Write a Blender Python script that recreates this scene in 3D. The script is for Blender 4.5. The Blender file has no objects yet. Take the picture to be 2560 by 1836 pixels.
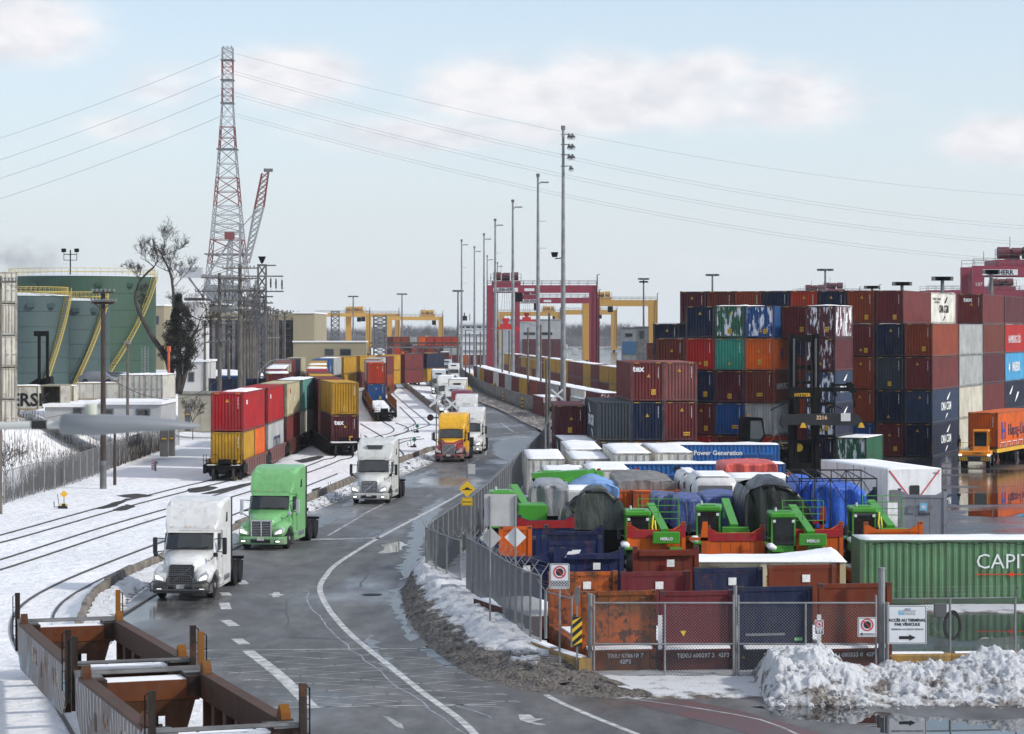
import bpy, bmesh, math, random
from mathutils import Vector, Matrix, noise
from mathutils.geometry import tessellate_polygon
S = bpy.context.scene
COL = S.collection
CAM_H = 11.1            # the camera stands on a footbridge
FPX = 6044.0            # focal length in pixels of the 2560 px wide photograph (85 mm)
CX, HZ = 1280.0, 823.0  # centre column and horizon row of the photograph
cd = bpy.data.cameras.new('camera'); cam = bpy.data.objects.new('camera', cd)
COL.objects.link(cam); S.camera = cam
cd.sensor_width = 36.0; cd.lens = 36.0 * FPX / 2560.0
cd.shift_y = -(918.0 - HZ) / 2560.0
cd.dof.use_dof = True; cd.dof.focus_distance = 170; cd.dof.aperture_fstop = 6.3
cd.clip_start = 0.5; cd.clip_end = 20000
cam.location = (0, 0, CAM_H); cam.rotation_euler = (math.radians(90), 0, 0)
S.render.resolution_x = 1024; S.render.resolution_y = 734
SUN_EL, SUN_AZ = math.radians(33), math.radians(112)    # azimuth clockwise from +Y
W = bpy.data.worlds.new('World'); S.world = W; W.use_nodes = True
def build_world():
 nt = W.node_tree; nt.nodes.clear(); L = nt.links.new
 N = nt.nodes.new
 out = N('ShaderNodeOutputWorld'); bg = N('ShaderNodeBackground'); L(bg.outputs[0], out.inputs[0])
 sky = N('ShaderNodeTexSky'); sky.sky_type = 'NISHITA'; sky.sun_disc = False
 sky.sun_elevation = SUN_EL; sky.sun_rotation = SUN_AZ; sky.air_density = 1.0; sky.dust_density = 0.6; sky.ozone_density = 2.5
 geo = N('ShaderNodeTexCoord')
 sep = N('ShaderNodeSeparateXYZ'); L(geo.outputs['Generated'], sep.inputs[0])
 def M(op, a, b=None, cl=False):
  n = N('ShaderNodeMath'); n.operation = op; n.use_clamp = cl
  for i, x in enumerate((a, b)):
   if x is None: continue
   if isinstance(x, (int, float)): n.inputs[i].default_value = x
   else: L(x, n.inputs[i])
  return n.outputs[0]
 mp = N('ShaderNodeMapping'); mp.inputs['Scale'].default_value = (22, 22, 48); L(geo.outputs['Generated'], mp.inputs[0])
 no = N('ShaderNodeTexNoise'); no.inputs['Scale'].default_value = 1.0; no.inputs['Detail'].default_value = 8; no.inputs['Roughness'].default_value = 0.58
 L(mp.outputs[0], no.inputs['Vector'])
 total = None
 for (u, v, ru, rv, k) in ((60,95,270,130,0.9),(740,205,240,110,1.0),(1230,240,240,130,0.95),(1560,250,470,140,1.1),(1930,265,360,120,0.85),(1150,340,560,75,0.75),(2520,370,220,85,0.95),(1740,190,190,80,1.0),(420,225,150,80,0.65),(560,745,320,70,0.45),(1750,660,400,60,0.4),(300,330,260,60,0.5)):
  az_ = math.atan2(u-CX, FPX); el = (HZ-v)/FPX
  dx = M('MULTIPLY', M('SUBTRACT', sep.outputs[0], math.sin(az_)), FPX/ru); dz = M('MULTIPLY', M('SUBTRACT', sep.outputs[2], el), FPX/rv)
  dz = M('MULTIPLY', dz, M('ADD', 1.0, M('MULTIPLY', M('LESS_THAN', dz, 0.0), 0.25)))
  d = M('SQRT', M('ADD', M('MULTIPLY', dx, dx), M('MULTIPLY', dz, dz)))
  g = M('MULTIPLY', M('SUBTRACT', 1.25, d, True), k); total = g if total is None else M('MAXIMUM', total, g)
 front = M('GREATER_THAN', sep.outputs[1], 0.0); total = M('MULTIPLY', total, front)
 rest = N('ShaderNodeTexNoise'); rest.inputs['Scale'].default_value = 2.2; rest.inputs['Detail'].default_value = 5; L(geo.outputs['Generated'], rest.inputs['Vector'])
 hi = N('ShaderNodeMapRange'); hi.inputs['From Min'].default_value = 0.20; hi.inputs['From Max'].default_value = 0.45; L(sep.outputs[2], hi.inputs['Value'])
 total = M('MAXIMUM', total, M('MULTIPLY', M('MULTIPLY', M('SUBTRACT', rest.outputs['Fac'], 0.42, True), 4.5, True), hi.outputs[0]))
 ra = N('ShaderNodeMapRange'); ra.interpolation_type = 'SMOOTHSTEP'; ra.inputs['From Min'].default_value = 0.36; ra.inputs['From Max'].default_value = 0.95
 L(M('ADD', M('MULTIPLY', total, 0.75), M('MULTIPLY', M('SUBTRACT', no.outputs['Fac'], 0.22), 1.1)), ra.inputs['Value'])
 mulm = N('ShaderNodeMath'); mulm.operation = 'MULTIPLY'; L(M('MULTIPLY', ra.outputs[0], M('MULTIPLY', total, 1.6, True)), mulm.inputs[0]); mulm.inputs[1].default_value = 1.0
 veil = N('ShaderNodeMapRange'); veil.inputs['From Min'].default_value = 0.0; veil.inputs['From Max'].default_value = 0.22
 veil.inputs['To Min'].default_value = 0.93; veil.inputs['To Max'].default_value = 0.15
 L(sep.outputs[2], veil.inputs['Value'])
 mv = N('ShaderNodeMixRGB'); L(veil.outputs[0], mv.inputs[0]); L(sky.outputs[0], mv.inputs[1]); mv.inputs[2].default_value = (4.5, 4.85, 5.2, 1)
 mc = N('ShaderNodeMixRGB'); L(mulm.outputs[0], mc.inputs[0]); L(mv.outputs[0], mc.inputs[1])
 n2 = N('ShaderNodeTexNoise'); n2.inputs['Scale'].default_value = 2.3; n2.inputs['Detail'].default_value = 6; L(mp.outputs[0], n2.inputs['Vector'])
 m2 = N('ShaderNodeMapRange'); m2.inputs['From Min'].default_value = 0.35; m2.inputs['From Max'].default_value = 0.62; L(n2.outputs['Fac'], m2.inputs['Value'])
 cc = N('ShaderNodeMixRGB'); L(m2.outputs[0], cc.inputs[0]); cc.inputs[1].default_value = (4.6, 4.65, 4.95, 1); cc.inputs[2].default_value = (5.65, 5.58, 5.68, 1); L(cc.outputs[0], mc.inputs[2])
 L(mc.outputs[0], bg.inputs['Color']); bg.inputs['Strength'].default_value = 0.11
build_world()
sl = bpy.data.lights.new('sun', 'SUN'); sl.energy = 2.0; sl.angle = math.radians(4.0); sl.color = (1.0, 0.955, 0.88)
sun = bpy.data.objects.new('sun', sl); COL.objects.link(sun)
sd = Vector((math.sin(SUN_AZ) * math.cos(SUN_EL), math.cos(SUN_AZ) * math.cos(SUN_EL), math.sin(SUN_EL)))
sun.rotation_euler = (-sd).to_track_quat('-Z', 'Y').to_euler()
S.view_settings.view_transform = 'Standard'; S.view_settings.look = 'None'
S.view_settings.exposure = 0.70; S.view_settings.gamma = 1.0; S.view_settings.use_curve_mapping = False
S.render.engine = 'CYCLES'
def G(u, v, z=0.0):
 """world point at height z seen at photograph pixel (u, v)"""
 Y = FPX * (CAM_H - z) / (v - HZ)
 return Vector(((u - CX) / FPX * Y, Y, z))
def at(u, v, Y):
 return Vector(((u - CX) / FPX * Y, Y, CAM_H - (v - HZ) / FPX * Y))
def XU(u, Y): return (u - CX) / FPX * Y
class MB:
 """collects shapes; build() links them as ONE mesh object"""
 def __init__(s): s.v = []; s.f = []; s.m = []; s.mi = 0; s.sm = []; s.smooth = False
 def mat(s, i): s.mi = i; return s
 def add(s, vs, fs, M=None):
  b = len(s.v)
  if M is not None: vs = [M @ Vector(p) for p in vs]
  s.v.extend([tuple(p) for p in vs]); s.f.extend([tuple(b + i for i in f) for f in fs])
  s.m.extend([s.mi] * len(fs)); s.sm.extend([s.smooth] * len(fs)); return s
 def box(s, x0, x1, y0, y1, z0, z1, M=None):
  vs = [(x0,y0,z0),(x1,y0,z0),(x1,y1,z0),(x0,y1,z0),(x0,y0,z1),(x1,y0,z1),(x1,y1,z1),(x0,y1,z1)]
  return s.add(vs, [(0,3,2,1),(4,5,6,7),(0,1,5,4),(1,2,6,5),(2,3,7,6),(3,0,4,7)], M)
 def bevbox(s, x0, x1, y0, y1, z0, z1, b=0.05, M=None):
  xs = (x0, x0+b, x1-b, x1); ys = (y0, y0+b, y1-b, y1)
  def ring(z, i):
   a = b if i else 0
   return [(x0+a+b*(not i), y0+a, z),(x1-a-b*(not i), y0+a, z),(x1-a, y0+a+b*(not i), z),(x1-a, y1-a-b*(not i), z),
     (x1-a-b*(not i), y1-a, z),(x0+a+b*(not i), y1-a, z),(x0+a, y1-a-b*(not i), z),(x0+a, y0+a+b*(not i), z)]
  r = [ring(z0, 1), ring(z0+b, 0), ring(z1-b, 0), ring(z1, 1)]
  vs = sum(r, []); fs = []
  for k in range(3):
   for i in range(8):
    j = (i+1) % 8; fs.append((k*8+i, k*8+j, (k+1)*8+j, (k+1)*8+i))
  fs.append(tuple(range(7, -1, -1))); fs.append(tuple(range(24, 32)))
  return s.add(vs, fs, M)
 def tube(s, pts, r, n=6, r2=None, cap=True):
  pts = [Vector(p) for p in pts]; k = len(pts); vs = []
  for i, p in enumerate(pts):
   d = (pts[min(i+1, k-1)] - pts[max(i-1, 0)])
   if d.length < 1e-9: d = Vector((0, 0, 1))
   d.normalize()
   up = Vector((0, 0, 1)) if abs(d.z) < 0.95 else Vector((1, 0, 0))
   a = d.cross(up).normalized(); b2 = d.cross(a)
   rr = r if r2 is None else r + (r2 - r) * i / (k - 1)
   for j in range(n):
    t = 2 * math.pi * j / n + math.pi / n
    vs.append(p + a * math.cos(t) * rr + b2 * math.sin(t) * rr)
  fs = []
  for i in range(k-1):
   for j in range(n):
    j2 = (j+1) % n; fs.append((i*n+j, i*n+j2, (i+1)*n+j2, (i+1)*n+j))
  if cap: fs.append(tuple(range(n-1, -1, -1))); fs.append(tuple((k-1)*n + j for j in range(n)))
  return s.add(vs, fs)
 def bar(s, a, b, w, h=None):
  """box beam between two points"""
  a, b = Vector(a), Vector(b); h = h or w; d = b - a
  if d.length < 1e-6: return s
  L = d.length; d.normalize(); up = Vector((0,0,1)) if abs(d.z) < 0.99 else Vector((0,1,0))
  x = d.cross(up).normalized(); z = x.cross(d)
  M = Matrix(((x.x, d.x, z.x, a.x), (x.y, d.y, z.y, a.y), (x.z, d.z, z.z, a.z), (0,0,0,1)))
  return s.box(-w/2, w/2, 0, L, -h/2, h/2, M)
 def cyl(s, c, axis, r, h, n=16, r2=None):
  c = Vector(c); ax = {'x': Vector((1,0,0)), 'y': Vector((0,1,0)), 'z': Vector((0,0,1))}[axis] * (h/2)
  return s.tube([c - ax, c + ax], r, n, r2)
 def loft(s, rings, cap=True, closed=True):
  n = len(rings[0]); vs = [p for r in rings for p in r]; fs = []
  for i in range(len(rings)-1):
   for j in range(n if closed else n-1):
    j2 = (j+1) % n; fs.append((i*n+j, i*n+j2, (i+1)*n+j2, (i+1)*n+j))
  if cap: fs.append(tuple(range(n-1, -1, -1))); fs.append(tuple((len(rings)-1)*n + j for j in range(n)))
  return s.add(vs, fs)
 def prism(s, poly, axis, a, b, M=None):
  """polygon (2D pairs) extruded along axis from a to b"""
  def pt(p, t):
   return {'x': (t, p[0], p[1]), 'y': (p[0], t, p[1]), 'z': (p[0], p[1], t)}[axis]
  n = len(poly); vs = [pt(p, a) for p in poly] + [pt(p, b) for p in poly]
  fs = [(i, (i+1) % n, n + (i+1) % n, n + i) for i in range(n)]
  tri = tessellate_polygon([[Vector((p[0], p[1], 0)) for p in poly]])
  fs += [tuple(t) for t in tri] + [tuple(n + i for i in reversed(t)) for t in tri]
  return s.add(vs, fs, M)
 def poly(s, pts):
  """flat polygon from 3D points (any winding), triangulated facing up"""
  tri = tessellate_polygon([[Vector((p[0], p[1], 0)) for p in pts]])
  fs = []
  for t in tri:
   a, b, c = [Vector(pts[i]) for i in t]
   fs.append(tuple(t) if (b-a).cross(c-a).z > 0 else tuple(reversed(t)))
  return s.add(pts, fs)
 def mesh(s, name, mats):
  me = bpy.data.meshes.new(name); me.from_pydata(s.v, [], s.f)
  for m in (mats if isinstance(mats, (list, tuple)) else [mats]): me.materials.append(m) if m else None
  if len(me.polygons) == len(s.m):
   me.polygons.foreach_set('material_index', s.m); me.polygons.foreach_set('use_smooth', s.sm)
  bm = bmesh.new(); bm.from_mesh(me); bmesh.ops.recalc_face_normals(bm, faces=bm.faces) if s.fix else None
  if s.fix: bm.to_mesh(me)
  bm.free(); me.update(); return me
 fix = True
 def build(s, name, mats, parent=None, loc=None, color=None):
  o = bpy.data.objects.new(name, s.mesh(name, mats)); COL.objects.link(o)
  if parent is not None: o.parent = parent
  if loc is not None: o.location = loc
  if color is not None: o.color = (*color[:3], 1)
  return o
def inst(name, me, parent=None, loc=(0,0,0), rot=(0,0,0), color=None, scale=None):
 o = bpy.data.objects.new(name, me); COL.objects.link(o)
 if parent is not None: o.parent = parent
 o.location = loc; o.rotation_euler = rot
 if scale is not None: o.scale = scale
 if color is not None: o.color = (*color[:3], 1)
 return o
def empty(name, label, cat, loc=(0,0,0), rz=0.0, group=None):
 o = bpy.data.objects.new(name, None); COL.objects.link(o); o.empty_display_size = 0.2
 o.location = loc; o.rotation_euler = (0, 0, rz); return tag(o, label, cat, group)
def tag(o, label=None, cat=None, group=None, kind=None):
 if label: o['label'] = label
 if cat: o['category'] = cat
 if group: o['group'] = group
 if kind: o['kind'] = kind
 return o
def copy_tree(o, parent=None, color=None, skip=()):
 c = o.copy(); COL.objects.link(c); c.parent = parent
 if color is not None: c.color = (*color[:3], 1)
 for ch in o.children:
  if ch.name.split('.')[0] in skip: continue
  copy_tree(ch, c, color, skip)
 return c
MATS = {}
def mat(name, col=(0.5,0.5,0.5), rough=0.6, metal=0.0, var=0.0, vscale=2.0, bump=0.0, bscale=20.0, objcol=False,
  rust=0.0, dirt=0.0, snow=0.0, spec=0.5, stretch=(1,1,1), world=False, varcol=None, emit=None, alpha=None):
 if name in MATS: return MATS[name]
 m = bpy.data.materials.new(name); m.use_nodes = True; nt = m.node_tree; L = nt.links.new; N = nt.nodes.new
 b = nt.nodes['Principled BSDF']; b.inputs['Roughness'].default_value = rough; b.inputs['Metallic'].default_value = metal
 b.inputs['Specular IOR Level'].default_value = spec
 b.inputs['Base Color'].default_value = (*col, 1)
 cur = None
 if objcol:
  oi = N('ShaderNodeObjectInfo'); cur = oi.outputs['Color']
 tc = N('ShaderNodeTexCoord'); src = tc.outputs['Object']
 if world:
  g = N('ShaderNodeNewGeometry'); src = g.outputs['Position']
 mp = N('ShaderNodeMapping'); mp.inputs['Scale'].default_value = stretch; L(src, mp.inputs[0])
 vec = mp.outputs[0]
 if objcol or dirt or rust:
  oi2 = N('ShaderNodeObjectInfo'); ad = N('ShaderNodeVectorMath'); ad.operation = 'ADD'
  sc = N('ShaderNodeMath'); sc.operation = 'MULTIPLY'; sc.inputs[1].default_value = 57.0; L(oi2.outputs['Random'], sc.inputs[0])
  L(vec, ad.inputs[0]); L(sc.outputs[0], ad.inputs[1]); vec = ad.outputs[0]
 def nz(scale, det=4, rg=0.55, v=None):
  n = N('ShaderNodeTexNoise'); n.inputs['Scale'].default_value = scale; n.inputs['Detail'].default_value = det
  n.inputs['Roughness'].default_value = rg; L(v or vec, n.inputs['Vector']); return n.outputs['Fac']
 def mixc(fac, a, c2, mode='MIX'):
  x = N('ShaderNodeMixRGB'); x.blend_type = mode
  if hasattr(fac, 'is_linked'): L(fac, x.inputs[0])
  else: x.inputs[0].default_value = fac
  if a is None: x.inputs[1].default_value = (*col, 1)
  else: L(a, x.inputs[1])
  if hasattr(c2, 'is_linked'): L(c2, x.inputs[2])
  else: x.inputs[2].default_value = (*c2, 1)
  return x.outputs[0]
 def ramp(f, p0, p1, v0=0.0, v1=1.0):
  r = N('ShaderNodeMapRange'); r.inputs['From Min'].default_value = p0; r.inputs['From Max'].default_value = p1
  r.inputs['To Min'].default_value = v0; r.inputs['To Max'].default_value = v1; L(f, r.inputs['Value']); return r.outputs[0]
 if var:
  f = ramp(nz(vscale), 0.35, 0.65)
  if varcol: cur = mixc(f if var >= 1 else ramp(f, 0, 1, 0, var), cur, varcol)
  else:
   rr = N('ShaderNodeCombineXYZ'); k = ramp(f, 0, 1, 1-var, 1+var*0.6)
   for i in range(3): L(k, rr.inputs[i])
   cur = mixc(1.0, cur, rr.outputs[0], 'MULTIPLY')
 if dirt:
  st = N('ShaderNodeMapping'); st.inputs['Scale'].default_value = (2.2, 2.2, 0.35); L(vec, st.inputs[0])
  f = ramp(nz(1.6, 5, 0.6, st.outputs[0]), 0.45, 0.75, 0, dirt); cur = mixc(f, cur, (0.10, 0.085, 0.07))
 if rust:
  bl = 0.08 if rust >= 1 else 0
  f1 = ramp(nz(1.1, 6, 0.7), 0.56-bl, 0.64-bl, 0, rust); cur = mixc(f1, cur, (0.16, 0.055, 0.02))
  f2 = ramp(nz(3.5 if bl else 7.0, 5, 0.7), 0.62-bl*1.2, 0.68-bl*1.2, 0, rust); cur = mixc(f2, cur, (0.07, 0.03, 0.02))
 if snow:
  st = N('ShaderNodeMapping'); st.inputs['Scale'].default_value = (3.0, 3.0, 0.7); L(vec, st.inputs[0])
  f = ramp(nz(1.1, 5, 0.6, st.outputs[0]), 0.60 - snow*0.12, 0.62 - snow*0.12); cur = mixc(f, cur, (0.82, 0.84, 0.87))
 if cur is not None: L(cur, b.inputs['Base Color'])
 if bump:
  bp = N('ShaderNodeBump'); bp.inputs['Strength'].default_value = 1.0; bp.inputs['Distance'].default_value = bump
  L(nz(bscale, 5, 0.6), bp.inputs['Height']); L(bp.outputs[0], b.inputs['Normal'])
 if emit:
  b.inputs['Emission Color'].default_value = (*emit[0], 1); b.inputs['Emission Strength'].default_value = emit[1]
 MATS[name] = m; return m
M_paint = mat('container_paint', objcol=True, rough=0.55, var=0.18, vscale=0.6, dirt=0.42, rust=0.22, spec=0.25)
M_dirty = mat('weathered_paint', objcol=True, rough=0.65, var=0.15, vscale=0.9, dirt=0.30, rust=0.35, spec=0.2)
M_blotch = mat('rust_blotched_paint', objcol=True, rough=0.7, var=0.3, vscale=1.2, dirt=0.5, rust=1.0, spec=0.2)
M_snowy = mat('snow_crusted_paint', objcol=True, rough=0.6, var=0.15, dirt=0.3, snow=0.62)
M_rail_edge = mat('container_frame_paint', objcol=True, rough=0.6, var=0.3, vscale=1.2, dirt=0.7, rust=0.5)
M_gloss = mat('vehicle_paint', objcol=True, rough=0.36, var=0.07, vscale=1.5, dirt=0.26)
def salt(m):
 nt = m.node_tree; L = nt.links.new; N = nt.nodes.new; b = nt.nodes['Principled BSDF']; src = b.inputs['Base Color'].links[0].from_socket
 tc = N('ShaderNodeTexCoord'); sp = N('ShaderNodeSeparateXYZ'); L(tc.outputs['Object'], sp.inputs[0]); n = N('ShaderNodeTexNoise'); n.inputs['Scale'].default_value = 3.0; n.inputs['Detail'].default_value = 7; n.inputs['Roughness'].default_value = 0.7; L(tc.outputs['Object'], n.inputs['Vector'])
 a = N('ShaderNodeMapRange'); a.inputs['From Min'].default_value = 1.5; a.inputs['From Max'].default_value = 0.3; a.inputs['To Max'].default_value = 0.42; L(sp.outputs[2], a.inputs['Value'])
 s_ = N('ShaderNodeMath'); s_.operation = 'ADD'; L(n.outputs['Fac'], s_.inputs[0]); L(a.outputs[0], s_.inputs[1])
 r = N('ShaderNodeMapRange'); r.inputs['From Min'].default_value = 0.62; r.inputs['From Max'].default_value = 0.98; r.inputs['To Max'].default_value = 0.62; L(s_.outputs[0], r.inputs['Value'])
 x = N('ShaderNodeMixRGB'); L(r.outputs[0], x.inputs[0]); L(src, x.inputs[1]); x.inputs[2].default_value = (0.20,0.185,0.165,1); L(x.outputs[0], b.inputs['Base Color'])
 q = N('ShaderNodeMapRange'); q.inputs['To Min'].default_value = 0.33; q.inputs['To Max'].default_value = 0.8; L(r.outputs[0], q.inputs['Value']); L(q.outputs[0], b.inputs['Roughness'])
salt(M_gloss)
M_plain = mat('painted_steel', objcol=True, rough=0.5, var=0.12, vscale=1.5, dirt=0.15)
M_white = mat('white_lettering', (0.78,0.78,0.78), 0.6)
M_black = mat('black_paint', (0.008,0.008,0.009), 0.5)
M_blackgear = mat('black_steel', (0.006,0.006,0.006), 0.6, var=0.3, vscale=1.5, spec=0.15)
M_yellow = mat('yellow_paint', (0.70,0.38,0.02), 0.55, var=0.15)
M_red = mat('red_paint', (0.52,0.02,0.02), 0.5)
M_glass = mat('dark_glass', (0.015,0.02,0.022), 0.06, spec=0.8)
M_rubber = mat('tyre_rubber', (0.016,0.016,0.017), 0.85, spec=0.2, var=0.4, vscale=3, bump=0.01, bscale=30)
M_rim = mat('wheel_rim', (0.32,0.31,0.30), 0.45, 0.4, var=0.3, vscale=6)
M_chrome = mat('chrome', (0.62,0.63,0.65), 0.22, 0.9, var=0.1)
M_galv = mat('galvanised_steel', (0.24,0.245,0.25), 0.55, 0.3, var=0.25, vscale=1.5)
M_galv_dk = mat('weathered_galvanised_steel', (0.15,0.15,0.15), 0.6, 0.2, var=0.4, vscale=1.0)
M_wood = mat('creosoted_wood', (0.05,0.035,0.027), 0.85, var=0.5, vscale=3, stretch=(4,4,0.4))
M_woodgrey = mat('grey_weathered_wood', (0.13,0.115,0.10), 0.9, var=0.45, vscale=3, stretch=(4,4,0.4))
M_conc = mat('concrete', (0.30,0.285,0.26), 0.9, var=0.35, vscale=1.3, bump=0.01, bscale=12)
M_light = mat('headlamp', (0.8,0.8,0.78), 0.15, emit=((1,0.97,0.9), 1.6))
M_lens = mat('lamp_lens', (0.55,0.56,0.56), 0.12, spec=0.8)
M_amber = mat('amber_lens', (0.8,0.30,0.04), 0.3)
M_snow = mat('snow', (0.86,0.86,0.87), 0.7, var=0.05, vscale=0.5, bump=0.03, bscale=6, world=True)
# ============================================================= SETTING
def ground_mat():
 m = bpy.data.materials.new('snowfield'); m.use_nodes = True; nt = m.node_tree; L = nt.links.new; N = nt.nodes.new
 b = nt.nodes['Principled BSDF']; b.inputs['Roughness'].default_value = 0.75; b.inputs['Specular IOR Level'].default_value = 0.3
 g = N('ShaderNodeNewGeometry')
 n1 = N('ShaderNodeTexNoise'); n1.inputs['Scale'].default_value = 0.09; n1.inputs['Detail'].default_value = 8; n1.inputs['Roughness'].default_value = 0.6; L(g.outputs['Position'], n1.inputs['Vector'])
 r = N('ShaderNodeValToRGB'); e = r.color_ramp.elements; e[0].position = 0.30; e[0].color = (0.74,0.745,0.76,1); e[1].position = 0.6; e[1].color = (0.86,0.86,0.865,1)
 L(n1.outputs['Fac'], r.inputs[0])
 n3 = N('ShaderNodeTexNoise'); n3.inputs['Scale'].default_value = 1.7; n3.inputs['Detail'].default_value = 6; n3.inputs['Roughness'].default_value = 0.7; L(g.outputs['Position'], n3.inputs['Vector'])
 mr = N('ShaderNodeMapRange'); mr.inputs['From Min'].default_value = 0.65; mr.inputs['From Max'].default_value = 0.75; mr.inputs['To Max'].default_value = 0.5; L(n3.outputs['Fac'], mr.inputs['Value'])
 mx = N('ShaderNodeMixRGB'); L(mr.outputs[0], mx.inputs[0]); L(r.outputs[0], mx.inputs[1]); mx.inputs[2].default_value = (0.33,0.31,0.29,1)
 L(mx.outputs[0], b.inputs['Base Color'])
 n2 = N('ShaderNodeTexNoise'); n2.inputs['Scale'].default_value = 0.9; n2.inputs['Detail'].default_value = 9; n2.inputs['Roughness'].default_value = 0.6; L(g.outputs['Position'], n2.inputs['Vector'])
 bp = N('ShaderNodeBump'); bp.inputs['Distance'].default_value = 0.4; L(n2.outputs['Fac'], bp.inputs['Height']); L(bp.outputs[0], b.inputs['Normal'])
 return m
def asphalt_mat(name, base, wet, tint=(1,1,1), pud=0.62, rough_dry=0.62, strch=(1.0,0.35,1)):
 m = bpy.data.materials.new(name); m.use_nodes = True; nt = m.node_tree; L = nt.links.new; N = nt.nodes.new
 b = nt.nodes['Principled BSDF']
 g = N('ShaderNodeNewGeometry')
 def nz(sc, det, rg, st=(1,1,1)):
  mp = N('ShaderNodeMapping'); mp.inputs['Scale'].default_value = st; L(g.outputs['Position'], mp.inputs[0])
  n = N('ShaderNodeTexNoise'); n.inputs['Scale'].default_value = sc; n.inputs['Detail'].default_value = det; n.inputs['Roughness'].default_value = rg; L(mp.outputs[0], n.inputs['Vector']); return n.outputs['Fac']
 def mr(f, a, c, lo, hi):
  x = N('ShaderNodeMapRange'); x.inputs['From Min'].default_value = a; x.inputs['From Max'].default_value = c; x.inputs['To Min'].default_value = lo; x.inputs['To Max'].default_value = hi; L(f, x.inputs['Value']); return x.outputs[0]
 big = nz(0.16, 6, 0.6, strch); mid = nz(1.1, 6, 0.65, strch); fine = nz(22, 3, 0.6)
 r = N('ShaderNodeValToRGB'); e = r.color_ramp.elements
 e[0].position = 0.36; e[0].color = (*[base*0.72*t for t in tint],1); e[1].position = 0.62; e[1].color = (*[base*1.35*t for t in tint],1); L(mid, r.inputs[0])
 dry = mr(big, 0.42, 0.6, 0.8, 1.18)
 cx = N('ShaderNodeCombineXYZ'); [L(dry, cx.inputs[i]) for i in range(3)]
 mu = N('ShaderNodeMixRGB'); mu.blend_type = 'MULTIPLY'; mu.inputs[0].default_value = 1; L(r.outputs[0], mu.inputs[1]); L(cx.outputs[0], mu.inputs[2])
 f2 = mr(fine, 0.35, 0.65, 0.85, 1.15); cy = N('ShaderNodeCombineXYZ'); [L(f2, cy.inputs[i]) for i in range(3)]
 mu2 = N('ShaderNodeMixRGB'); mu2.blend_type = 'MULTIPLY'; mu2.inputs[0].default_value = 1; L(mu.outputs[0], mu2.inputs[1]); L(cy.outputs[0], mu2.inputs[2])
 sf = mr(nz(0.7, 8, 0.75, (2.2, 0.25, 1)), 0.60, 0.78, 0.0, 0.30)
 ms = N('ShaderNodeMixRGB'); L(sf, ms.inputs[0]); L(mu2.outputs[0], ms.inputs[1]); ms.inputs[2].default_value = (0.30,0.30,0.31,1)
 L(ms.outputs[0], b.inputs['Base Color'])
 pd = nz(0.11, 5, 0.55, strch); ro = mr(pd, pud-0.12, pud, rough_dry, wet)
 L(ro, b.inputs['Roughness']); b.inputs['Specular IOR Level'].default_value = 0.5
 bp = N('ShaderNodeBump'); L(fine, bp.inputs['Height']); L(mr(pd, pud-0.1, pud, 0.004, 0.0005), bp.inputs['Distance'])
 L(bp.outputs[0], b.inputs['Normal'])
 return m
M_ground = ground_mat()
M_road = asphalt_mat('asphalt', 0.092, 0.16, tint=(1.02,1.0,0.98), pud=0.63)
M_yard = asphalt_mat('wet_yard_asphalt', 0.040, 0.11, tint=(0.98,1.0,1.03), pud=0.50, rough_dry=0.36, strch=(0.6,1.0,1))
def sheet(name, pts, z, m):
 mb = MB(); mb.fix = False; mb.poly([(p[0], p[1], z) for p in pts]); o = mb.build(name, m); return tag(o, kind='structure')
mb = MB(); mb.fix = False
mb.add([(-3500,20,0),(3500,20,0),(3500,3600,0),(-3500,3600,0)], [(0,1,2,3)])
tag(mb.build('ground', M_ground), kind='structure')
ROAD_L = [(760,1990),(600,1790),(430,1660),(320,1605),(300,1550),(322,1506),(376,1464),(460,1424),(551,1382),(680,1326),(800,1272),(874,1243),(987,1198),(1078,1160),(1102,1140),(1112,1110),(1108,1070),(1093,1034),(1060,1006),(1030,980),(1008,962),(1000,946),(1010,938),(1030,920),(1040,908),(1045,895)]
ROAD_R = [(1105,895),(1118,920),(1140,950),(1168,982),(1192,1006),(1253,1030),(1309,1061),(1360,1085),(1385,1110),(1360,1150),(1300,1210),(1211,1310),(1100,1400),(1040,1440),(1010,1470),(1006,1495),(1022,1546),(1061,1603),(1117,1650),(1196,1695),(1332,1729),(1467,1741),(1580,1748),(1930,1744),(2560,1720),(2760,1740),(2760,1990)]
gp = [G(*p) for p in ROAD_L]; gq = [G(*p) for p in ROAD_R]
sheet('road', gp + gq, 0.006, M_road)
YARD = [(1500,1700),(2700,1690),(2900,1400),(3100,1150),(3000,1000),(2600,925),(1500,900),(1420,905),(1330,1100),(1290,1190),(1180,1330),(1090,1440),(1120,1500),(1300,1630)]
sheet('yard_pavement', [G(*p) for p in YARD], 0.004, M_yard)
mb = MB(); mb.fix = False; mb.add([(25,440,0.003),(190,330,0.003),(420,900,0.003),(420,1470,0.003),(-40,1470,0.003),(-15,700,0.003)], [(0,1,2,3,4,5)]); tag(mb.build('far_yard_pavement', M_yard), kind='structure')
M_mark = mat('road_marking_paint', (0.47,0.47,0.46), 0.6, var=0.45, vscale=2.5, world=True)
M_markworn = mat('worn_marking_paint', (0.33,0.33,0.33), 0.6, var=0.5, vscale=1.2, world=True)
M_redpatch = mat('worn_red_road_coating', (0.12,0.05,0.047), 0.5, var=0.8, vscale=0.8, world=True, varcol=(0.08,0.07,0.07))
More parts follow.
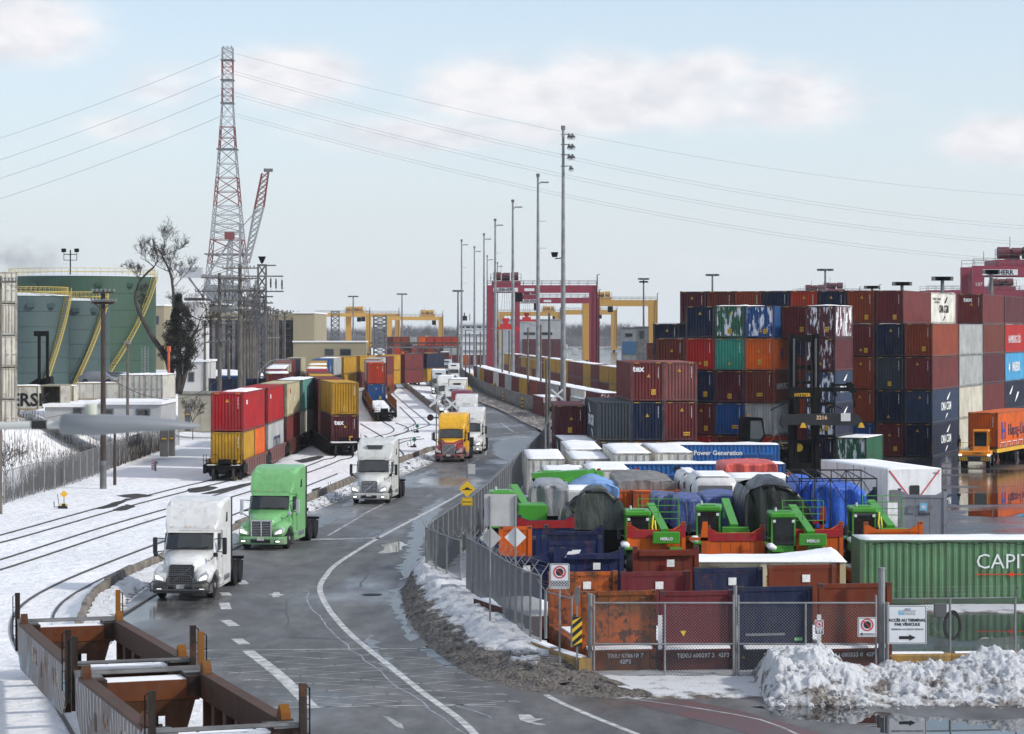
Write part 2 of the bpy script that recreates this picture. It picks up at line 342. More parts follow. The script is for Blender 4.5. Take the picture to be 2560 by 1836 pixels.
def smooth_path(pts, step=1.0):
 pts = [Vector(p) for p in pts]
 if len(pts) < 3:
  out = []; a, b = pts; n = max(1, int((b-a).length/step))
  return [a.lerp(b, i/n) for i in range(n+1)]
 out = []; P = [pts[0]*2-pts[1]] + pts + [pts[-1]*2-pts[-2]]
 for i in range(1, len(P)-2):
  a, b, c, d = P[i-1], P[i], P[i+1], P[i+2]; n = max(2, int((c-b).length/step))
  for k in range(n):
   t = k/n
   out.append(0.5*((2*b) + (c-a)*t + (2*a-5*b+4*c-d)*t*t + (3*b-a-3*c+d)*t**3))
 out.append(pts[-1]); return out
def offset(path, d):
 res = []
 for i, p in enumerate(path):
  t = path[min(i+1, len(path)-1)] - path[max(i-1, 0)]; t.z = 0; t.normalize()
  res.append(p + Vector((t.y, -t.x, 0)) * d)      # d > 0: to the right of travel
 return res
def ribbon(mb, path, w, z):
 a = offset(path, -w/2); b = offset(path, w/2); n = len(path)
 vs = [(p.x, p.y, z) for p in a] + [(p.x, p.y, z) for p in b]
 mb.add(vs, [(i, n+i, n+i+1, i+1) for i in range(n-1)])
def mark(name, px, w, z=0.011, m=None, smooth=True):
 mb = MB(); mb.fix = False; path = [G(*p) for p in px]
 path = smooth_path(path, 1.0) if smooth else path
 ribbon(mb, path, w, z); return tag(mb.build(name, m or M_mark), kind='structure')
mark('lane_line', [(1205,1836+20),(1150,1800),(1060,1735),(960,1655),(880,1590),(830,1535),(806,1495),(800,1468),(815,1440),(850,1405),(960,1338),(1080,1275),(1170,1225)], 0.24)
mark('lane_line', [(620,1628),(700,1690),(782,1772)], 0.42)
for a, b in (((592,1598),(612,1612)), ((563,1551),(586,1566)), ((560,1508),(566,1524)), ((560,1482),(568,1490)), ((602,1452),(611,1462))):
 mark('lane_dash', [a, b], 0.42, m=M_mark)
for a, b in (((820,1340),(905,1290)),((905,1288),(1000,1240)), ((1068,1242),(1080,1237)), ((1160,1168),(1196,1148)),((1213,1138),(1222,1112)), ((1212,1128),(1216,1122))):
 mark('lane_dash', [a, b], 0.16, m=M_markworn)
mark('lane_line', [(1365,1738),(1400,1757),(1500,1800),(1600,1840),(1640,1860)], 0.2)
mark('lane_line', [(1530,1742),(1700,1765),(1900,1800),(2000,1840)], 0.10, m=M_markworn)
mark('lane_line', [(1252,1058),(1283,1080)], 0.12, m=M_mark)
mark('lane_line', [(1055,976),(1080,998),(1100,1008)], 0.10, m=M_mark)
mark('stop_line', [(1046,1003),(1100,1003)], 0.4, m=M_mark, smooth=False)
mark('stop_line', [(1050,955),(1082,955)], 0.5, m=M_mark, smooth=False)
mark('stop_line', [(1205,1090),(1300,1082)], 0.35, m=M_markworn, smooth=False)
mark('stop_line', [(715,1351),(950,1346)], 0.8, m=M_markworn, smooth=False)
sheet('painted_box', [G(*p) for p in ((1560,1755),(1720,1752),(1840,1775),(1980,1812),(2100,1850),(1960,1860),(1850,1830),(1700,1790))], 0.0105, M_redpatch)
def arrow(name, px, m=M_mark):
 mb = MB(); mb.fix = False; mb.poly([G(*p, 0.011) for p in px]); return tag(mb.build(name, m), kind='structure')
arrow('road_arrow', [(1295,1787),(1325,1787),(1340,1797),(1360,1797),(1330,1805),(1366,1812),(1342,1812),(1318,1806),(1300,1800)])
arrow('road_arrow', [(667,1485),(680,1485),(685,1481),(698,1481),(700,1485),(712,1487),(700,1490),(697,1493),(682,1493),(680,1488)])
arrow('road_arrow', [(955,1790),(972,1792),(1004,1810),(1010,1822),(990,1818),(978,1806)], M_markworn)
mbx = MB(); mbx.fix = False
rng = random.Random(3)
def hatch_line(a, b, w): ribbon(mbx, [G(*a), G(*b)], w, 0.0095)
zt, zb = 1627, 1770
for k in range(-3, 9):
 v0 = zt + (zb-zt) * (k+0.0)/8.0; v1 = v0 + 40
 def clip(u0, va, u1, vb):
  if va > vb: u0, va, u1, vb = u1, vb, u0, va
  if vb <= zt or va >= zb: return None
  if va < zt: u0 += (u1-u0)*(zt-va)/(vb-va); va = zt
  if vb > zb: u1 = u0 + (u1-u0)*(zb-va)/(vb-va); vb = zb
  return (u0, va), (u1, vb)
 def left(v): return 460 + (v-1627)*1.9
 def right(v): return 1075 + (v-1627)*1.75
 for (ua, va, ub, vb) in ((left(v0), v0, right(v1), v1), (left(v1), v1, right(v0), v0)):
  c = clip(ua, va, ub, vb)
  if c: hatch_line(c[0], c[1], 0.06)
hatch_line((460,1627),(1075,1622),0.12); hatch_line((680,1770),(1240,1762),0.12)
tag(mbx.build('crosshatch_marking', mat('faded_marking_paint', (0.36,0.36,0.355), 0.6, var=0.6, vscale=1.5, world=True)), kind='structure')
M_crack = mat('crack_ice', (0.30,0.32,0.34), 0.3, var=1.0, vscale=1.5, world=True, varcol=(0.03,0.03,0.03))
M_seal = mat('crack_sealant', (0.025,0.025,0.027), 0.45, world=True)
rng = random.Random(8)
def crack(px, w, m, jit=2.0, name='road_crack'):
 pts = smooth_path([G(*p) for p in px], 1.2)
 pts = [p + Vector((rng.uniform(-1,1), rng.uniform(-1,1), 0))*0.05*jit for p in pts]
 mb = MB(); mb.fix = False; ribbon(mb, pts, w, 0.0085); return tag(mb.build(name, m), kind='structure')
crack([(690,1475),(762,1475),(768,1500),(800,1540),(850,1600),(930,1665),(1000,1720),(1080,1775),(1170,1840)], 0.055, M_crack)
crack([(1140,1762),(1180,1775),(1215,1790),(1240,1798)], 0.07, M_crack)
crack([(840,1386),(900,1360),(1000,1300),(1100,1235),(1160,1200)], 0.07, M_seal)
crack([(714,1500),(716,1560),(720,1572)], 0.06, M_seal)
crack([(898,1468),(915,1448),(940,1420)], 0.10, M_seal)
crack([(780,1235),(900,1228),(1010,1180),(1150,1130),(1290,1060)], 0.06, M_seal)
mb = MB(); c = G(930, 1488); mb.cyl((c.x, c.y, 0.012), 'z', 0.42, 0.012, 24); tag(mb.build('manhole_cover', M_blackgear), 'round iron manhole cover in the wet asphalt of the road', 'manhole cover')
M_puddle = mat('standing_water', (0.012,0.014,0.016), 0.015, spec=0.9, world=True)
M_wet = mat('wet_asphalt_film', (0.075,0.075,0.075), 0.27, spec=0.5, world=True, var=0.4, vscale=1.2, bump=0.006, bscale=5)
def puddle(px, seed, mt=None):
 r = random.Random(seed); c = [G(*p) for p in px]; pts = smooth_path(c + [c[0]], 0.6)[:-1]
 pts = [p + Vector((noise.noise(p*1.5)*0.5+noise.noise(p*4)*0.25, noise.noise(p*1.5+Vector((9,9,9)))*0.6+noise.noise(p*4+Vector((7,7,7)))*0.35, 0)) for p in pts]
 mb = MB(); mb.fix = False; mb.poly([(p.x, p.y, 0.0095) for p in pts]); return tag(mb.build('puddle', mt or M_puddle), kind='structure')
puddle([(1880,1768),(2060,1760),(2300,1790),(2560,1800),(2760,1815),(2760,1870),(2300,1850),(2150,1815),(1960,1795)], 1)
puddle([(1065,1614),(1100,1608),(1108,1616),(1080,1622)], 2)
puddle([(955,1364),(1005,1354),(1015,1366),(985,1382),(960,1384)], 3)
puddle([(1032,1300),(1075,1262),(1110,1245),(1095,1290),(1060,1350),(1045,1420),(1012,1452),(1000,1430),(1020,1360)], 4, M_wet)
puddle([(975,1478),(998,1470),(1000,1500),(1018,1552),(1045,1600),(1020,1590),(985,1530)], 9, M_wet)
puddle([(900,1240),(1010,1200),(1090,1172),(1050,1200),(960,1238),(880,1262),(850,1268)], 10, M_wet)
puddle([(790,1300),(850,1275),(870,1280),(820,1310),(750,1345),(720,1345)], 11, M_wet)
puddle([(1230,1110),(1290,1095),(1340,1100),(1325,1130),(1280,1150),(1240,1140)], 12, M_wet)
puddle([(1060,1612),(1100,1630),(1160,1668),(1150,1676),(1095,1660),(1050,1630)], 13, M_wet)
puddle([(905,1600),(925,1590),(960,1640),(1010,1690),(985,1690),(930,1640)], 14, M_wet)
puddle([(2370,1235),(2700,1232),(2700,1252),(2380,1262)], 5)
puddle([(2420,1278),(2700,1274),(2700,1290),(2430,1292)], 6)
puddle([(2110,1165),(2200,1163),(2190,1180),(2120,1180)], 7)
puddle([(2250,1560),(2480,1550),(2600,1580),(2380,1600)], 8)
# ============================================================= SHIPPING CONTAINERS
def c(h, k=1.0):
 r = [int(h[i:i+2], 16)/255.0 for i in (0, 2, 4)]
 return tuple(min(1.0, (x/12.92 if x <= 0.04045 else ((x+0.055)/1.055)**2.4)*k) for x in r)
def font_mesh(text, size, mat_, ext=0.004, spacing=1.0, line=1.0, align='CENTER', bold=0.0, sx=1.0):
 key = ('txt', text, size, mat_.name, line, align, bold, sx)
 if key in MATS: return MATS[key]
 cu = bpy.data.curves.new('lettering', 'FONT'); cu.body = text; cu.size = size; cu.extrude = ext
 cu.align_x = align; cu.space_line = line; cu.space_character = spacing; cu.offset = bold; cu.resolution_u = 2
 o = bpy.data.objects.new('tmp_text', cu); COL.objects.link(o)
 dg = bpy.context.evaluated_depsgraph_get(); me = bpy.data.meshes.new_from_object(o.evaluated_get(dg))
 me.transform(Matrix.Rotation(math.radians(90), 4, 'X') @ Matrix.Diagonal((sx, 1, 1, 1)))   # upright, readable from -Y
 me.materials.clear(); me.materials.append(mat_); me.name = 'lettering'
 bpy.data.objects.remove(o); bpy.data.curves.remove(cu); MATS[key] = me; return me
def letters(text, size, m, parent, loc, rz=0.0, **k):
 return inst('lettering', font_mesh(text, size, m, **k), parent, loc, (0, 0, rz))
CL = {'40': 12.19, '20': 6.06}
def corrug(mb, p0, p1, z0, z1, n, depth, flat=0.5, nrm=None):
 """corrugated wall from p0 to p1 (2D), n ribs, recessed along -nrm"""
 p0 = Vector(p0); p1 = Vector(p1); d = p1 - p0; vs = []; xs = []
 for i in range(n):
  a = i/n; w = 1.0/n
  for t, r in ((0.0, 0), (flat*0.78, 0), (flat, 1), (flat+0.5*0.72, 1)):
   xs.append((a + w*t, r))
 xs.append((1.0, 0))
 for z in (z0, z1):
  for t, r in xs:
   p = p0 + d*t - Vector(nrm)*depth*r; vs.append((p.x, p.y, z))
 k = len(xs); mb.add(vs, [(i, i+1, k+i+1, k+i) for i in range(k-1)])
PROTO = {}
def proto_meshes(Lk, h):
 key = (Lk, h)
 if key in PROTO: return PROTO[key]
 Lc = CL[Lk]; W2 = 1.219; d = {}
 fm = MB.fix; MB.fix = False
 m = MB(); corrug(m, (-W2+0.16, 0.03), (W2-0.16, 0.03), 0.20, h-0.13, 9, 0.075, 0.60, (0,-1)); d['end_panel'] = m.mesh('end_panel', M_paint)
 m = MB(); nr = int(Lc/0.29)
 corrug(m, (W2-0.02, 0.10), (W2-0.02, Lc-0.10), 0.18, h-0.10, nr, 0.045, 0.5, (1,0)); d['side_r'] = m.mesh('side_panel', M_paint)
 m = MB(); corrug(m, (-W2+0.02, Lc-0.10), (-W2+0.02, 0.10), 0.18, h-0.10, nr, 0.045, 0.5, (-1,0)); d['side_l'] = m.mesh('side_panel', M_paint)
 m = MB(); vs = []; n = int(Lc/0.6)
 for i in range(n):
  for t, z in ((0.05, 0), (0.5, 0), (0.56, 0.018), (0.94, 0.018)):
   vs.append((0.1 + (Lc-0.2)*(i+t)/n, h-0.035+z))
 m.add([(-W2+0.05, y, z) for y, z in vs] + [(W2-0.05, y, z) for y, z in vs], [(i, len(vs)+i, len(vs)+i+1, i+1) for i in range(len(vs)-1)]); d['roof'] = m.mesh('roof_panel', M_paint)
 MB.fix = fm
 m = MB()
 for sx in (-1, 1):
  a, b = (W2-0.16, W2) if sx > 0 else (-W2, -W2+0.16)
  for y0 in (0.0, Lc-0.16): m.box(a, b, y0, y0+0.16, 0.12, h-0.118)
  m.box(a if sx < 0 else W2-0.06, -W2+0.06 if sx < 0 else b, 0.16, Lc-0.16, 0.02, 0.18); m.box(a if sx < 0 else W2-0.06, -W2+0.06 if sx < 0 else b, 0.16, Lc-0.16, h-0.10, h-0.02)
 m.box(-W2+0.16, W2-0.16, 0.002, 0.12, h-0.13, h-0.02); m.box(-W2+0.16, W2-0.16, 0.002, 0.14, 0.07, 0.20)
 m.box(-W2+0.16, W2-0.16, Lc-0.12, Lc-0.01, 0.05, h-0.03)
 m.box(-W2+0.10, W2-0.10, 0.15, Lc-0.15, 0.10, 0.16)
 for sx in (-1, 1):
  for y0 in (-0.006, Lc-0.172):
   for z0, z1 in ((0.0, 0.119), (h-0.119, h)):
    a, b = (W2-0.17, W2+0.006) if sx > 0 else (-W2-0.006, -W2+0.17)
    m.mat(0).box(a, b, y0, y0+0.178, z0, z1)
    xc = (a+b)/2; zc = (z0+z1)/2
    m.mat(1).box(xc-0.04, xc+0.04, y0-0.003, y0+0.02, zc-0.025, zc+0.025)
 d['frame'] = m.mesh('frame', [M_rail_edge, M_black])
 m = MB()
 m.bevbox(-0.53, 0.53, -0.02, 0.03, 0.22, h-0.15, 0.012);
 for z in (0.42, 0.97, 1.5, 2.0): m.box(-0.45, 0.45, -0.034, -0.021, z, z+0.20)
 d['door'] = m.mesh('door', M_paint)
 m = MB()
 m.tube([(0,-0.06,0.16),(0,-0.06,h-0.12)], 0.022, 6)
 for z in (0.5, 1.3, 2.1): m.box(-0.05, 0.05, -0.075, -0.03, z, z+0.06)
 m.box(-0.02, 0.30, -0.09, -0.07, 1.05, 1.09)
 d['rod'] = m.mesh('lock_rod', M_galv)
 PROTO[key] = d; return d
def sticker_mesh(kind):
 key = ('stk', kind)
 if key in MATS: return MATS[key]
 m = MB()
 if kind == 'tri':
  m.mat(0).prism([(-0.13,-0.11),(0.13,-0.11),(0,0.13)], 'y', -0.006, 0); m.mat(1).prism([(-0.035,-0.07),(0.035,-0.07),(0,0.05)], 'y', -0.009, -0.0065)
 elif kind == 'sq':
  m.mat(0).box(-0.16, 0.16, -0.006, 0, -0.2, 0.2)
  m.mat(1)
  for z in (0.06, -0.06, -0.15): m.box(-0.12, -0.02, -0.009, -0.0065, z, z+0.04); m.box(0.02, 0.12, -0.009, -0.0065, z, z+0.04)
 elif kind == 'wide':
  m.mat(0).box(-0.24, 0.24, -0.006, 0, -0.13, 0.13); m.mat(1).box(-0.2, -0.02, -0.009, -0.0065, -0.05, 0.03); m.box(0.03, 0.2, -0.009, -0.0065, -0.05, 0.03)
 elif kind == 'hazard':
  m.mat(0)
  for i in range(4): x = i*0.09; m.prism([(x,0),(x+0.045,0),(x+0.075,0.07),(x+0.03,0.07)], 'y', -0.006, 0)
 me = m.mesh('sticker', [M_yellow, M_black]); MATS[key] = me; return me
def snow_slab(Lc, seed, thick=0.10, W2=1.2, y0=0.05):
 """uneven snow blanket with its own thickness"""
 key = ('slab', round(Lc,1), seed, thick, W2)
 if key in MATS: return MATS[key]
 n = max(4, int(Lc/0.5)); k = 6; vs = []; r = random.Random(seed); off = Vector((seed*7.1, seed*3.3, 0))
 for i in range(n+1):
  for j in range(k+1):
   x = -W2 + 2*W2*j/k; y = y0 + (Lc-2*y0)*i/n; edge = min(j, k-j, i, n-i) == 0
   p = Vector((x*0.7, y*0.4, 0)) + off
   z = 0.012 if edge else thick*(0.55 + 0.9*noise.noise(p) + 0.4*noise.noise(p*2.6))
   ex = 0.05*noise.noise(p*3) if edge else 0
   vs.append((x+ex, y+ex, max(z, 0.02)))
 b = len(vs); vs += [(x, y, -0.012) for x, y, z in vs]
 fs = [(i*(k+1)+j, i*(k+1)+j+1, (i+1)*(k+1)+j+1, (i+1)*(k+1)+j) for i in range(n) for j in range(k)]
 rim = [j for j in range(k+1)] + [i*(k+1)+k for i in range(1, n+1)] + [n*(k+1)+j for j in range(k-1, -1, -1)] + [i*(k+1) for i in range(n-1, 0, -1)]
 fs += [(rim[i], b+rim[i], b+rim[(i+1) % len(rim)], rim[(i+1) % len(rim)]) for i in range(len(rim))]
 m = MB(); m.smooth = True; m.add(vs, fs); me = m.mesh('snow_cover', M_snow); MATS[key] = me; return me
NUM = ['4\n2\n7\n0\n9\n1\n5', '7\n3\n8\n2\n0\n6\n4', '1\n9\n5\n6\n3\n8\n2', '6\n0\n4\n8\n7\n2\n9']
CR = random.Random(77)
def container(loc, az, h, Lk, col, label, group=None, style='end', snow=False, marks=1, crust=None, cat='shipping container', back=False):
 """loc = centre of the near end at ground; az clockwise from +Y in degrees"""
 t = empty('shipping_container', label, cat, loc, math.radians(-az), group)
 d = proto_meshes(Lk, h)
 pm = M_snowy if crust in ('end', 'all') else (M_dirty if crust == 'rust' else None)
 def put(name, me, loc=(0,0,0), m=None, rz=0):
  o = inst(name, me, t, loc, (0,0,rz), col)
  if m:
   o.material_slots[0].link = 'OBJECT'; o.material_slots[0].material = m
  return o
 if style == 'end': put('end_panel', d['end_panel'], m=pm)
 else:
  for sx in (-0.535, 0.535):
   dr = put('door', d['door'], (sx, 0.02, 0), m=pm)
   for q in (-0.25, 0.25):
    o = inst('lock_rod', d['rod'], dr, (q, 0, 0), (0,0,0), col)
 sm = M_snowy if crust == 'all' else (M_dirty if crust == 'rust' else None)
 put('side_panel', d['side_r'], m=sm); put('side_panel', d['side_l'], m=sm); put('roof_panel', d['roof'])
 put('frame', d['frame']).color = (col[0]*0.6, col[1]*0.6, col[2]*0.6, 1)  # frame tinted darker than the walls to paint in shade between stacked containers
 if marks and style == 'end':
  dark = sum(col) > 1.6
  key = 'blk' if dark else 'wht'
  o = letters(NUM[CR.randrange(4)], 0.17, M_black if dark else M_white, t, (0.80, 0.022, h-0.45), line=0.72)
  o.name = 'serial_number'
  r = CR.random()
  if r < 0.75: inst('warning_sticker', sticker_mesh('tri'), t, (CR.choice((-0.1, 0.0, 0.1)), 0.02, CR.choice((h-0.6, h-1.0, 0.6))))
  if r > 0.4: inst('placard', sticker_mesh('sq' if CR.random() < 0.7 else 'wide'), t, (CR.choice((0.0, 0.45, 0.5)), 0.02, CR.choice((0.55, 0.7))))
  for sx in (-0.95, 0.62): inst('hazard_stripe', sticker_mesh('hazard'), t, (sx, 0.0, h-0.11))
 if snow:
  inst('snow_cover', snow_slab(CL[Lk], CR.randrange(5)), t, (0, 0, h-0.015))
 return t
class Frame:
 """rows of stacked containers: left is the near left corner of column 0"""
 def __init__(s, left, az, pitch): s.o = Vector(left); s.az = az; s.p = pitch; a = math.radians(az); s.a = Vector((math.sin(a), math.cos(a), 0)); s.l = Vector((math.cos(a), -math.sin(a), 0))
 def pos(s, cidx, back=0.0, z=0.0): q = s.o + s.l*(cidx*s.p + 1.22) + s.a*back; return (q.x, q.y, z)
C_ = dict(maroon=c('6e2b2c'), dkmaroon=c('57212a'), brown=c('6f3022'), rust=c('8f3d22'), orange=c('d9641e'), ored=c('b93a1c'), navy=c('15223f'),
   dknavy=c('16203a'), grey=c('aeb0ae'), white=c('dcd9cf'), cream=c('cfc9b8'), green=c('2c6449'), teal=c('3d9c86'), blue=c('17508c'),
   red=c('b5211c'), crimson=c('a5141f'), yellow=c('b98d22'), pink=c('8a5350'), slate=c('39424a'), sky=c('4aa3cf'), bgreen=c('5a8f86'), beige=c('b9b090'), cblue=c('2b3d58'))
CN = dict(maroon='maroon', dkmaroon='dark maroon', brown='brown', rust='rust-orange', orange='orange', ored='orange-red', navy='navy', dknavy='dark navy', grey='light grey',
   white='off-white', cream='cream', green='green', teal='teal', blue='blue', red='bright red', crimson='crimson', yellow='mustard yellow', pink='faded pink-brown', slate='slate grey', sky='sky blue', bgreen='pale green-grey', beige='beige', cblue='dusty blue')
ORD = ['leftmost', 'second from left', 'third from left', 'fourth from left', 'fifth from left', 'sixth from left', 'seventh from left', 'eighth from left', 'ninth from left', 'tenth from left']
TIER = {1: 'ground row', 2: 'second row up', 3: 'third row up', 4: 'fourth row up', 5: 'top row'}
FA = Frame((XU(1700,217), 217, 0), 21, 2.54)
HC = 2.896
GA = 'containers in the tall back wall'
rowA = {5: ['dkmaroon','brown','rust','navy','ored','navy','rust','maroon'],
  4: ['maroon','navy','rust','ored','navy','maroon','maroon','navy','rust'],
  3: ['rust','slate','maroon','navy','maroon','rust','rust','slate','maroon'],
  2: ['maroon','blue','navy','maroon','rust','navy','rust','navy','cblue'],
  1: ['navy','maroon','blue','rust','maroon','navy','blue','maroon','dknavy']}
ROOT = {}
for t, cols in rowA.items():
 for i, cn in enumerate(cols):
  vis = (t == 5) or i >= 6 or (i == 5 and t >= 4)
  if not vis and i < 3: continue
  z = (t-1)*(HC+0.0)
  side = ' end' if i < 7 else ''
  ROOT[('A', t, i)] = container(FA.pos(i, 0, z), 21, HC, '40', C_[cn], f"{CN[cn]} container, {ORD[i]} in the {TIER[t]} of the tall back wall", GA)
for i, (t, cn) in enumerate(((4,'dknavy'),(3,'maroon'))):
 ROOT[('A', t, -1)] = container(FA.pos(-1, 0, (t-1)*HC), 21, HC, '40', C_[cn], f"{CN[cn]} container just left of the tall back wall, {'snow on its roof' if t==4 else 'under the navy one'}", GA, snow=(t == 4))
bays = {('A',5,7,1,'white'): 'white container with black lettering on its side, top row of back wall',
  ('A',5,8,2,'maroon'): 'maroon container whose ribbed end stands right of the white one, top row',
  ('A',5,8,3,'dkmaroon'): 'maroon container at the right photo edge, top row of the back wall',
  ('A',4,8,1,'grey'): 'light grey container side, below and right of the white one on top',
  ('A',3,8,1,'grey'): 'light grey container side, middle height, between maroon sides',
  ('A',2,8,1,'cream'): 'cream container side with small red mark, below two light grey ones',
  ('A',1,8,1,'cream'): 'cream container side at ground, behind the orange one on the terminal tractor',
  ('A',4,8,2,'brown'): 'brown container side between light grey and bright red, fourth row up',
  ('A',3,8,2,'dkmaroon'): 'dark maroon container side between light grey and sky blue, third row up',
  ('A',2,8,2,'maroon'): 'maroon container side between cream and navy, second row up',
  ('A',1,8,2,'brown'): 'brown container side at ground behind the orange loaded trailer',
  ('A',4,8,3,'red'): 'bright red container side with white lettering at the right photo edge',
  ('A',3,8,3,'sky'): 'sky blue container side with white star and lettering at right photo edge',
  ('A',2,8,3,'dknavy'): 'navy container side with scattered white marks at the right photo edge',
  ('A',1,8,3,'maroon'): 'maroon container at ground at the right photo edge, behind the loaded trailer'}
for (f, t, ci, b, cn), lab in bays.items():
 back = b*12.5 + (0.0 if t < 5 else -0.3)
 ROOT[(f, t, ci, b)] = container(FA.pos(ci, back, (t-1)*HC), 21, HC, '40', C_[cn], lab, GA, crust=None)
def side_text(root, text, size, m, y, z, sx=1.0, align='CENTER', left=False, **k):
 """lettering on the right-hand (+X) side panel; y = distance from the near end"""
 o = letters(text, size, m, root, (-1.235 if left else 1.235, y, z), math.radians(-90 if left else 90), align=align, sx=sx, **k); return o
def swoosh(root, y, z, sc=1.0, m=None, left=False, rot=0.0):
 mb = MB(); pts = [(-0.9,-0.25),(-0.3,-0.28),(0.3,0.02),(0.85,0.42),(0.35,0.28),(-0.3,0.05)]
 if rot: pts = [(-a, -b) for a, b in pts]
 mb.prism([(a*sc, b*sc) for a, b in pts], 'x', 0, 0.006); o = mb.build('logo_swoosh', m or M_white, root); o.location = (-1.245 if left else 1.237, y, z); return o
def cma(root, m=M_white, left=False):
 side_text(root, 'CMA CGM', 1.0, m, 6.1, 1.05, bold=0.02, left=left)
 swoosh(root, 7.2, 2.2, 1.0, m, left); swoosh(root, 6.3, 0.55, 0.7, m, left, 1)
cma(ROOT[('A',2,8)]); cma(ROOT[('A',1,8)]); cma(ROOT[('A',5,7,1)], M_black)
side_text(ROOT[('A',5,7,1)], 'ECORELIABLE  CONTAINERS\n   CMA CGM GROUP', 0.30, M_black, 2.7, 2.2)
side_text(ROOT[('A',4,8,3)], 'HAMBURG SÜD', 1.1, M_white, 5.6, 1.0)
side_text(ROOT[('A',3,8,3)], 'MAERSK', 1.3, M_white, 6.6, 1.0, bold=0.03)
star = MB()
def star_poly(r0, r1, n=7): return [((r0 if i % 2 == 0 else r1)*math.sin(math.pi*i/n), (r0 if i % 2 == 0 else r1)*math.cos(math.pi*i/n)) for i in range(2*n)]
star.prism(star_poly(0.62, 0.25), 'x', 0, 0.006); o = star.build('logo_star', M_white, ROOT[('A',3,8,3)]); o.location = (1.237, 2.3, 1.4)
letters('tex', 0.62, M_white, ROOT[('A',5,8,2)], (-0.25, 0.02, 2.15), bold=0.02)
swoosh(ROOT[('A',2,8,3)], 3.5, 1.9, 1.3); swoosh(ROOT[('A',2,8,3)], 7.0, 1.3, 1.5, None, False, 1)
FF = Frame((XU(1640,195.5), 195.5, 0), 21, 2.47)
H8 = 2.591
GF = 'containers in the front block behind the black handler'
rowF = [(5,1,'navy',0),(5,2,'green','end'),(5,3,'blue','end'),(5,4,'maroon',0),(5,5,'dkmaroon','all'),
  (4,0,'brown',0),(4,1,'red',0),(4,2,'teal',0),(4,3,'orange',0),(4,5,'dkmaroon','end'),
  (3,0,'maroon',0),(3,1,'navy',0),(3,2,'dkmaroon',0),(3,3,'brown',0),(3,5,'cblue','end'),
  (2,0,'rust',0),(2,1,'maroon',0),(2,2,'blue',0),(2,3,'grey',0),(2,5,'navy','end'),
  (1,0,'red',0),(1,1,'red',0),(1,2,'brown',0),(1,3,'red',0),(1,5,'dknavy',0),(1,6,'green','end')]
FCOL = ['far left', 'second column', 'third column', 'fourth column', 'fifth column', 'sixth column', 'last column']
for t, i, cn, cr in rowF:
 bk = 2.0 if i == 4 else 0
 lab = f"{'snow-crusted ' if cr else ''}{CN[cn]} container, {FCOL[i]}, {TIER[t]} of the front block"
 if (t, i) == (1, 6): lab = 'snow-crusted green container alone on the ground right of the black handler'
 ROOT[('F', t, i)] = container(FF.pos(i, bk, (t-1)*H8), 21, H8, '20' if i >= 3 else '40', C_[cn], lab, GF, crust=cr or None, snow=(t == 5 and i in (2,5)) or (t, i) == (1, 6))
for k in ((3,5),(2,5)):
 r = ROOT[('F',)+k]; side_text(r, 'CMA CGM', 0.75, M_white, 3.1, 0.9, bold=0.02, sx=0.9); swoosh(r, 3.4, 2.0, 0.8)
side_text(ROOT[('F',3,3)], 'HAMBURG SÜD', 0.7, M_white, 3.1, 1.1, sx=1.0)
side_text(ROOT[('F',4,3)], 'H', 1.3, mat('logo_blue', (0.02,0.04,0.3)), 2.4, 0.9, bold=0.06)
side_text(ROOT[('F',2,3)], 'F', 0.9, M_black, 4.3, 0.9, bold=0.06)
ROOT['silver'] = container(FF.pos(-0.28, 3.0, 3*H8), 21, H8, '20', C_['grey'], 'silver snow-streaked container edge left of the brown one, fourth row up', GF, crust='all')
ROOT['silver2'] = container(FF.pos(-0.28, 3.0, 2*H8), 21, H8, '20', C_['slate'], 'slate container under the silver snow-streaked one, left of the front block', GF)
FT = Frame((XU(1493.5,176.5), 176.5, 0), -2.5, 2.44)
GT = 'containers in the small near block'
for t, i, cn, lab, st in ((3,1,'maroon','maroon container with white tex lettering on top of the small near block','tex'),
      (3,2,'pink','faded pink-brown container beside the tex one on top of the near block',''),
      (2,0,'slate','slate blue container with white lettering on its side, left of near block','cma'),
      (2,1,'navy','navy container with yellow square label under the tex container',''),
      (2,2,'maroon','maroon container under the faded pink-brown one in the near block',''),
      (1,-1,'slate','dark slate container with snowy roof on the ground by the fence','cma1'),
      (1,0,'slate','slate container on the ground under the lettered slate blue one',''),
      (1,1,'brown','brown container on the ground under the navy one of the near block',''),
      (1,2,'dkmaroon','dark maroon container on the ground at the right of the near block','')):
 ROOT[('T',t,i)] = container(FT.pos(i, 0, (t-1)*HC), -2.5, HC, '40', C_[cn], lab, GT, snow=(t == 1 and i == -1), marks=0 if st == 'cma' else 1)
letters('tex', 0.62, M_white, ROOT[('T',3,1)], (-0.66, 0.02, 2.2), bold=0.02)
for k in ((2,0),(1,-1)):
 r = ROOT[('T',)+k]; side_text(r, 'CMA CGM', 1.1, M_white, 6.1, 1.0, bold=0.03, left=True); swoosh(r, 7.4, 2.2, 1.1, None, True); swoosh(r, 4.6, 0.5, 0.9, None, True, 1)
ROOT['M'] = container((XU(1425,187), 187, H8), 0, H8, '40', C_['dkmaroon'], 'dark maroon container peeping out left of the near block by the crossing', GT)
ROOT['M0'] = container((XU(1425,187), 187, 0), 0, H8, '40', C_['maroon'], 'maroon container on the ground below the one peeping out by the crossing', GT)
GR = 'white reefer containers in the yard'
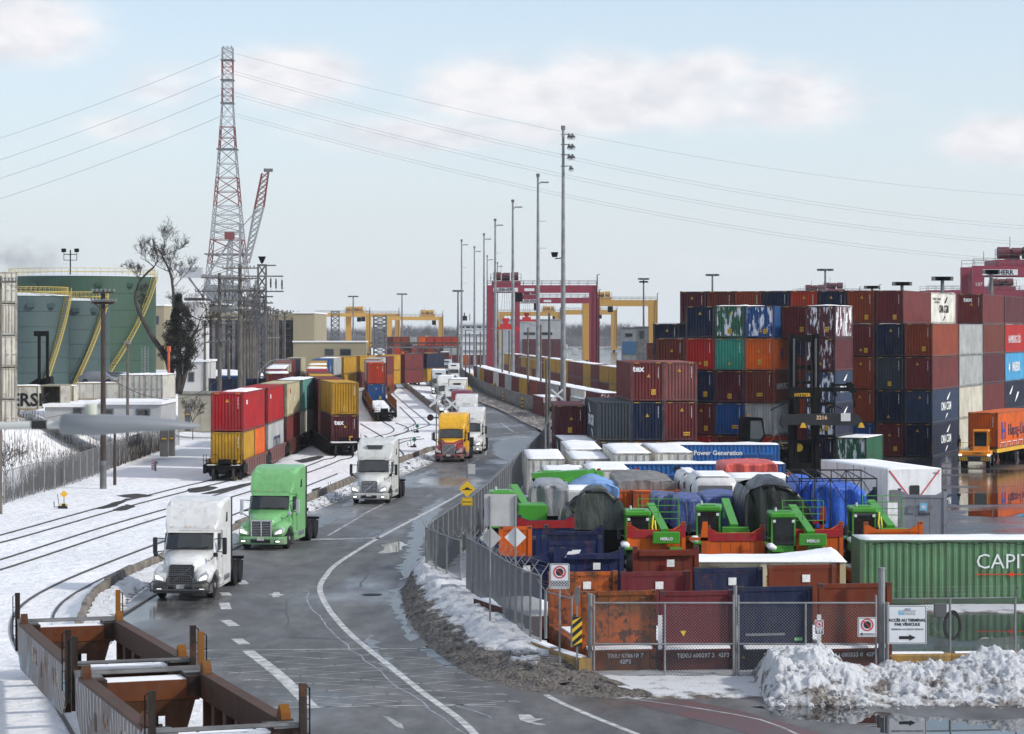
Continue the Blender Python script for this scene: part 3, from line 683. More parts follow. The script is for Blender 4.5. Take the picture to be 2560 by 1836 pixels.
for u0, u1, vt, h, lab, st, cr in ((1319,1412,1147,2.59,'cream rust-stained reefer box standing nearest the fence, snow on its roof','end','rust'),
  (1430,1523,1147,2.59,'white reefer with peeling rusty machinery end, second from the fence','end','rust'),
  (1418,1506,1132,2.9,'white reefer right behind the peeling rusty one','end',None),
  (1533,1628,1133,2.9,'white reefer with double doors, left of the twin pair before the blue container','door',None),
  (1639,1732,1131,2.9,'white reefer with double doors, right of the twin pair','door',None),
  (1361,1463,1178,2.59,'white reefer with black vents in front of the rust-stained pair','door','rust'),
  (1470,1574,1174,2.7,'white reefer with lock rods in front of the blue side-on container','door',None)):
 hh = HC if h > 2.6 else H8
 Y = FPX*2.44/(u1-u0)*0.985; X = XU((u0+u1)/2, Y)
 z = CAM_H - (vt-HZ)/FPX*Y - hh
 container((X, Y, max(0, z)), -1, hh, '40' if Y > 150 else '20', C_['white'], lab, GR, style='door', snow=True, marks=0, crust=cr)
M_pgblue = c('2e6bb0')
for (ul, ur, vt, vent, lab) in ((1521,1950,1111,(0.95,2.05),'long blue container side-on with Power Generation lettering and louvred vents'),
       (1464,1964,1154,(6.6,),'nearer long blue container side-on with one vent, snow along its roof edge')):
 s_ = (ur-ul)/12.19; Y = FPX/s_;
 r = container((XU(ur, Y), Y+1.22, 0), -90, HC, '40', M_pgblue, lab, 'blue side-on generator containers', marks=0, snow=True)
 for k, vx in enumerate(vent):
  mb = MB(); mb.mat(0).box(-0.03, 0.02, -0.5, 0.5, -0.34, 0.34)
  mb.mat(1)
  for q in range(5): mb.box(-0.055, -0.031, -0.45, 0.45, -0.30+q*0.12, -0.245+q*0.12)
  o = mb.build('vent_louvre', [M_plain, mat('dark_blue_vent', c('173a63'))], r, color=M_pgblue); o.location = (-1.24, vx, 1.95)
 if 'Power' in lab:
  side_text(r, 'Power Generation', 0.46, M_white, 4.4, 2.15, left=True, bold=0.012)
 else:
  side_text(r, 'P', 0.5, M_white, 3.95, 2.05, left=True, bold=0.02)
  mb = MB(); mb.box(-0.03, 0.02, -0.17, 0.17, -0.11, 0.11); o = mb.build('exhaust_port', M_black, r); o.location = (-1.24, 6.6, 2.62)
Yg = 98.0
GCOL = (0.125,0.245,0.125)
r = container((XU(2900, Yg), Yg+1.22, -0.02), -90.5, H8, '40', GCOL, 'long green container side-on with white CAPITAL lettering and snow on its roof', None, marks=0, snow=True, crust=None)
side_text(r, 'CAPITAL', 0.86, M_white, 7.5, 1.42, left=True, align='LEFT', bold=-0.004)
mb = MB(); mb.box(-0.004, 0.0, -3.8, 0.0, -0.02, 0.02); mb.prism([(-1.45,-0.12),(-1.3,0),(-1.45,0.12),(-1.6,0)], 'x', -0.008, 0); o = mb.build('orange_underline', mat('orange_print', c('d04010')), r); o.location = (-1.236, 7.5, 1.18)
ROOT['capital'] = r
mb = MB(); mb.tube([(-1.26, 0.3+i*0.6, 2.45+0.05*math.sin(i*1.9)) for i in range(20)], 0.02, 5); mb.build('power_cable', M_black, r)
# ============================================================= TRUCKS
def wheel_mesh(r, w, dual=False):
 key = ('wheel', r, w, dual)
 if key in MATS: return MATS[key]
 m = MB(); m.smooth = False; n = 22
 prof = [(-w/2, r*0.60), (-w/2, r*0.92), (-w*0.42, r), (w*0.42, r), (w/2, r*0.92), (w/2, r*0.60)]
 def lathe(prof, off=0.0, nn=n):
  rings = []
  for x, rr in prof: rings.append([(x+off, rr*math.cos(2*math.pi*k/nn), rr*math.sin(2*math.pi*k/nn)) for k in range(nn)])
  m.loft(rings)
 lathe(prof);
 for g in (-0.25, 0.0, 0.25): lathe([(g*w-0.012, r*1.001), (g*w-0.010, r*1.012), (g*w+0.03, r*1.012), (g*w+0.032, r*1.001)])
 if dual: lathe(prof, -w*1.12 if dual > 0 else w*1.12)
 me = m.mesh('tyre', M_rubber)
 m = MB(); n2 = 16
 for sgn in ((1,) if not dual else (1,)):
  rings = [[(x, rr*math.cos(2*math.pi*k/n2), rr*math.sin(2*math.pi*k/n2)) for k in range(n2)] for x, rr in ((w*0.40, r*0.62), (w*0.50, r*0.58), (w*(0.18 if dual else 0.34), r*0.42), (w*(0.16 if dual else 0.42), r*0.22), (w*(0.42 if dual else 0.62), r*0.2), (w*(0.46 if dual else 0.66), 0.02))]
  m.loft(rings)
  for k in range(8):
   a = 2*math.pi*k/8; m.cyl((w*(0.2 if dual else 0.42), math.cos(a)*r*0.3, math.sin(a)*r*0.3), 'x', 0.018, 0.06, 6)
 rim = m.mesh('rim', M_rim); MATS[key] = (me, rim); return MATS[key]
def wheel(parent, x, y, r=0.51, w=0.28, dual=False, name='wheel'):
 me, rim = wheel_mesh(r, w, dual); s_ = 1 if x > 0 else -1
 t = inst(name, me, parent, (x, y, r), (0, 0, 0 if s_ > 0 else math.pi)); inst('rim', rim, t, (0,0,0)); return t
def mirr(pts): return [(-x, y, z) for x, y, z in pts]
def loft_sections(mb, secs):
 """secs: list of (y, [(x,z)...] right half from bottom to top) mirrored"""
 rings = []
 for y, half in secs:
  ys = y if isinstance(y, (list, tuple)) else [y]*len(half)
  r = [(x, ys[i], z) for i, (x, z) in enumerate(half)]; l = [(-x, ys[i], z) for i, (x, z) in reversed(list(enumerate(half)))]
  rings.append(r + l)
 mb.loft(rings)
def tractor(loc, az, col, label, col2=None, style='swoop', group='semi tractors on the road', roof=4.0, bullbar=False, grille='mesh',
   visor=None, chassis=True, sleeper=1.9, lights=True, bump_col=None, win_roof=False, mirror=M_black, name='truck_tractor', load=None):
 t = empty(name, label, 'truck', (loc[0], loc[1], 0.012), math.radians(-az), group)
 col2 = col2 or col; rear = 2.95 + sleeper
 P = M_gloss
 m = MB(); m.smooth = True
 loft_sections(m, [(0.28, [(0.50,0.62),(0.56,0.95),(0.54,1.40),(0.44,1.50),(0.2,1.53)]),
      (0.55, [(0.56,0.62),(0.66,1.0),(0.64,1.50),(0.52,1.60),(0.25,1.63)]),
      (1.15, [(0.72,0.7),(0.82,1.1),(0.80,1.58),(0.66,1.72),(0.3,1.76)]),
      (1.90, [(1.0,0.8),(1.05,1.2),(1.02,1.72),(0.90,1.90),(0.4,1.95)])])
 m.build('hood', P, t, color=col2)
 for sx in (-1, 1):
  m = MB(); m.smooth = True; rings = []
  for y, zt, zb, xo in ((0.22,1.02,0.66,1.12),(0.45,1.22,0.80,1.20),(0.85,1.33,1.10,1.24),(1.30,1.36,1.18,1.245),(1.75,1.30,1.05,1.24),(2.05,1.20,0.60,1.20)):
   rings.append([(sx*0.50,y,zb),(sx*xo,y,zb-0.02),(sx*(xo+0.005),y,zt-0.16),(sx*(xo-0.12),y,zt-0.02),(sx*(xo-0.32),y,zt+0.05),(sx*0.50,y,zt+0.10)])
  m.loft(rings); m.build('fender', P, t, color=col2)
  m = MB(); m.smooth = False
  hz = 0.86
  pts = [(0.66,hz-0.10),(1.10,hz-0.02),(1.14,hz+0.18),(1.02,hz+0.34),(0.86,hz+0.14),(0.66,hz+0.06)]
  m.mat(0).prism([(sx*x, z) for x, z in pts], 'y', 0.14, 0.26)
  m.mat(1).prism([(sx*x, z) for x, z in [(0.74,hz-0.04),(1.04,hz+0.02),(1.06,hz+0.16),(0.95,hz+0.14),(0.8,hz+0.05)]], 'y', 0.12, 0.142)
  m.build('headlamp', [M_lens, M_light if lights else M_lens], t)
 m = MB(); m.mat(0).prism([(-0.47,0.66),(0.47,0.66),(0.50,1.38),(0.44,1.44),(-0.44,1.44),(-0.50,1.38)], 'y', 0.215, 0.30)
 g = m.build('grille', M_black, t)
 m = MB()
 if grille == 'twin':
  for x0, x1 in ((-0.54,-0.47),(0.47,0.54),(-0.035,0.035)): m.box(x0, x1, 0.17, 0.25, 0.6, 1.47)
  m.box(-0.54, 0.54, 0.17, 0.25, 1.44, 1.52); m.box(-0.5, 0.5, 0.18, 0.25, 0.58, 0.64)
  for k in range(9):
   for sx in (-1, 1): m.box(sx*0.25-0.2, sx*0.25+0.2, 0.198, 0.212, 0.70+k*0.082, 0.715+k*0.082)
 else:
  if grille == 'diag' or grille == 'mesh': m.bar((-0.40,0.19,0.72),(0.42,0.19,1.38),0.03)
  for k in range(8):
   z = 0.72 + k*0.09; m.box(-0.46, 0.46, 0.198, 0.212, z, z+0.022)
  for k in range(11):
   x = -0.45 + k*0.09; m.box(x-0.006, x+0.006, 0.202, 0.214, 0.68, 1.40)
  m.tube([(0.075*math.cos(a*math.pi/8), 0.185, 1.05+0.075*math.sin(a*math.pi/8)) for a in range(17)], 0.014, 4)
  m.bar((-0.50,0.2,0.64),(-0.52,0.2,1.42),0.03); m.bar((0.50,0.2,0.64),(0.52,0.2,1.42),0.03); m.bar((-0.47,0.2,1.45),(0.47,0.2,1.45),0.03)
 m.build('grille_trim', M_chrome if grille != 'mesh' else mat('grille_grey', (0.12,0.12,0.12), 0.4), g)
 bc = bump_col or col2
 m = MB(); rings = []
 for x, y in ((-1.22,0.42),(-1.16,0.16),(-0.9,0.04),(0.9,0.04),(1.16,0.16),(1.22,0.42)): rings.append([(x,y,0.30),(x,y-0.03,0.36),(x,y-0.03,0.60),(x,y,0.68),(x,y+0.2,0.68),(x,y+0.2,0.30)])
 m.loft(rings); b = m.build('bumper', P, t, color=bc)
 m = MB(); m.box(-0.5, 0.5, -0.004, 0.02, 0.38, 0.56);
 for sx in (-1, 1): m.box(sx*0.86-0.14, sx*0.86+0.14, -0.002, 0.04, 0.40, 0.52)
 m.build('bumper_intake', M_black, b)
 m = MB(); m.box(-0.17, 0.17, -0.03, -0.006, 0.50, 0.66); m.build('licence_plate', mat('plate_white', (0.6,0.58,0.55), 0.5, var=0.3, vscale=12), b)
 if lights:
  for sx in (-1, 1): m = MB(); m.box(sx*0.88-0.10, sx*0.88+0.10, -0.012, -0.004, 0.43, 0.49); m.build('fog_lamp', M_light, b)
 if bullbar:
  m = MB(); r_ = 0.035
  m.tube([(-1.22,0.1,0.42),(-1.2,-0.12,0.44),(-1.0,-0.16,0.44),(1.0,-0.16,0.44),(1.2,-0.12,0.44),(1.22,0.1,0.42)], 0.055, 8)
  for sx in (-1, 1):
   m.tube([(sx*1.2,-0.1,0.44),(sx*1.22,-0.12,0.72),(sx*1.12,-0.15,0.80),(sx*0.75,-0.16,0.78),(sx*0.6,-0.17,0.74),(sx*0.52,-0.17,0.8)], r_, 6)
   m.tube([(sx*0.2,-0.16,0.44),(sx*0.2,-0.17,0.6),(sx*0.25,-0.17,0.66),(sx*0.5,-0.17,0.66),(sx*0.56,-0.17,0.6),(sx*0.56,-0.16,0.44)], r_, 6)
   m.tube([(sx*0.52,-0.16,0.44),(sx*0.53,-0.18,0.9),(sx*0.42,-0.18,1.04),(0,-0.18,1.06)], r_*1.1, 6)
  m.build('bull_bar', mat('dark_grey_tube', (0.05,0.05,0.055), 0.4), t)
 m = MB(); m.smooth = False
 loft_sections(m, [([1.88,1.88,1.88,1.90,1.92], [(1.04,0.72),(1.06,1.3),(1.05,1.80),(1.02,1.93),(0.5,2.0)]),
      ([2.05,2.05,2.05,2.30,2.28], [(1.10,0.72),(1.12,1.3),(1.10,1.85),(1.0,2.66),(0.5,2.72)]),
      ([2.5,2.5,2.5,2.5,2.5], [(1.12,0.72),(1.14,1.3),(1.12,1.9),(1.04,2.78),(0.5,2.82)]),
      ([3.0]*5, [(1.14,0.72),(1.16,1.3),(1.15,1.9),(1.08,2.82),(0.5,2.86)])])
 cb = m.build('cab', P, t, color=col)
 m = MB(); m.add([(-0.97,1.885,1.965),(0.97,1.885,1.965),(0.90,2.245,2.62),(-0.90,2.245,2.62),(-0.5,1.83,1.985),(0.5,1.83,1.985),(0.48,2.20,2.66),(-0.48,2.20,2.66)], [(0,4,7,3),(4,5,6,7),(5,1,2,6)])
 M0 = MB.fix; MB.fix = False; m.build('windscreen', M_glass, cb); MB.fix = M0
 m = MB(); m.tube([(-0.99,1.87,1.95),(-0.5,1.81,1.97),(0.5,1.81,1.97),(0.99,1.87,1.95),(0.93,2.24,2.64),(0.49,2.19,2.68),(-0.49,2.19,2.68),(-0.93,2.24,2.64),(-0.99,1.87,1.95)], 0.022, 5)
 for sx in (-0.35, 0.4): m.tube([(sx,1.82,1.98),(sx+0.42,1.85,2.06)], 0.012, 4)
 m.build('window_seal', M_black, cb)
 for sx in (-1, 1):
  m = MB(); m.prism([(2.22,1.85),(2.95,1.85),(2.95,2.55),(2.52,2.55)], 'x', sx*1.075, sx*1.145); m.build('side_window', M_glass, cb)
  m = MB(); m.box(min(sx*1.10,sx*1.13)+0.03*sx, max(sx*1.10,sx*1.13)+0.03*sx, 2.2, 2.97, 0.74, 1.80); dr = m.build('door', P, cb, color=col)
  m = MB(); m.box(sx*1.17-0.01, sx*1.17+0.012, 2.8, 2.92, 1.55, 1.6); m.build('door_handle', M_black, dr)
 m = MB(); W_ = 1.20; m.smooth = False
 Rf = roof
 loft_sections(m, [([2.20,2.20,2.22,2.24,2.26], [(1.00,2.66),(1.02,2.72),(1.00,2.80),(0.90,2.86),(0.4,2.88)]),
      ([2.42,2.42,2.46,2.5,2.44], [(1.08,2.66),(1.12,2.85),(1.10,(Rf-2.7)*0.35+2.75),(0.92,(Rf-2.7)*0.42+2.75),(0.4,(Rf-2.7)*0.36+2.75)]),
      ([2.75,2.75,2.78,2.82,2.72], [(1.14,2.66),(1.17,2.95),(1.16,(Rf-2.7)*0.66+2.75),(0.98,(Rf-2.7)*0.74+2.75),(0.45,(Rf-2.7)*0.66+2.75)]),
      ([3.2,3.2,3.2,3.25,3.1], [(1.18,2.66),(1.20,3.0),(1.19,Rf-0.26),(1.06,Rf-0.10),(0.5,Rf-0.14)]),
      ([3.9]*5, [(W_,2.66),(1.21,3.0),(1.21,Rf-0.12),(1.12,Rf-0.02),(0.5,Rf)]),
      ([rear]*5, [(W_,2.66),(1.21,3.0),(1.21,Rf-0.10),(1.12,Rf),(0.5,Rf+0.01)])])
 rf = m.build('roof_fairing', P, t, color=col)
 if visor is not None:
  m = MB(); m.prism([(2.12,2.60),(2.30,2.58),(2.40,2.86),(2.28,2.86)], 'x', -0.98, 0.98); m.build('sun_visor', P, rf, color=visor)
 if win_roof:
  m = MB(); m.add([(-0.42,2.60,3.40),(0.42,2.60,3.40),(0.52,2.72,3.62),(-0.52,2.72,3.62)], [(0,1,2,3)])
  m = MB(); m.prism([(-0.44,3.36),(0.44,3.36),(0.54,3.62),(-0.54,3.62)], 'y', 2.50, 3.0); m.build('roof_window', M_glass, rf)
 for x in (-0.75,-0.2,0.0,0.2,0.75):
  m = MB(); m.cyl((x,2.20,2.87),'y',0.022,0.05,6); m.build('marker_lamp', M_amber, rf)
 m = MB(); m.box(-1.20, 1.20, 3.0, rear, 0.74, 2.668); m.build('sleeper', P, t, color=col)
 for sx in (-1, 1):
  m = MB(); m.prism([(3.6,2.95),(3.95,2.95),(3.95,3.35),(3.75,3.35)], 'x', sx*1.19, sx*1.225); m.build('side_window', M_glass, rf)
  m = MB(); m.box(sx*1.215-0.012, sx*1.215+0.012, rear-0.02, rear+0.22, 0.8, Rf-0.08); m.build('side_extender', M_black if style != 'day' else P, rf, color=col)
  m = MB(); m.cyl((sx*0.95, 3.7, 0.62), 'y', 0.30, 1.3, 14); m.build('fuel_tank', M_chrome, t)
  m = MB(); m.box(sx*1.18-0.04, sx*1.18+0.04, 2.2, rear-0.2, 0.34, 0.78); m.build('side_skirt', P, t, color=col2)
  for k, z in enumerate((0.42, 0.66)): m = MB(); m.box(sx*1.20-0.03, sx*1.20+0.05, 2.25, 2.85, z, z+0.03); m.build('step', M_chrome, t)
  m = MB(); m.tube([(sx*1.03,2.1,2.35),(sx*1.42,2.0,2.38)], 0.022, 5); m.tube([(sx*1.06,2.1,1.85),(sx*1.42,2.0,1.80)], 0.022, 5); m.tube([(sx*0.98,1.5,1.55),(sx*1.22,1.1,1.78)], 0.025, 5)
  ar = m.build('mirror_arm', M_black, t)
  m = MB(); m.bevbox(sx*1.46-0.09, sx*1.46+0.09, 1.92, 2.04, 1.72, 2.42, 0.03); m.build('mirror', mirror, ar)
  m = MB(); m.bevbox(sx*1.24-0.09, sx*1.24+0.09, 1.02, 1.14, 1.70, 1.88, 0.03); m.build('hood_mirror', mirror, ar)
 for sx in (-1, 1): wheel(t, sx*1.02, 1.32, 0.51, 0.29)
 if chassis:
  m = MB();
  for sx in (-1, 1): m.box(sx*0.43-0.04, sx*0.43+0.04, 0.5, rear+3.25, 0.82, 1.06)
  for y in (rear+0.4, rear+1.4, rear+2.4, rear+3.1): m.box(-0.43, 0.43, y-0.05, y+0.05, 0.86, 1.0)
  m.box(-0.9, 0.9, rear+1.1, rear+2.0, 1.07, 1.14); m.box(-1.2, 1.2, rear+3.0, rear+3.25, 0.98, 1.10); m.cyl((0,rear+1.3,0.75),'x',0.09,1.9,8); m.cyl((0,rear+2.6,0.75),'x',0.09,1.9,8)
  m.box(-0.3,0.3,1.0,1.6,0.45,0.8); m.cyl((0,1.32,0.5),'x',0.07,1.9,8)
  m.build('chassis', M_blackgear, t)
  for y in (rear+1.25, rear+2.55):
   for sx in (-1, 1): wheel(t, sx*1.06, y, 0.51, 0.27, dual=1)
  m = MB(); m.box(-1.15,1.15,rear+3.26,rear+3.30,0.55,0.9); m.build('mud_flap', M_rubber, t)
 return t
def PY(u, Y): return (XU(u, Y), Y)
WHT = (0.66,0.66,0.645)
T_near = tractor(PY(451, 98.6), 3.6, WHT, 'white sleeper truck with dark bull bar, nearest on the road', bullbar=True, grille='mesh', visor=(0.6,0.58,0.55), bump_col=(0.03,0.03,0.03), roof=3.95)
letters('VOLVO', 0.09, M_chrome, T_near, (0, 0.21, 1.03))
T_grn = tractor(PY(651, 121), 8, (0.17,0.43,0.16), 'bright green sleeper truck with twin chrome grille', grille='twin', roof=4.05, mirror=mat('mirror_grey', (0.45,0.45,0.46), 0.35), visor=(0.17,0.43,0.16))
m = MB();
for k in range(26):
 y = 4.85 + k*0.13
 m.box(-0.75, -0.45, y, y+0.05, 1.12, 1.2)
m.build('deck_plate', M_blackgear, T_grn)
T_w3 = tractor(PY(922, 153), 5.5, (0.60,0.60,0.57), 'white sleeper truck with dark window in its tall roof, behind the green one', grille='diag', win_roof=True, roof=4.0)
T_yel = tractor(PY(1121, 201), 5.5, c('e8b020'), 'yellow truck with dark red nose and bumper', col2=c('8a2a30'), grille='diag', roof=4.0, bump_col=c('7a2228'), lights=False)
m = MB(); m.smooth = True
loft_sections(m, [(0.56, [(0.30,1.60),(0.34,1.61),(0.32,1.63),(0.30,1.64),(0.1,1.655)]), (1.15, [(0.5,1.72),(0.55,1.73),(0.52,1.745),(0.4,1.765),(0.2,1.775)]), (1.88, [(0.9,1.87),(0.98,1.88),(0.95,1.91),(0.85,1.935),(0.3,1.965)])])
m.build('hood_top', M_gloss, T_yel, color=c('e8b020'))
T_w4 = tractor(PY(1169, 214), 4, (0.68,0.68,0.66), 'white aerodynamic truck in the lane beside the yellow one', grille='twin', roof=4.05)
letters('DLANSKI', 0.20, M_black, T_w4, (0, 2.1, 2.98))
T_mar = tractor(PY(1032, 471), -1, c('7e2b3a'), 'maroon truck coming alone down the far left lane', grille='diag', roof=4.0, group='distant trucks')
def recolour(o, col):
 for ch in o.children:
  if ch.type == 'MESH' and any(s_.material in (M_gloss,) for s_ in ch.material_slots): ch.color = (*col, 1)
  recolour(ch, col)
def queue_truck(src, u, Y, az, col, label):
 o = copy_tree(src); o.location = (XU(u, Y), Y, 0.012); o.rotation_euler[2] = math.radians(-az); recolour(o, col)
 o['label'] = label; o['group'] = 'trucks queueing in the right lane'; return o
queue_truck(T_w4, 1162, 258, 2, (0.66,0.66,0.64), 'white truck with cupped roof fairing, second in the queue behind the yellow one')
queue_truck(T_w4, 1150, 276, 2, c('732433'), 'maroon-roofed truck in the queue between white trucks')
queue_truck(T_w3, 1133, 298, 1, (0.64,0.64,0.62), 'white truck in the queue behind the railway crossing signal')
QT = queue_truck(T_w3, 1142, 332, 0, (0.6,0.58,0.52), 'white truck hauling the rusty cream box, mid queue')
queue_truck(T_w4, 1113, 356, -1, (0.70,0.70,0.66), 'white truck in the queue left of the rusty cream box')
queue_truck(T_w3, 1097, 408, -2, (0.45,0.47,0.47), 'grey-white truck with dark trailer at the left of the queue')
queue_truck(T_w4, 1093, 520, -2, (0.62,0.62,0.58), 'small white truck with pale box trailer near the far gate')
queue_truck(T_w3, 1135, 500, -2, (0.66,0.67,0.66), 'small white truck by the far light mast bases')
queue_truck(T_w3, 1117, 560, -2, (0.45,0.50,0.52), 'small grey-white truck left of the far white one')
queue_truck(T_w4, 1072, 640, -2, (0.68,0.68,0.62), 'tiny white truck near the yellow bollards at the far gate')
queue_truck(T_w4, 1052, 660, -2, (0.62,0.63,0.63), 'tiny white truck in front of the dark green trailers')
def box_trailer(u, Y, az, L_, h, col, label, z0=1.15, snow=True, m=None):
 t = empty('box_trailer', label, 'trailer', (XU(u, Y), Y, 0.012), math.radians(-az), 'box trailers in the queue')
 mb = MB(); mb.box(-1.25, 1.25, 0, L_, z0, h); mb.build('box_body', m or M_plain, t, color=col)
 mb = MB()
 for sx in (-1, 1):
  mb.box(sx*1.26-0.02, sx*1.26+0.02, -0.02, 0.1, z0, h); mb.box(sx*1.22-0.05, sx*1.22+0.05, 0, L_, z0-0.06, z0+0.08)
 mb.box(-1.25, 1.25, -0.03, 0.05, h-0.1, h+0.02); mb.build('frame_rail', M_galv, t)
 mb = MB(); mb.box(-0.5, 0.5, 1, L_, z0-0.35, z0-0.02); mb.build('underframe', M_blackgear, t)
 for y in (L_-2.2, L_-0.9):
  for sx in (-1, 1): wheel(t, sx*1.05, y, 0.5, 0.26, dual=1)
 if snow: inst('snow_cover', snow_slab(L_, 3), t, (0, 0, h))
 return t
box_trailer(1143, 338, 0, 12, 4.05, c('cfc2a8'), 'cream rust-streaked container box riding in the truck queue', m=M_dirty)
box_trailer(1113, 362, -1, 12, 3.95, c('d8d8d2'), 'white box trailer in the queue left of the rusty cream one')
box_trailer(1096, 414, -2, 14, 4.0, c('6a7274'), 'grey trailer with dark side at the left of the queue')
box_trailer(1090, 527, -2, 13, 4.0, c('b8b8a0'), 'pale trailer behind the small white truck near the far gate')
box_trailer(1112, 700, -2, 13, 4.4, c('4c1c20'), 'dark maroon box on a trailer at the far end of the road', snow=True)
box_trailer(1030, 690, 4, 14, 4.2, c('12352f'), 'dark green trailer parked left of the tiny white trucks', snow=False)
# ============================================================= TERMINAL TRACTOR with orange container (right)
def terminal():
 Y = 192.0; X0 = XU(2436, Y); ORG = c('f09018')
 t = empty('terminal_tractor', 'orange terminal tractor with striped bumper, driving with an orange container', 'tractor', (X0, Y, 0.012), math.radians(-16))
 m = MB(); m.bevbox(-1.28, 1.28, 0.0, 0.5, 0.55, 1.02, 0.06); b = m.build('bumper', mat('dark_bumper', (0.06,0.06,0.06), 0.5), t)
 for i in range(9):
  for sx in (-1, 1):
   if i > 3: continue
   m = MB(); x = sx*(0.55+i*0.18); m.prism([(x-0.05,0.62),(x+0.04,0.62),(x+0.04+sx*0.10,0.95),(x-0.05+sx*0.10,0.95)], 'y', -0.01, 0.0); m.build('warning_stripe', M_yellow, b)
 m = MB()
 for k in range(5): m.box(-0.42, 0.42, -0.03, 0.0, 0.62+k*0.07, 0.65+k*0.07)
 m.build('grille', M_black, b)
 for sx in (-1, 1): m = MB(); m.bevbox(sx*1.12-0.11, sx*1.12+0.11, -0.05, 0.05, 1.02, 1.14, 0.02); m.build('headlamp', M_light, b)
 m = MB(); m.bevbox(-1.25, 1.25, 0.05, 2.0, 1.0, 1.38, 0.05); m.build('hood_deck', M_gloss, t, color=ORG)
 letters('TERBERG', 0.16, M_black, t, (0.25, 0.04, 1.18))
 m = MB(); ca = (0.0-0.1, 1.02)
 m.box(-0.15, 1.02, 0.5, 1.9, 1.38, 1.75);
 for x in (-0.12, 0.96): m.box(x-0.04, x+0.06, 0.5, 0.6, 1.75, 2.95); m.box(x-0.04, x+0.06, 1.8, 1.9, 1.75, 2.95)
 m.bevbox(-0.18, 1.06, 0.42, 1.98, 2.88, 3.06, 0.05); cb = m.build('cab', M_gloss, t, color=ORG)
 m = MB(); m.box(-0.08, 0.94, 0.54, 1.84, 1.76, 2.87); m.build('cab_glass', M_glass, cb)
 m = MB(); m.box(-0.05, 0.9, 1.95, 4.9, 0.75, 1.0); m.box(-0.9,-0.05,1.95,4.9,0.75,1.0); m.build('chassis', M_blackgear, t)
 m = MB()
 for y in (0.4, 1.2): m.tube([(-1.2,y,1.38),(-1.2,y,2.0)], 0.02, 5)
 m.tube([(-1.2,0.4,2.0),(-1.2,1.2,2.0),(-0.2,1.2,2.0)], 0.02, 5); m.build('handrail', M_yellow, t)
 m = MB(); m.tube([(-1.32,1.4,1.3),(-1.32,1.4,2.6)], 0.05, 6); m.bevbox(-1.5,-1.2,1.2,1.45,1.7,2.3,0.03); m.build('exhaust_stack', M_black, t)
 for x, y in ((-1.0,1.1),(1.0,1.1),(-1.05,4.2),(1.05,4.2)): wheel(t, x, y, 0.5, 0.3)
 tr = empty('container_trailer', 'long yellow-railed trailer carrying the orange container at the right edge', 'trailer', (X0+1.3, Y+3.2, 0.012), math.radians(-26))
 m = MB()
 for sx in (-1, 1): m.box(sx*1.1-0.06, sx*1.1+0.06, 0, 12.4, 1.1, 1.42)
 for k in range(8): m.box(-1.1, 1.1, k*1.75, k*1.75+0.12, 1.15, 1.38)
 m.build('deck', M_yellow, tr)
 m = MB(); m.box(-0.4,0.4,2,12,0.8,1.1); m.build('spine', M_blackgear, tr)
 for k in range(4):
  m = MB(); y = 0.8+k*1.9; m.tube([(1.2,y,1.5),(1.28,y,1.9),(1.28,y+1.3,1.9),(1.2,y+1.3,1.5)], 0.03, 5); m.build('side_guard', M_white, tr)
 for y in (6.2, 9.8, 11.1):
  for sx in (-1, 1): wheel(tr, sx*1.0, y, 0.5, 0.28, dual=1)
 k = container((X0+1.3, Y+3.2, 1.47), 26, HC, '40', C_['orange'], 'orange container with dark blue lettering riding on the terminal trailer', None)
 side_text(k, 'Hapag-Lloyd', 1.35, mat('print_navy', c('1a1a4a')), 3.3, 0.95, align='LEFT')
 side_text(k, 'H', 1.9, MATS['logo_blue'], 1.9, 0.75, bold=0.05)
terminal()
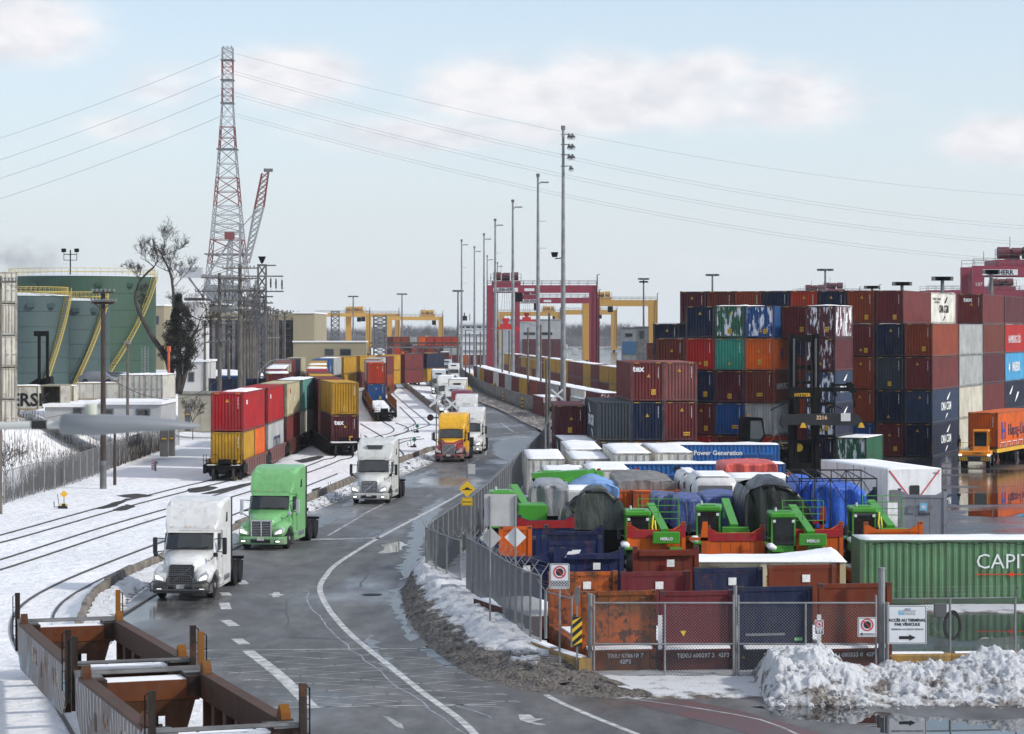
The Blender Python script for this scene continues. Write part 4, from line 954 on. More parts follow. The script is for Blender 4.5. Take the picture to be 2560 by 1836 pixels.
# ============================================================= BLACK CONTAINER HANDLER
def handler():
 Y = 176.0
 t = empty('container_handler', 'tall black empty-container handler with raised mast and spreader', 'forklift', (XU(2010, Y), Y, 0.012), math.radians(4))
 K = M_blackgear;
 for sx in (-1, 1):
  m = MB(); m.box(sx*0.95-0.16, sx*0.95+0.16, -0.2, 0.28, 0.5, 10.75); m.box(sx*0.62-0.10, sx*0.62+0.10, -0.12, 0.22, 0.6, 10.6); m.build('mast_rail', K, t)
  m = MB(); m.cyl((sx*0.80, -0.28, 7.9), 'z', 0.085, 5.0, 10); m.build('lift_cylinder', mat('cylinder_grey', (0.10,0.10,0.105), 0.3, 0.5), t)
 for z, h_ in ((10.4,0.55),(8.3,0.3),(7.2,0.22),(4.4,0.35),(2.9,0.25),(0.9,0.9)):
  m = MB(); m.box(-1.0, 1.0, -0.1, 0.2, z-h_/2, z+h_/2); m.build('cross_beam', K, t)
 m = MB(); m.tube([(0.35,-0.25,10.2),(0.5,-0.5,8.0),(0.45,-0.6,6.2)], 0.04, 5); m.tube([(-0.3,-0.25,10.2),(-0.42,-0.5,8.0),(-0.35,-0.6,6.2)], 0.04, 5); m.tube([(0.1,-0.25,10.2),(0.12,-0.45,7.0)], 0.03, 5); m.build('hydraulic_hose', M_black, t)
 m = MB(); m.box(-1.2, 1.2, -0.7, -0.25, 6.05, 6.85); m.box(-0.9, -0.5, -0.75, -0.3, 5.0, 6.05); m.box(0.5, 0.9, -0.75, -0.3, 5.0, 6.05); m.box(0.6, 3.2, -0.75, -0.45, 6.55, 6.85); m.box(2.0, 3.6, -0.7, -0.4, 6.95, 7.1)
 m.prism([(3.0,7.2),(3.35,7.25),(3.65,6.6),(3.45,6.4),(3.1,6.6)], 'y', -0.8, -0.4); m.bar((3.5,-0.6,6.4),(3.6,-0.6,5.4),0.12); m.bar((1.9,-0.7,7.2),(2.2,-0.7,6.2),0.2)
 m.bar((-1.2,-0.7,5.9),(-2.6,-0.7,5.2),0.08); m.bar((0.9,-0.72,6.1),(2.6,-0.72,5.3),0.08)
 m.build('carriage', K, t)
 m = MB(); m.prism([(-1.8,6.06-1.15),(2.4+0.9,4.95+0.05),(3.6,4.95),(4.1,4.45),(4.1,4.1),(-1.4,4.15),(-1.75,3.95),(-1.95,4.25)], 'y', -1.25, -0.65)
 m.build('spreader', mat('handler_dark', (0.014,0.014,0.015), 0.5, var=0.3), t)
 m = MB(); m.box(2.25, 3.55, -1.3, -1.26, 4.4, 5.0)
 m = MB(); m.box(2.45, 3.15, -1.30, -1.26, 4.42, 5.0); m.build('panel_plate', M_lens, t)
 for x in (-0.3, 3.95):
  m = MB(); m.prism([(x-0.25,3.95),(x+0.25,3.95),(x+0.08,4.3),(x-0.12,4.3)], 'y', -1.35, -1.1); m.build('twistlock_guide', M_yellow, t)
 letters('3216', 0.40, mat('pale_lettering', (0.75,0.5,0.3)), t, (1.05, -1.27, 4.55), bold=0.01)
 letters('HYSTER', 0.34, M_yellow, t, (-0.25, -0.72, 6.2), bold=0.01)
 for x in (-1.75, -1.2, 1.25, 1.75):
  w_ = wheel(t, x, 0.9, 0.82, 0.46)
 m = MB(); m.prism([(-0.95,0.25),(0.95,0.25),(1.0,2.2),(0.7,2.9),(-0.7,2.9),(-1.0,2.2)], 'y', 0.3, 1.4); m.build('front_frame', K, t)
 m = MB(); m.cyl((-0.35,0.15,2.45),'y',0.3,0.1,14); m.build('yellow_plate', M_yellow, t)
 m = MB(); m.bevbox(-1.3, 1.3, 1.4, 6.2, 0.9, 2.1, 0.1); m.bevbox(-1.3, 1.3, 4.4, 6.6, 1.0, 2.7, 0.15); bd = m.build('body', K, t)
 for sx in (-1, 1): wheel(t, sx*1.35, 5.2, 0.75, 0.45)
 for o in [ch for ch in t.children if False]: pass
 cb = empty('tmp', None, None)
 bpy.data.objects.remove(cb)
 m = MB(); x0 = -4.3
 m.prism([(0.0,2.55),(1.35,2.55),(1.75,3.3),(1.55,4.55),(0.15,4.62),(0.0,3.2)], 'y', 1.7, 3.3, Matrix.Translation((x0,0,0))); cab_ = m.build('operator_cab', K, t)
 m = MB(); m.prism([(0.62,2.85),(1.32,2.85),(1.62,3.35),(1.46,4.35),(0.66,4.35)], 'y', 1.66, 1.69, Matrix.Translation((x0,0,0))); m.build('cab_window', mat('cab_window_glass', (0.06,0.08,0.08), 0.05, spec=0.8), cab_)
 m = MB(); m.cyl((x0+0.6,2.3,4.75),'z',0.09,0.18,10); m.build('beacon', M_amber, cab_)
 m = MB()
 for k in range(4): m.tube([(x0-0.6+k*1.6,1.5,1.9),(x0-0.6+k*1.6,1.5,2.7)], 0.03, 5)
 m.tube([(x0-1.6,1.5,2.7),(x0+4.0,1.5,2.72)], 0.03, 5); m.tube([(x0+1.8,1.6,2.2),(x0+2.6,1.5,3.6),(x0+3.1,1.5,2.2)], 0.03, 5); m.tube([(x0-1.6,1.5,2.35),(x0+4.0,1.5,2.35)], 0.025, 5)
 m.build('handrail', mat('pale_yellow_paint', (0.5,0.38,0.16), 0.5), t)
 m = MB(); m.bevbox(x0-0.5, -1.0, 1.6, 4.0, 1.5, 2.5, 0.08); m.build('side_platform', K, t)
handler()
# ============================================================= RAILWAY
M_rail = mat('rail_steel', (0.045,0.038,0.034), 0.5, 0.3, var=0.3, world=True)
M_tie = mat('dark_ballast_and_ties', (0.035,0.032,0.03), 0.9, var=0.5, vscale=3, world=True, bump=0.03, bscale=8)
def rail_mesh(path, name, parent, z=0.0, w=0.10, h=0.06):
 path = smooth_path(path, 1.5); a = offset(path, -w/2); b = offset(path, w/2); n = len(path)
 vs = [];
 for p in a: vs.append((p.x, p.y, z+h))
 for p in b: vs.append((p.x, p.y, z+h))
 for p in a: vs.append((p.x, p.y, z-0.02))
 for p in b: vs.append((p.x, p.y, z-0.02))
 fs = []
 for i in range(n-1): fs += [(i, n+i, n+i+1, i+1), (i, i+1, 2*n+i+1, 2*n+i), (n+i, 3*n+i, 3*n+i+1, n+i+1)]
 mb = MB(); mb.add(vs, fs); return mb.build(name, M_rail, parent)
def track(label, ctr, group='tracks in the snowy rail yard'):
 """rails 1.435 m apart along a centre line in world metres"""
 ctr = [Vector((x, y, 0)) for x, y in ctr]; p = smooth_path(ctr, 3.0)
 t = empty('railway_track', label, 'railway track', (0,0,0), 0, group)
 for d in (-0.755, 0.755): rail_mesh(offset(p, d), 'rail', t)
 return t
def track_px(label, rails):
 t = empty('railway_track', label, 'railway track', (0,0,0), 0, 'tracks in the snowy rail yard')
 for r in rails: rail_mesh([G(*p) for p in r], 'rail', t)
 return t
track('track leading under the red and yellow double-stack cars at left', [(-33,90),(-31,100),(-29,115),(-27,127.5),(-24.8,150),(-22.6,168),(-21.1,180),(-20.7,200),(-20.7,240),(-24,262),(-30,320),(-35.5,395),(-36,470)])
track('middle track leading to the cars with the yellow and tex containers', [(-26.5,95),(-24.2,112),(-21.9,137),(-18.6,165),(-16.2,190),(-15.2,205),(-14.7,213),(-19.5,250),(-23,285),(-26.5,330),(-29.5,375),(-29.5,405),(-26.5,430),(-22,450),(-17,468)])
track('curved track under the empty rusty well cars', [(-4.5,42),(-8.2,55),(-11.2,66),(-14.3,77),(-17.2,87),(-18.8,96),(-19.0,105),(-18.2,117),(-16.6,135),(-15.2,152),(-13.9,168),(-12.6,185)])
track('track just left of the concrete wall beside the trucks', [(-15.9,90),(-15.7,98),(-15.3,110),(-14.3,130),(-12.9,150),(-11.6,168),(-10.0,190),(-9.2,200)])
track_px('crossover track by the two green switch targets', [[(955,1054),(984,1072),(977,1083),(947,1091),(900,1106),(850,1125)], [(989,1058),(1019,1070),(1014,1081),(972,1093),(930,1104),(870,1125)]])
track_px('branch track crossing toward the road by the green targets', [[(901,1060),(962,1097),(1009,1137),(982,1152)], [(912,1090),(930,1105),(960,1128)]])
track_px('long track beside the far concrete blocks', [[(983,962),(984,982),(992,992),(1018,1015),(1055,1045),(1073,1060),(1071,1065),(1021,1080),(985,1092)], [(1000,1018),(1020,1038),(1036,1054),(1037,1062),(1010,1074)]])
track_px('short far spur in the snow by the maroon truck', [[(1048,950),(1054,956)], [(1058,948),(1066,956)]])
track_px('track curving from the switch targets toward the green truck', [[(984,1105),(1010,1098),(1050,1093)], [(984,1118),(1015,1104),(1060,1098)]])
track('track passing behind the fence beside snow-topped containers', [(17,225),(13,262),(8.7,308),(1.3,387),(-5,470),(-9,540)], 'tracks in the snowy rail yard')
for k, px in enumerate(([(232,1272),(300,1252),(330,1246),(300,1262),(258,1273)], [(280,1275),(318,1262),(340,1268),(300,1278)],
      [(470,1222),(520,1216),(545,1220),(510,1230),(472,1232)], [(500,1236),(560,1222),(600,1212),(640,1205),(560,1232)], [(735,1152),(800,1140),(802,1146),(760,1158)], [(775,1226),(800,1218),(798,1226),(782,1230)],
      [(995,1145),(1012,1140),(1008,1150),(985,1153)],[(290,1240),(340,1235),(380,1240),(330,1246)])):
 mb = MB(); mb.fix = False; pts = smooth_path([G(*p) for p in px] + [G(*px[0])], 1.0)[:-1]
 pts = [p + Vector((noise.noise(p*2), noise.noise(p*2+Vector((5,5,5))), 0))*0.25 for p in pts]
 mb.poly([(p.x, p.y, 0.008+0.004*(k % 2)) for p in pts]); tag(mb.build('bare_ballast', M_tie), kind='structure')
def bogie(t, y, K=None):
 m = MB()
 for sx in (-1, 1):
  m.prism([(y-1.2,0.55),(y-0.9,0.42),(y-0.5,0.30),(y+0.5,0.30),(y+0.9,0.42),(y+1.2,0.55),(y+0.6,0.75),(y-0.6,0.75)], 'x', sx*0.98-0.07, sx*0.98+0.07)
  m.box(sx*0.98-0.12, sx*0.98+0.12, y-0.35, y+0.35, 0.35, 0.62)
 m.box(-0.95, 0.95, y-0.2, y+0.2, 0.45, 0.7)
 b = m.build('bogie', M_blackgear, t)
 for yy in (y-0.88, y+0.88):
  for sx in (-1, 1):
   m = MB(); m.cyl((sx*0.76, yy, 0.46), 'x', 0.46, 0.13, 18); m.cyl((sx*0.70, yy, 0.46), 'x', 0.50, 0.03, 18); m.build('wheel', M_rail, b)
WELLC = {'pinkbrown': c('6b4b48'), 'rust': c('6a3a20'), 'dark': c('1f1a1a'), 'brown': c('4a2a24')}
def well_car(loc, az, col, label, detail=True, L_=14.6, end=True, group='loaded container rail cars'):
 t = empty('well_car', label, 'rail car', (loc[0], loc[1], 0), math.radians(-az), group)
 m = MB(); yo = 1.2
 for sx in (-1, 1):
  mb = MB(); mb.prism([(0.9,1.45),(L_-0.9,1.45),(L_-1.6,0.55),(L_-3.0,0.28),(3.0,0.28),(1.6,0.55)], 'x', sx*1.46, sx*1.36)
  mb.box(min(sx*1.33,sx*1.50), max(sx*1.33,sx*1.50), 0.9, L_-0.9, 1.38, 1.5)
  for k in range(9): y = 1.6 + k*(L_-3.2)/8; mb.box(min(sx*1.46,sx*1.49), max(sx*1.46,sx*1.49), y-0.05, y+0.05, 0.5, 1.38)
  mb.build('side_sill', M_dirty, t, color=col)
 mb = MB(); mb.box(-1.3, 1.3, 2.0, L_-2.0, 0.72, 0.80); mb.build('well_floor', M_blackgear, t)
 for y0, y1 in ((-0.2, 1.9), (L_-1.9, L_+0.2)):
  mb = MB(); mb.box(-1.45, 1.45, y0+0.1, y1, 0.85, 1.12); mb.box(-0.35, 0.35, y0, y1, 0.62, 0.86); mb.box(-1.5,-1.3,y0,y1,0.55,1.2); mb.box(1.3,1.5,y0,y1,0.55,1.2); mb.build('end_platform', M_blackgear, t)
  bogie(t, (y0+y1)/2)
 if end:
  mb = MB()
  for sx in (-1, 1):
   mb.tube([(sx*1.45,-0.25,0.6),(sx*1.45,-0.25,1.95),(sx*1.25,-0.25,1.95),(sx*1.25,-0.25,0.6)], 0.025, 5)
   for z in (0.9,1.2,1.5): mb.tube([(sx*1.25,-0.25,z),(sx*1.45,-0.25,z)], 0.018, 4)
  mb.tube([(-1.3,-0.3,1.3),(1.3,-0.3,1.3)], 0.03, 5); mb.build('grab_rail', M_blackgear, t)
  mb = MB(); mb.box(-0.14, 0.14, -0.75, -0.1, 0.62, 0.86); mb.box(-0.2, 0.2, -0.9, -0.7, 0.58, 0.92); mb.build('coupler', M_blackgear, t)
  mb = MB(); mb.tube([(-0.7+0.33*math.cos(a*math.pi/8), -0.12, 1.62+0.33*math.sin(a*math.pi/8)) for a in range(17)], 0.02, 5)
  for a in range(4): mb.bar((-0.7,-0.12,1.62),(-0.7+0.33*math.cos(a*math.pi/2),-0.12,1.62+0.33*math.sin(a*math.pi/2)),0.02)
  mb.build('brake_wheel', M_blackgear, t)
  mb = MB(); mb.cyl((0.0,0.3,1.35),'x',0.22,0.9,10); mb.cyl((0.75,0.3,1.3),'z',0.16,0.5,8); mb.build('brake_gear', M_blackgear, t)
  mb = MB(); mb.box(-1.3, -0.7, 0.1, 0.8, 1.12, 1.16); mb.box(0.5, 1.2, 0.1, 0.7, 1.12, 1.15); mb.build('snow_cover', M_snow, t)
 return t
GS = 'containers riding double-stacked in the left trains'
def stack2(x, y, az, cars, z0=0.92):
 """cars: list bottom to top of (colour, height, length key, label, kwargs)"""
 z = z0; out = []
 for cn, h, lk, lab, kw in cars:
  a = math.radians(az); out.append(container((x + math.sin(a)*0, y, z), az, h, lk, C_[cn], lab, GS, **kw)); z += h + 0.005
 return out
R = {}
for i, (x, y, az, wc) in enumerate(((-21.05,176.6,1.6,'pinkbrown'),(-20.75,191.6,0.5,'pinkbrown'),(-20.65,206.7,0.2,'brown'),(-20.6,221.8,0,'dark'))):
 well_car((x, y), az, WELLC[wc], ['brown graffiti-marked well car carrying the first red and yellow containers','pinkish-brown well car under the grey COSCO container','brown well car with a white panel under the beige container','dark well car, fourth in the red train'][i], end=(i == 0))
K0 = dict();
a = stack2(-21.0, 178.2, 1.6, [('yellow', H8, '20', 'mustard container low in the first well car of the left train', dict()), ('crimson', HC, '40', 'crimson container on top, nearest in the left train', dict(snow=False))])
inst('snow_cover', snow_slab(9.0, 2, 0.12, 0.9, 0.2), a[1], (0.1, 3.0, HC-0.01))
container((-20.82, 184.4, 0.92), 1.6, H8, '20', C_['orange'], 'small orange container behind the mustard one in the first well car', GS, marks=0)
b = stack2(-20.7, 193.2, 0.5, [('grey', H8, '40', 'light grey container with COSCO lettering low in the second well car', dict()), ('crimson', HC, '40', 'crimson container on top, second in the left train', dict())])
c3 = stack2(-20.6, 208.3, 0.2, [('maroon', H8, '40', 'maroon container low in the third well car of the left train', dict(marks=0)), ('beige', HC, '40', 'beige container with red mark on top, third in the left train', dict(marks=0))])
c4 = stack2(-20.55, 223.4, 0, [('cream', H8, '40', 'cream container low in the fourth well car of the left train', dict(marks=0)), ('bgreen', HC, '40', 'pale grey-green snow-topped container, fourth in the left train', dict(marks=0, snow=True))])
side_text(b[0], 'COSCO', 1.5, mat('print_dark_blue', (0.02,0.04,0.12)), 6.5, 0.35, bold=0.03)
for q in (a[1], b[1]): side_text(q, 'UES', 0.42, M_white, 1.7, 2.0, bold=0.02)
side_text(c4[1], 'H', 1.0, M_white, 5.5, 1.3, bold=0.08); side_text(c3[1], 'e', 0.9, M_red, 3.0, 2.0, bold=0.05)
swoosh(c3[1], 6.5, 1.4, 1.0)
p1b = smooth_path([Vector(p+(0,)) for p in ((-24.2,250),(-28.3,290),(-31,326),(-33.4,352),(-35.5,395),(-36,445))], 1.0)
def along(path, dist):
 s_ = 0
 for i in range(len(path)-1):
  l = (path[i+1]-path[i]).length
  if s_ + l >= dist:
   q = path[i].lerp(path[i+1], (dist-s_)/l); d = path[i+1]-path[i]; return q, math.degrees(math.atan2(d.x, d.y))
  s_ += l
 d = path[-1]-path[-2]; return path[-1].copy(), math.degrees(math.atan2(d.x, d.y))
for k, (cb, ct) in enumerate((('maroon','maroon'),('yellow','maroon'),('brown','dkmaroon'),('maroon','beige'),('rust','grey'),('maroon','brown'),('yellow','pink'),('maroon','maroon'),('rust','navy'),('maroon','beige'))):
 q, azk = along(p1b, 6 + k*15.2); q2, _ = along(p1b, 6 + k*15.2 + 12.2); azk = math.degrees(math.atan2((q2-q).x, (q2-q).y))
 nth = ['first','second','third','fourth','fifth','sixth','seventh','eighth','ninth','tenth'][k]
 stack2(q.x, q.y, azk, [(cb, H8, '40', f'{CN[cb]} container low, {nth} car of the train along the dark building', dict(marks=0)), (ct, HC, '40', f'{CN[ct]} container on top, {nth} car of the train along the dark building', dict(snow=(k in (0,2,3)), marks=1 if k == 0 else 0))])
 if k < 6: well_car((q.x - math.sin(math.radians(azk))*1.2, q.y-1.2), azk, WELLC['brown'], f'dark well car, {nth} in the train along the dark building', end=False)
p2 = smooth_path([Vector(p+(0,)) for p in ((-14.7,213),(-17.2,229),(-19.5,247),(-23,285),(-26.5,330),(-29.5,372),(-30.0,395),(-28.5,415),(-25,434),(-20.5,452),(-16,470))], 1.0)
cols2 = [('dkmaroon','yellow'),('maroon','maroon'),('maroon','yellow'),('yellow','maroon'),('brown','yellow'),('yellow','yellow'),('crimson','crimson'),('yellow','yellow'),('maroon','yellow'),('blue','blue'),('blue','blue'),
   ('grey','beige'),('navy','yellow'),('maroon','yellow'),('maroon','yellow'),('yellow','yellow'),('maroon','maroon'),('navy','yellow')]
cols2 = [('dkmaroon','yellow'),('maroon','maroon'),('maroon','yellow'),('yellow','maroon'),('crimson','crimson'),('yellow','yellow'),('maroon','yellow'),('yellow','yellow'),('brown','yellow'),('grey','yellow'),('blue','blue'),
   ('beige','blue'),('navy','grey'),('yellow','yellow'),('maroon','yellow'),('yellow','yellow'),('maroon','maroon'),('yellow','navy'),('maroon','yellow')]
names = ['first','second','third','fourth','fifth','sixth','seventh','eighth','ninth','tenth','eleventh','twelfth','thirteenth','fourteenth','fifteenth','sixteenth','seventeenth','eighteenth','nineteenth']
for k, (cb, ct) in enumerate(cols2):
 q, _ = along(p2, k*14.9); q2, _ = along(p2, k*14.9+12.2); azk = math.degrees(math.atan2((q2-q).x, (q2-q).y))
 l1 = 'dark maroon container with white tex lettering, low at the train end' if k == 0 else f'{CN[cb]} container low, {names[k]} car of the long middle train'
 l2 = 'mustard yellow container on top of the tex one at the train end' if k == 0 else f'{CN[ct]} container on top, {names[k]} car of the long middle train'
 o = stack2(q.x, q.y, azk, [(cb, H8, '40', l1, dict(marks=1 if k == 0 else 0)), (ct, HC, '40', l2, dict(marks=1 if k == 0 else 0, snow=(k in (5, 7, 12))))])
 if k == 0: letters('tex', 0.62, M_white, o[0], (-0.55, 0.02, 1.75), bold=0.02)
 if k in (10, 11): side_text(o[1], 'APL', 1.2, M_white, 6, 0.9, bold=0.02)
 if k < 12: well_car((q.x, q.y-1.3), azk, WELLC['dark'], f'dark well car with snow on its ledges, {names[k]} of the long middle train', end=(k == 0))
mb = MB(); mb.box(-1.15, 1.1, -0.1, 0.7, 1.13, 1.24); o = mb.build('snow_cover', M_snow, [x for x in bpy.data.objects if x.get('label') == 'dark well car with snow on its ledges, first of the long middle train'][0])
p3 = smooth_path([Vector(p+(0,)) for p in ((-15.3,290),(-18.6,333),(-21.4,370),(-22.4,400),(-21.5,425))], 1.0)
for k, (cb, ct) in enumerate((('blue','ored'),('brown','grey'),('yellow','maroon'),('maroon','beige'),('brown','grey'),('rust','maroon'))):
 q, _ = along(p3, 43.5+k*14.9); q2, _ = along(p3, 43.5+k*14.9+12.2); azk = math.degrees(math.atan2((q2-q).x, (q2-q).y))
 stack2(q.x, q.y, azk, [(cb, H8, '40', f'{CN[cb]} container low, {names[k]} loaded car of the train behind the empty rusty car', dict(marks=0 if k else 1)), (ct, HC, '40', f'{CN[ct]} container on top, {names[k]} loaded car behind the empty rusty car', dict(marks=0 if k else 1))])
 well_car((q.x, q.y-1.3), azk, WELLC['rust'], f'rusty well car, {names[k]} loaded one of the orange-red train', end=False)
for k in (0, 1, 2):
 q, azk = along(p3, k*14.5)
 w = well_car((q.x, q.y), azk, WELLC['rust'], ['empty rusty rail car with a snow-filled deck, at the end of its train','second empty rusty car behind the snow-filled one','third empty rusty car just before the blue container'][k], end=(k == 0))
 mb = MB()
 for sx in (-1, 1):
  for j in range(9): mb.tube([(sx*1.45, 0.8+j*1.6, 1.3),(sx*1.45, 0.8+j*1.6, 2.55)], 0.05, 5)
 mb.build('stake_posts', M_dirty, w, color=c('7a4a2a'))
 inst('snow_cover', snow_slab(12.5, 1+k, 0.25, 1.15), w, (0, 1.2, 1.15))
p4 = smooth_path([Vector(p+(0,)) for p in ((20.5,322),(15.7,378),(6.2,504),(-1.5,585),(-8,650))], 1.0)
cr = random.Random(5)
seq = ['maroon','maroon','yellow','yellow','yellow','maroon','yellow','maroon','maroon','yellow','yellow','yellow','yellow','maroon','yellow','yellow','yellow','maroon','yellow','yellow']
for k, ct in enumerate(seq):
 q, azk = along(p4, k*12.8)
 cb = 'maroon' if k % 3 else 'yellow'
 nm = names[k] if k < 19 else 'twentieth'
 for z, cc, w in ((0.15, cb, 'lower'), (0.15+H8, ct, 'upper')):
  container((q.x, q.y, z), azk, H8, '40', C_[cc], f'{CN[cc]} {w} container, {nm} from the near block in the row beyond the fence', 'two-high row beyond the fence', marks=0, snow=(w == 'upper' and k % 4 != 1))
p5 = smooth_path([Vector(p+(0,)) for p in ((11.5,282),(8.7,308),(1.3,387),(-5,470),(-9,540))], 1.0)
for k, ct in enumerate(('maroon','white','maroon','grey','maroon','rust','yellow','maroon','grey','maroon','white','maroon','maroon','yellow','grey','maroon')):
 q, azk = along(p5, k*13.6)
 container((q.x, q.y, 1.05), azk, H8, '40', C_[ct], f'{CN[ct]} snow-roofed container, {names[k]} in the single row behind the fence', 'single row of snow-roofed containers', marks=0, snow=True, crust='end' if k == 0 else None)
 if k < 8:
  t = empty('flat_car', f'low flat car under the {names[k]} snow-roofed container behind the fence', 'rail car', (q.x, q.y, 0), math.radians(-azk), 'flat cars behind the fence')
  mb = MB(); mb.box(-1.3, 1.3, -0.6, 12.8, 0.8, 1.03); mb.build('deck', M_blackgear, t); bogie(t, 1.5); bogie(t, 10.8)
for k, (u, Y, az, cn, lab) in enumerate(((1380,300,-5,'maroon','maroon snow-streaked container beside the crossing sign'),(1478,292,-5,'white','white container with lock rods left of the orange edge'),(1520,286,-3,'orange','orange container edge peeping left of the near block'))):
 container((XU(u, Y), Y, 0.05), az, H8, '40', C_[cn], lab, 'single containers between fence and near block', marks=0, snow=True, crust='end' if k == 0 else None, style='door' if k == 1 else 'end')
def empty_well(x, y, az, z, L_, label, W_=1.62, slope=0.0):
 t = empty('empty_well_car', label, 'rail car', (x, y, z), math.radians(-az), 'empty well cars in the left foreground'); t.rotation_euler[0] = math.radians(slope)
 RU = c('3f2414'); GY = c('6e645f')
 for sx in (-1, 1):
  mb = MB()
  mb.prism([(0.25,0.0),(L_-0.25,0.0),(L_-0.4,-0.85),(L_-1.3,-1.35),(1.3,-1.35),(0.4,-0.85)], 'x', sx*W_, sx*(W_-0.05))
  mb.build('side_plate', M_graf if sx < 0 else M_dirty, t, color=GY)
  for y0, y1, zz, cc in ((2.2,4.0,-0.55,'9a948c'),(5.5,6.3,-0.45,'8c8680'),(8.8,10.6,-0.5,'a29c92'),(7.2,7.6,-0.7,'3a3432')):
   if y1 > L_-0.5: continue
   mb = MB(); mb.box(min(sx*W_,sx*(W_+0.004)), max(sx*W_,sx*(W_+0.004)), y0, y1, zz-0.22, zz+0.22); mb.build('worn_paint_panel', M_blotch, t, color=c(cc))
  mb = MB(); mb.box(min(sx*(W_-0.30),sx*(W_+0.02)), max(sx*(W_-0.30),sx*(W_+0.02)), 1.0, L_-1.0, -0.03, 0.06)
  mb.box(min(sx*(W_-0.30),sx*(W_-0.26)), max(sx*(W_-0.30),sx*(W_-0.26)), 1.0, L_-1.0, -0.55, -0.03); mb.build('top_chord', M_dirty, t, color=c('4a3226'))
  for k in range(7):
   y0 = 1.4 + k*(L_-2.8)/6; mb = MB(); mb.box(min(sx*(W_-0.24),sx*(W_-0.06)), max(sx*(W_-0.24),sx*(W_-0.06)), y0-0.06, y0+0.06, -1.3, -0.05); mb.build('side_post', M_dirty, t, color=RU)
  for y0, s_ in ((1.25, 1), (L_-1.25, -1)):
   mb = MB(); mb.prism([(y0-0.20,0.06),(y0+0.26,0.06),(y0+0.20,0.22),(y0+0.02,0.36),(y0-0.18,0.20)], 'x', sx*(W_-0.24), sx*(W_-0.03))
   mb.build('container_guide', M_dirty, t, color=c('74480f') if sx > 0 else c('4c2c14'))
  for y0 in (-0.02, L_-0.02):
   mb = MB(); mb.box(min(sx*(W_-0.10),sx*(W_+0.05)), max(sx*(W_-0.10),sx*(W_+0.05)), y0-0.06, y0+0.06, -0.9 if sx < 0 else -0.5, 0.95); mb.build('corner_post', M_dirty, t, color=c('7a4c10') if (sx > 0 and y0 > 5) else c('221a16'))
   mb = MB(); xx = sx*(W_+0.12); mb.tube([(xx,y0,-0.6),(xx,y0,0.85),(xx-sx*0.08,y0,0.9)], 0.018, 5)
   for q in range(4): mb.tube([(xx,y0,-0.4+q*0.3),(xx-sx*0.14,y0,-0.4+q*0.3)], 0.014, 4)
   mb.build('ladder', M_blackgear, t)
  mb = MB(); mb.box(min(sx*(W_-0.6),sx*W_), max(sx*(W_-0.6),sx*W_), 0.15, 0.95, 0.0, 0.04); mb.box(min(sx*(W_-0.6),sx*W_), max(sx*(W_-0.6),sx*W_), L_-0.95, L_-0.15, 0.0, 0.04)
  mb.build('walkway_grate', M_galv_dk, t)
 for y0, s_ in ((0.15, 1), (L_-0.15, -1)):
  mb = MB(); mb.tube([(-W_,y0,0.08),(W_,y0,0.08)], 0.045, 6); mb.tube([(-W_,y0+s_*0.22,0.06),(W_,y0+s_*0.22,0.06)], 0.045, 6)
  for x in (-0.6, 0.6): mb.box(x-0.03, x+0.03, min(y0,y0+s_*0.22), max(y0,y0+s_*0.22), 0.02, 0.10)
  mb.build('cross_walk_bar', M_galv_dk, t)
  yb = y0 + s_*1.1
  mb = MB(); mb.box(-W_+0.05, W_-0.05, min(yb, yb+s_*0.12), max(yb, yb+s_*0.12), -0.55, -0.08); mb.box(-W_+0.3, W_-0.3, min(yb, yb-s_*1.0), max(yb, yb-s_*1.0), -0.60, -0.50); mb.build('end_beam', M_dirty, t, color=c('5c3014'))
  mb = MB(); mb.box(-W_+0.62, W_-0.62, min(yb-s_*0.9, yb), max(yb-s_*0.9, yb), -0.12, -0.07); mb.build('snow_cover', M_snow, t)
  mb = MB(); mb.prism([(-1.2,-0.56),(1.2,-0.56),(1.0,-1.25),(0.45,-1.30),(0.45,-0.95),(-0.45,-0.95),(-0.45,-1.30),(-1.0,-1.25)], 'y', yb+s_*0.02, yb+s_*0.10); mb.build('bulkhead', M_dirty, t, color=c('40240f'))
  for x in (-W_+0.35, W_-0.35): mb = MB(); mb.box(x-0.28, x+0.28, min(yb-s_*1.0,yb+s_*0.14), max(yb-s_*1.0,yb+s_*0.14), -0.5, 0.0); mb.build('corner_box', M_dirty, t, color=c('2c1a12'))
 for k in range(5):
  y0 = 2.6 + k*(L_-5.2)/4; mb = MB(); mb.box(-W_+0.1, W_-0.1, y0-0.15, y0+0.15, -1.32, -1.18); mb.build('floor_beam', M_dirty, t, color=c('3a2012'))
 for ya, yb_ in ((0.4, 1.2), (L_-1.2, L_-0.4)): mb = MB(); mb.box(-0.3, 0.3, ya, yb_, -1.3, -0.7); mb.build('draft_sill', M_blackgear, t)
 for y0 in (0.3, L_-0.3):
  for sx in (-1, 1):
   mb = MB(); mb.cyl((sx*0.76, y0, -z+0.46), 'x', 0.46, 0.14, 20); mb.build('wheel', M_rail, t)
  mb = MB(); mb.box(-1.0, 1.0, y0-0.5, y0+0.5, -z+0.42, -z+0.68); mb.build('bogie_frame', M_blackgear, t)
 return t
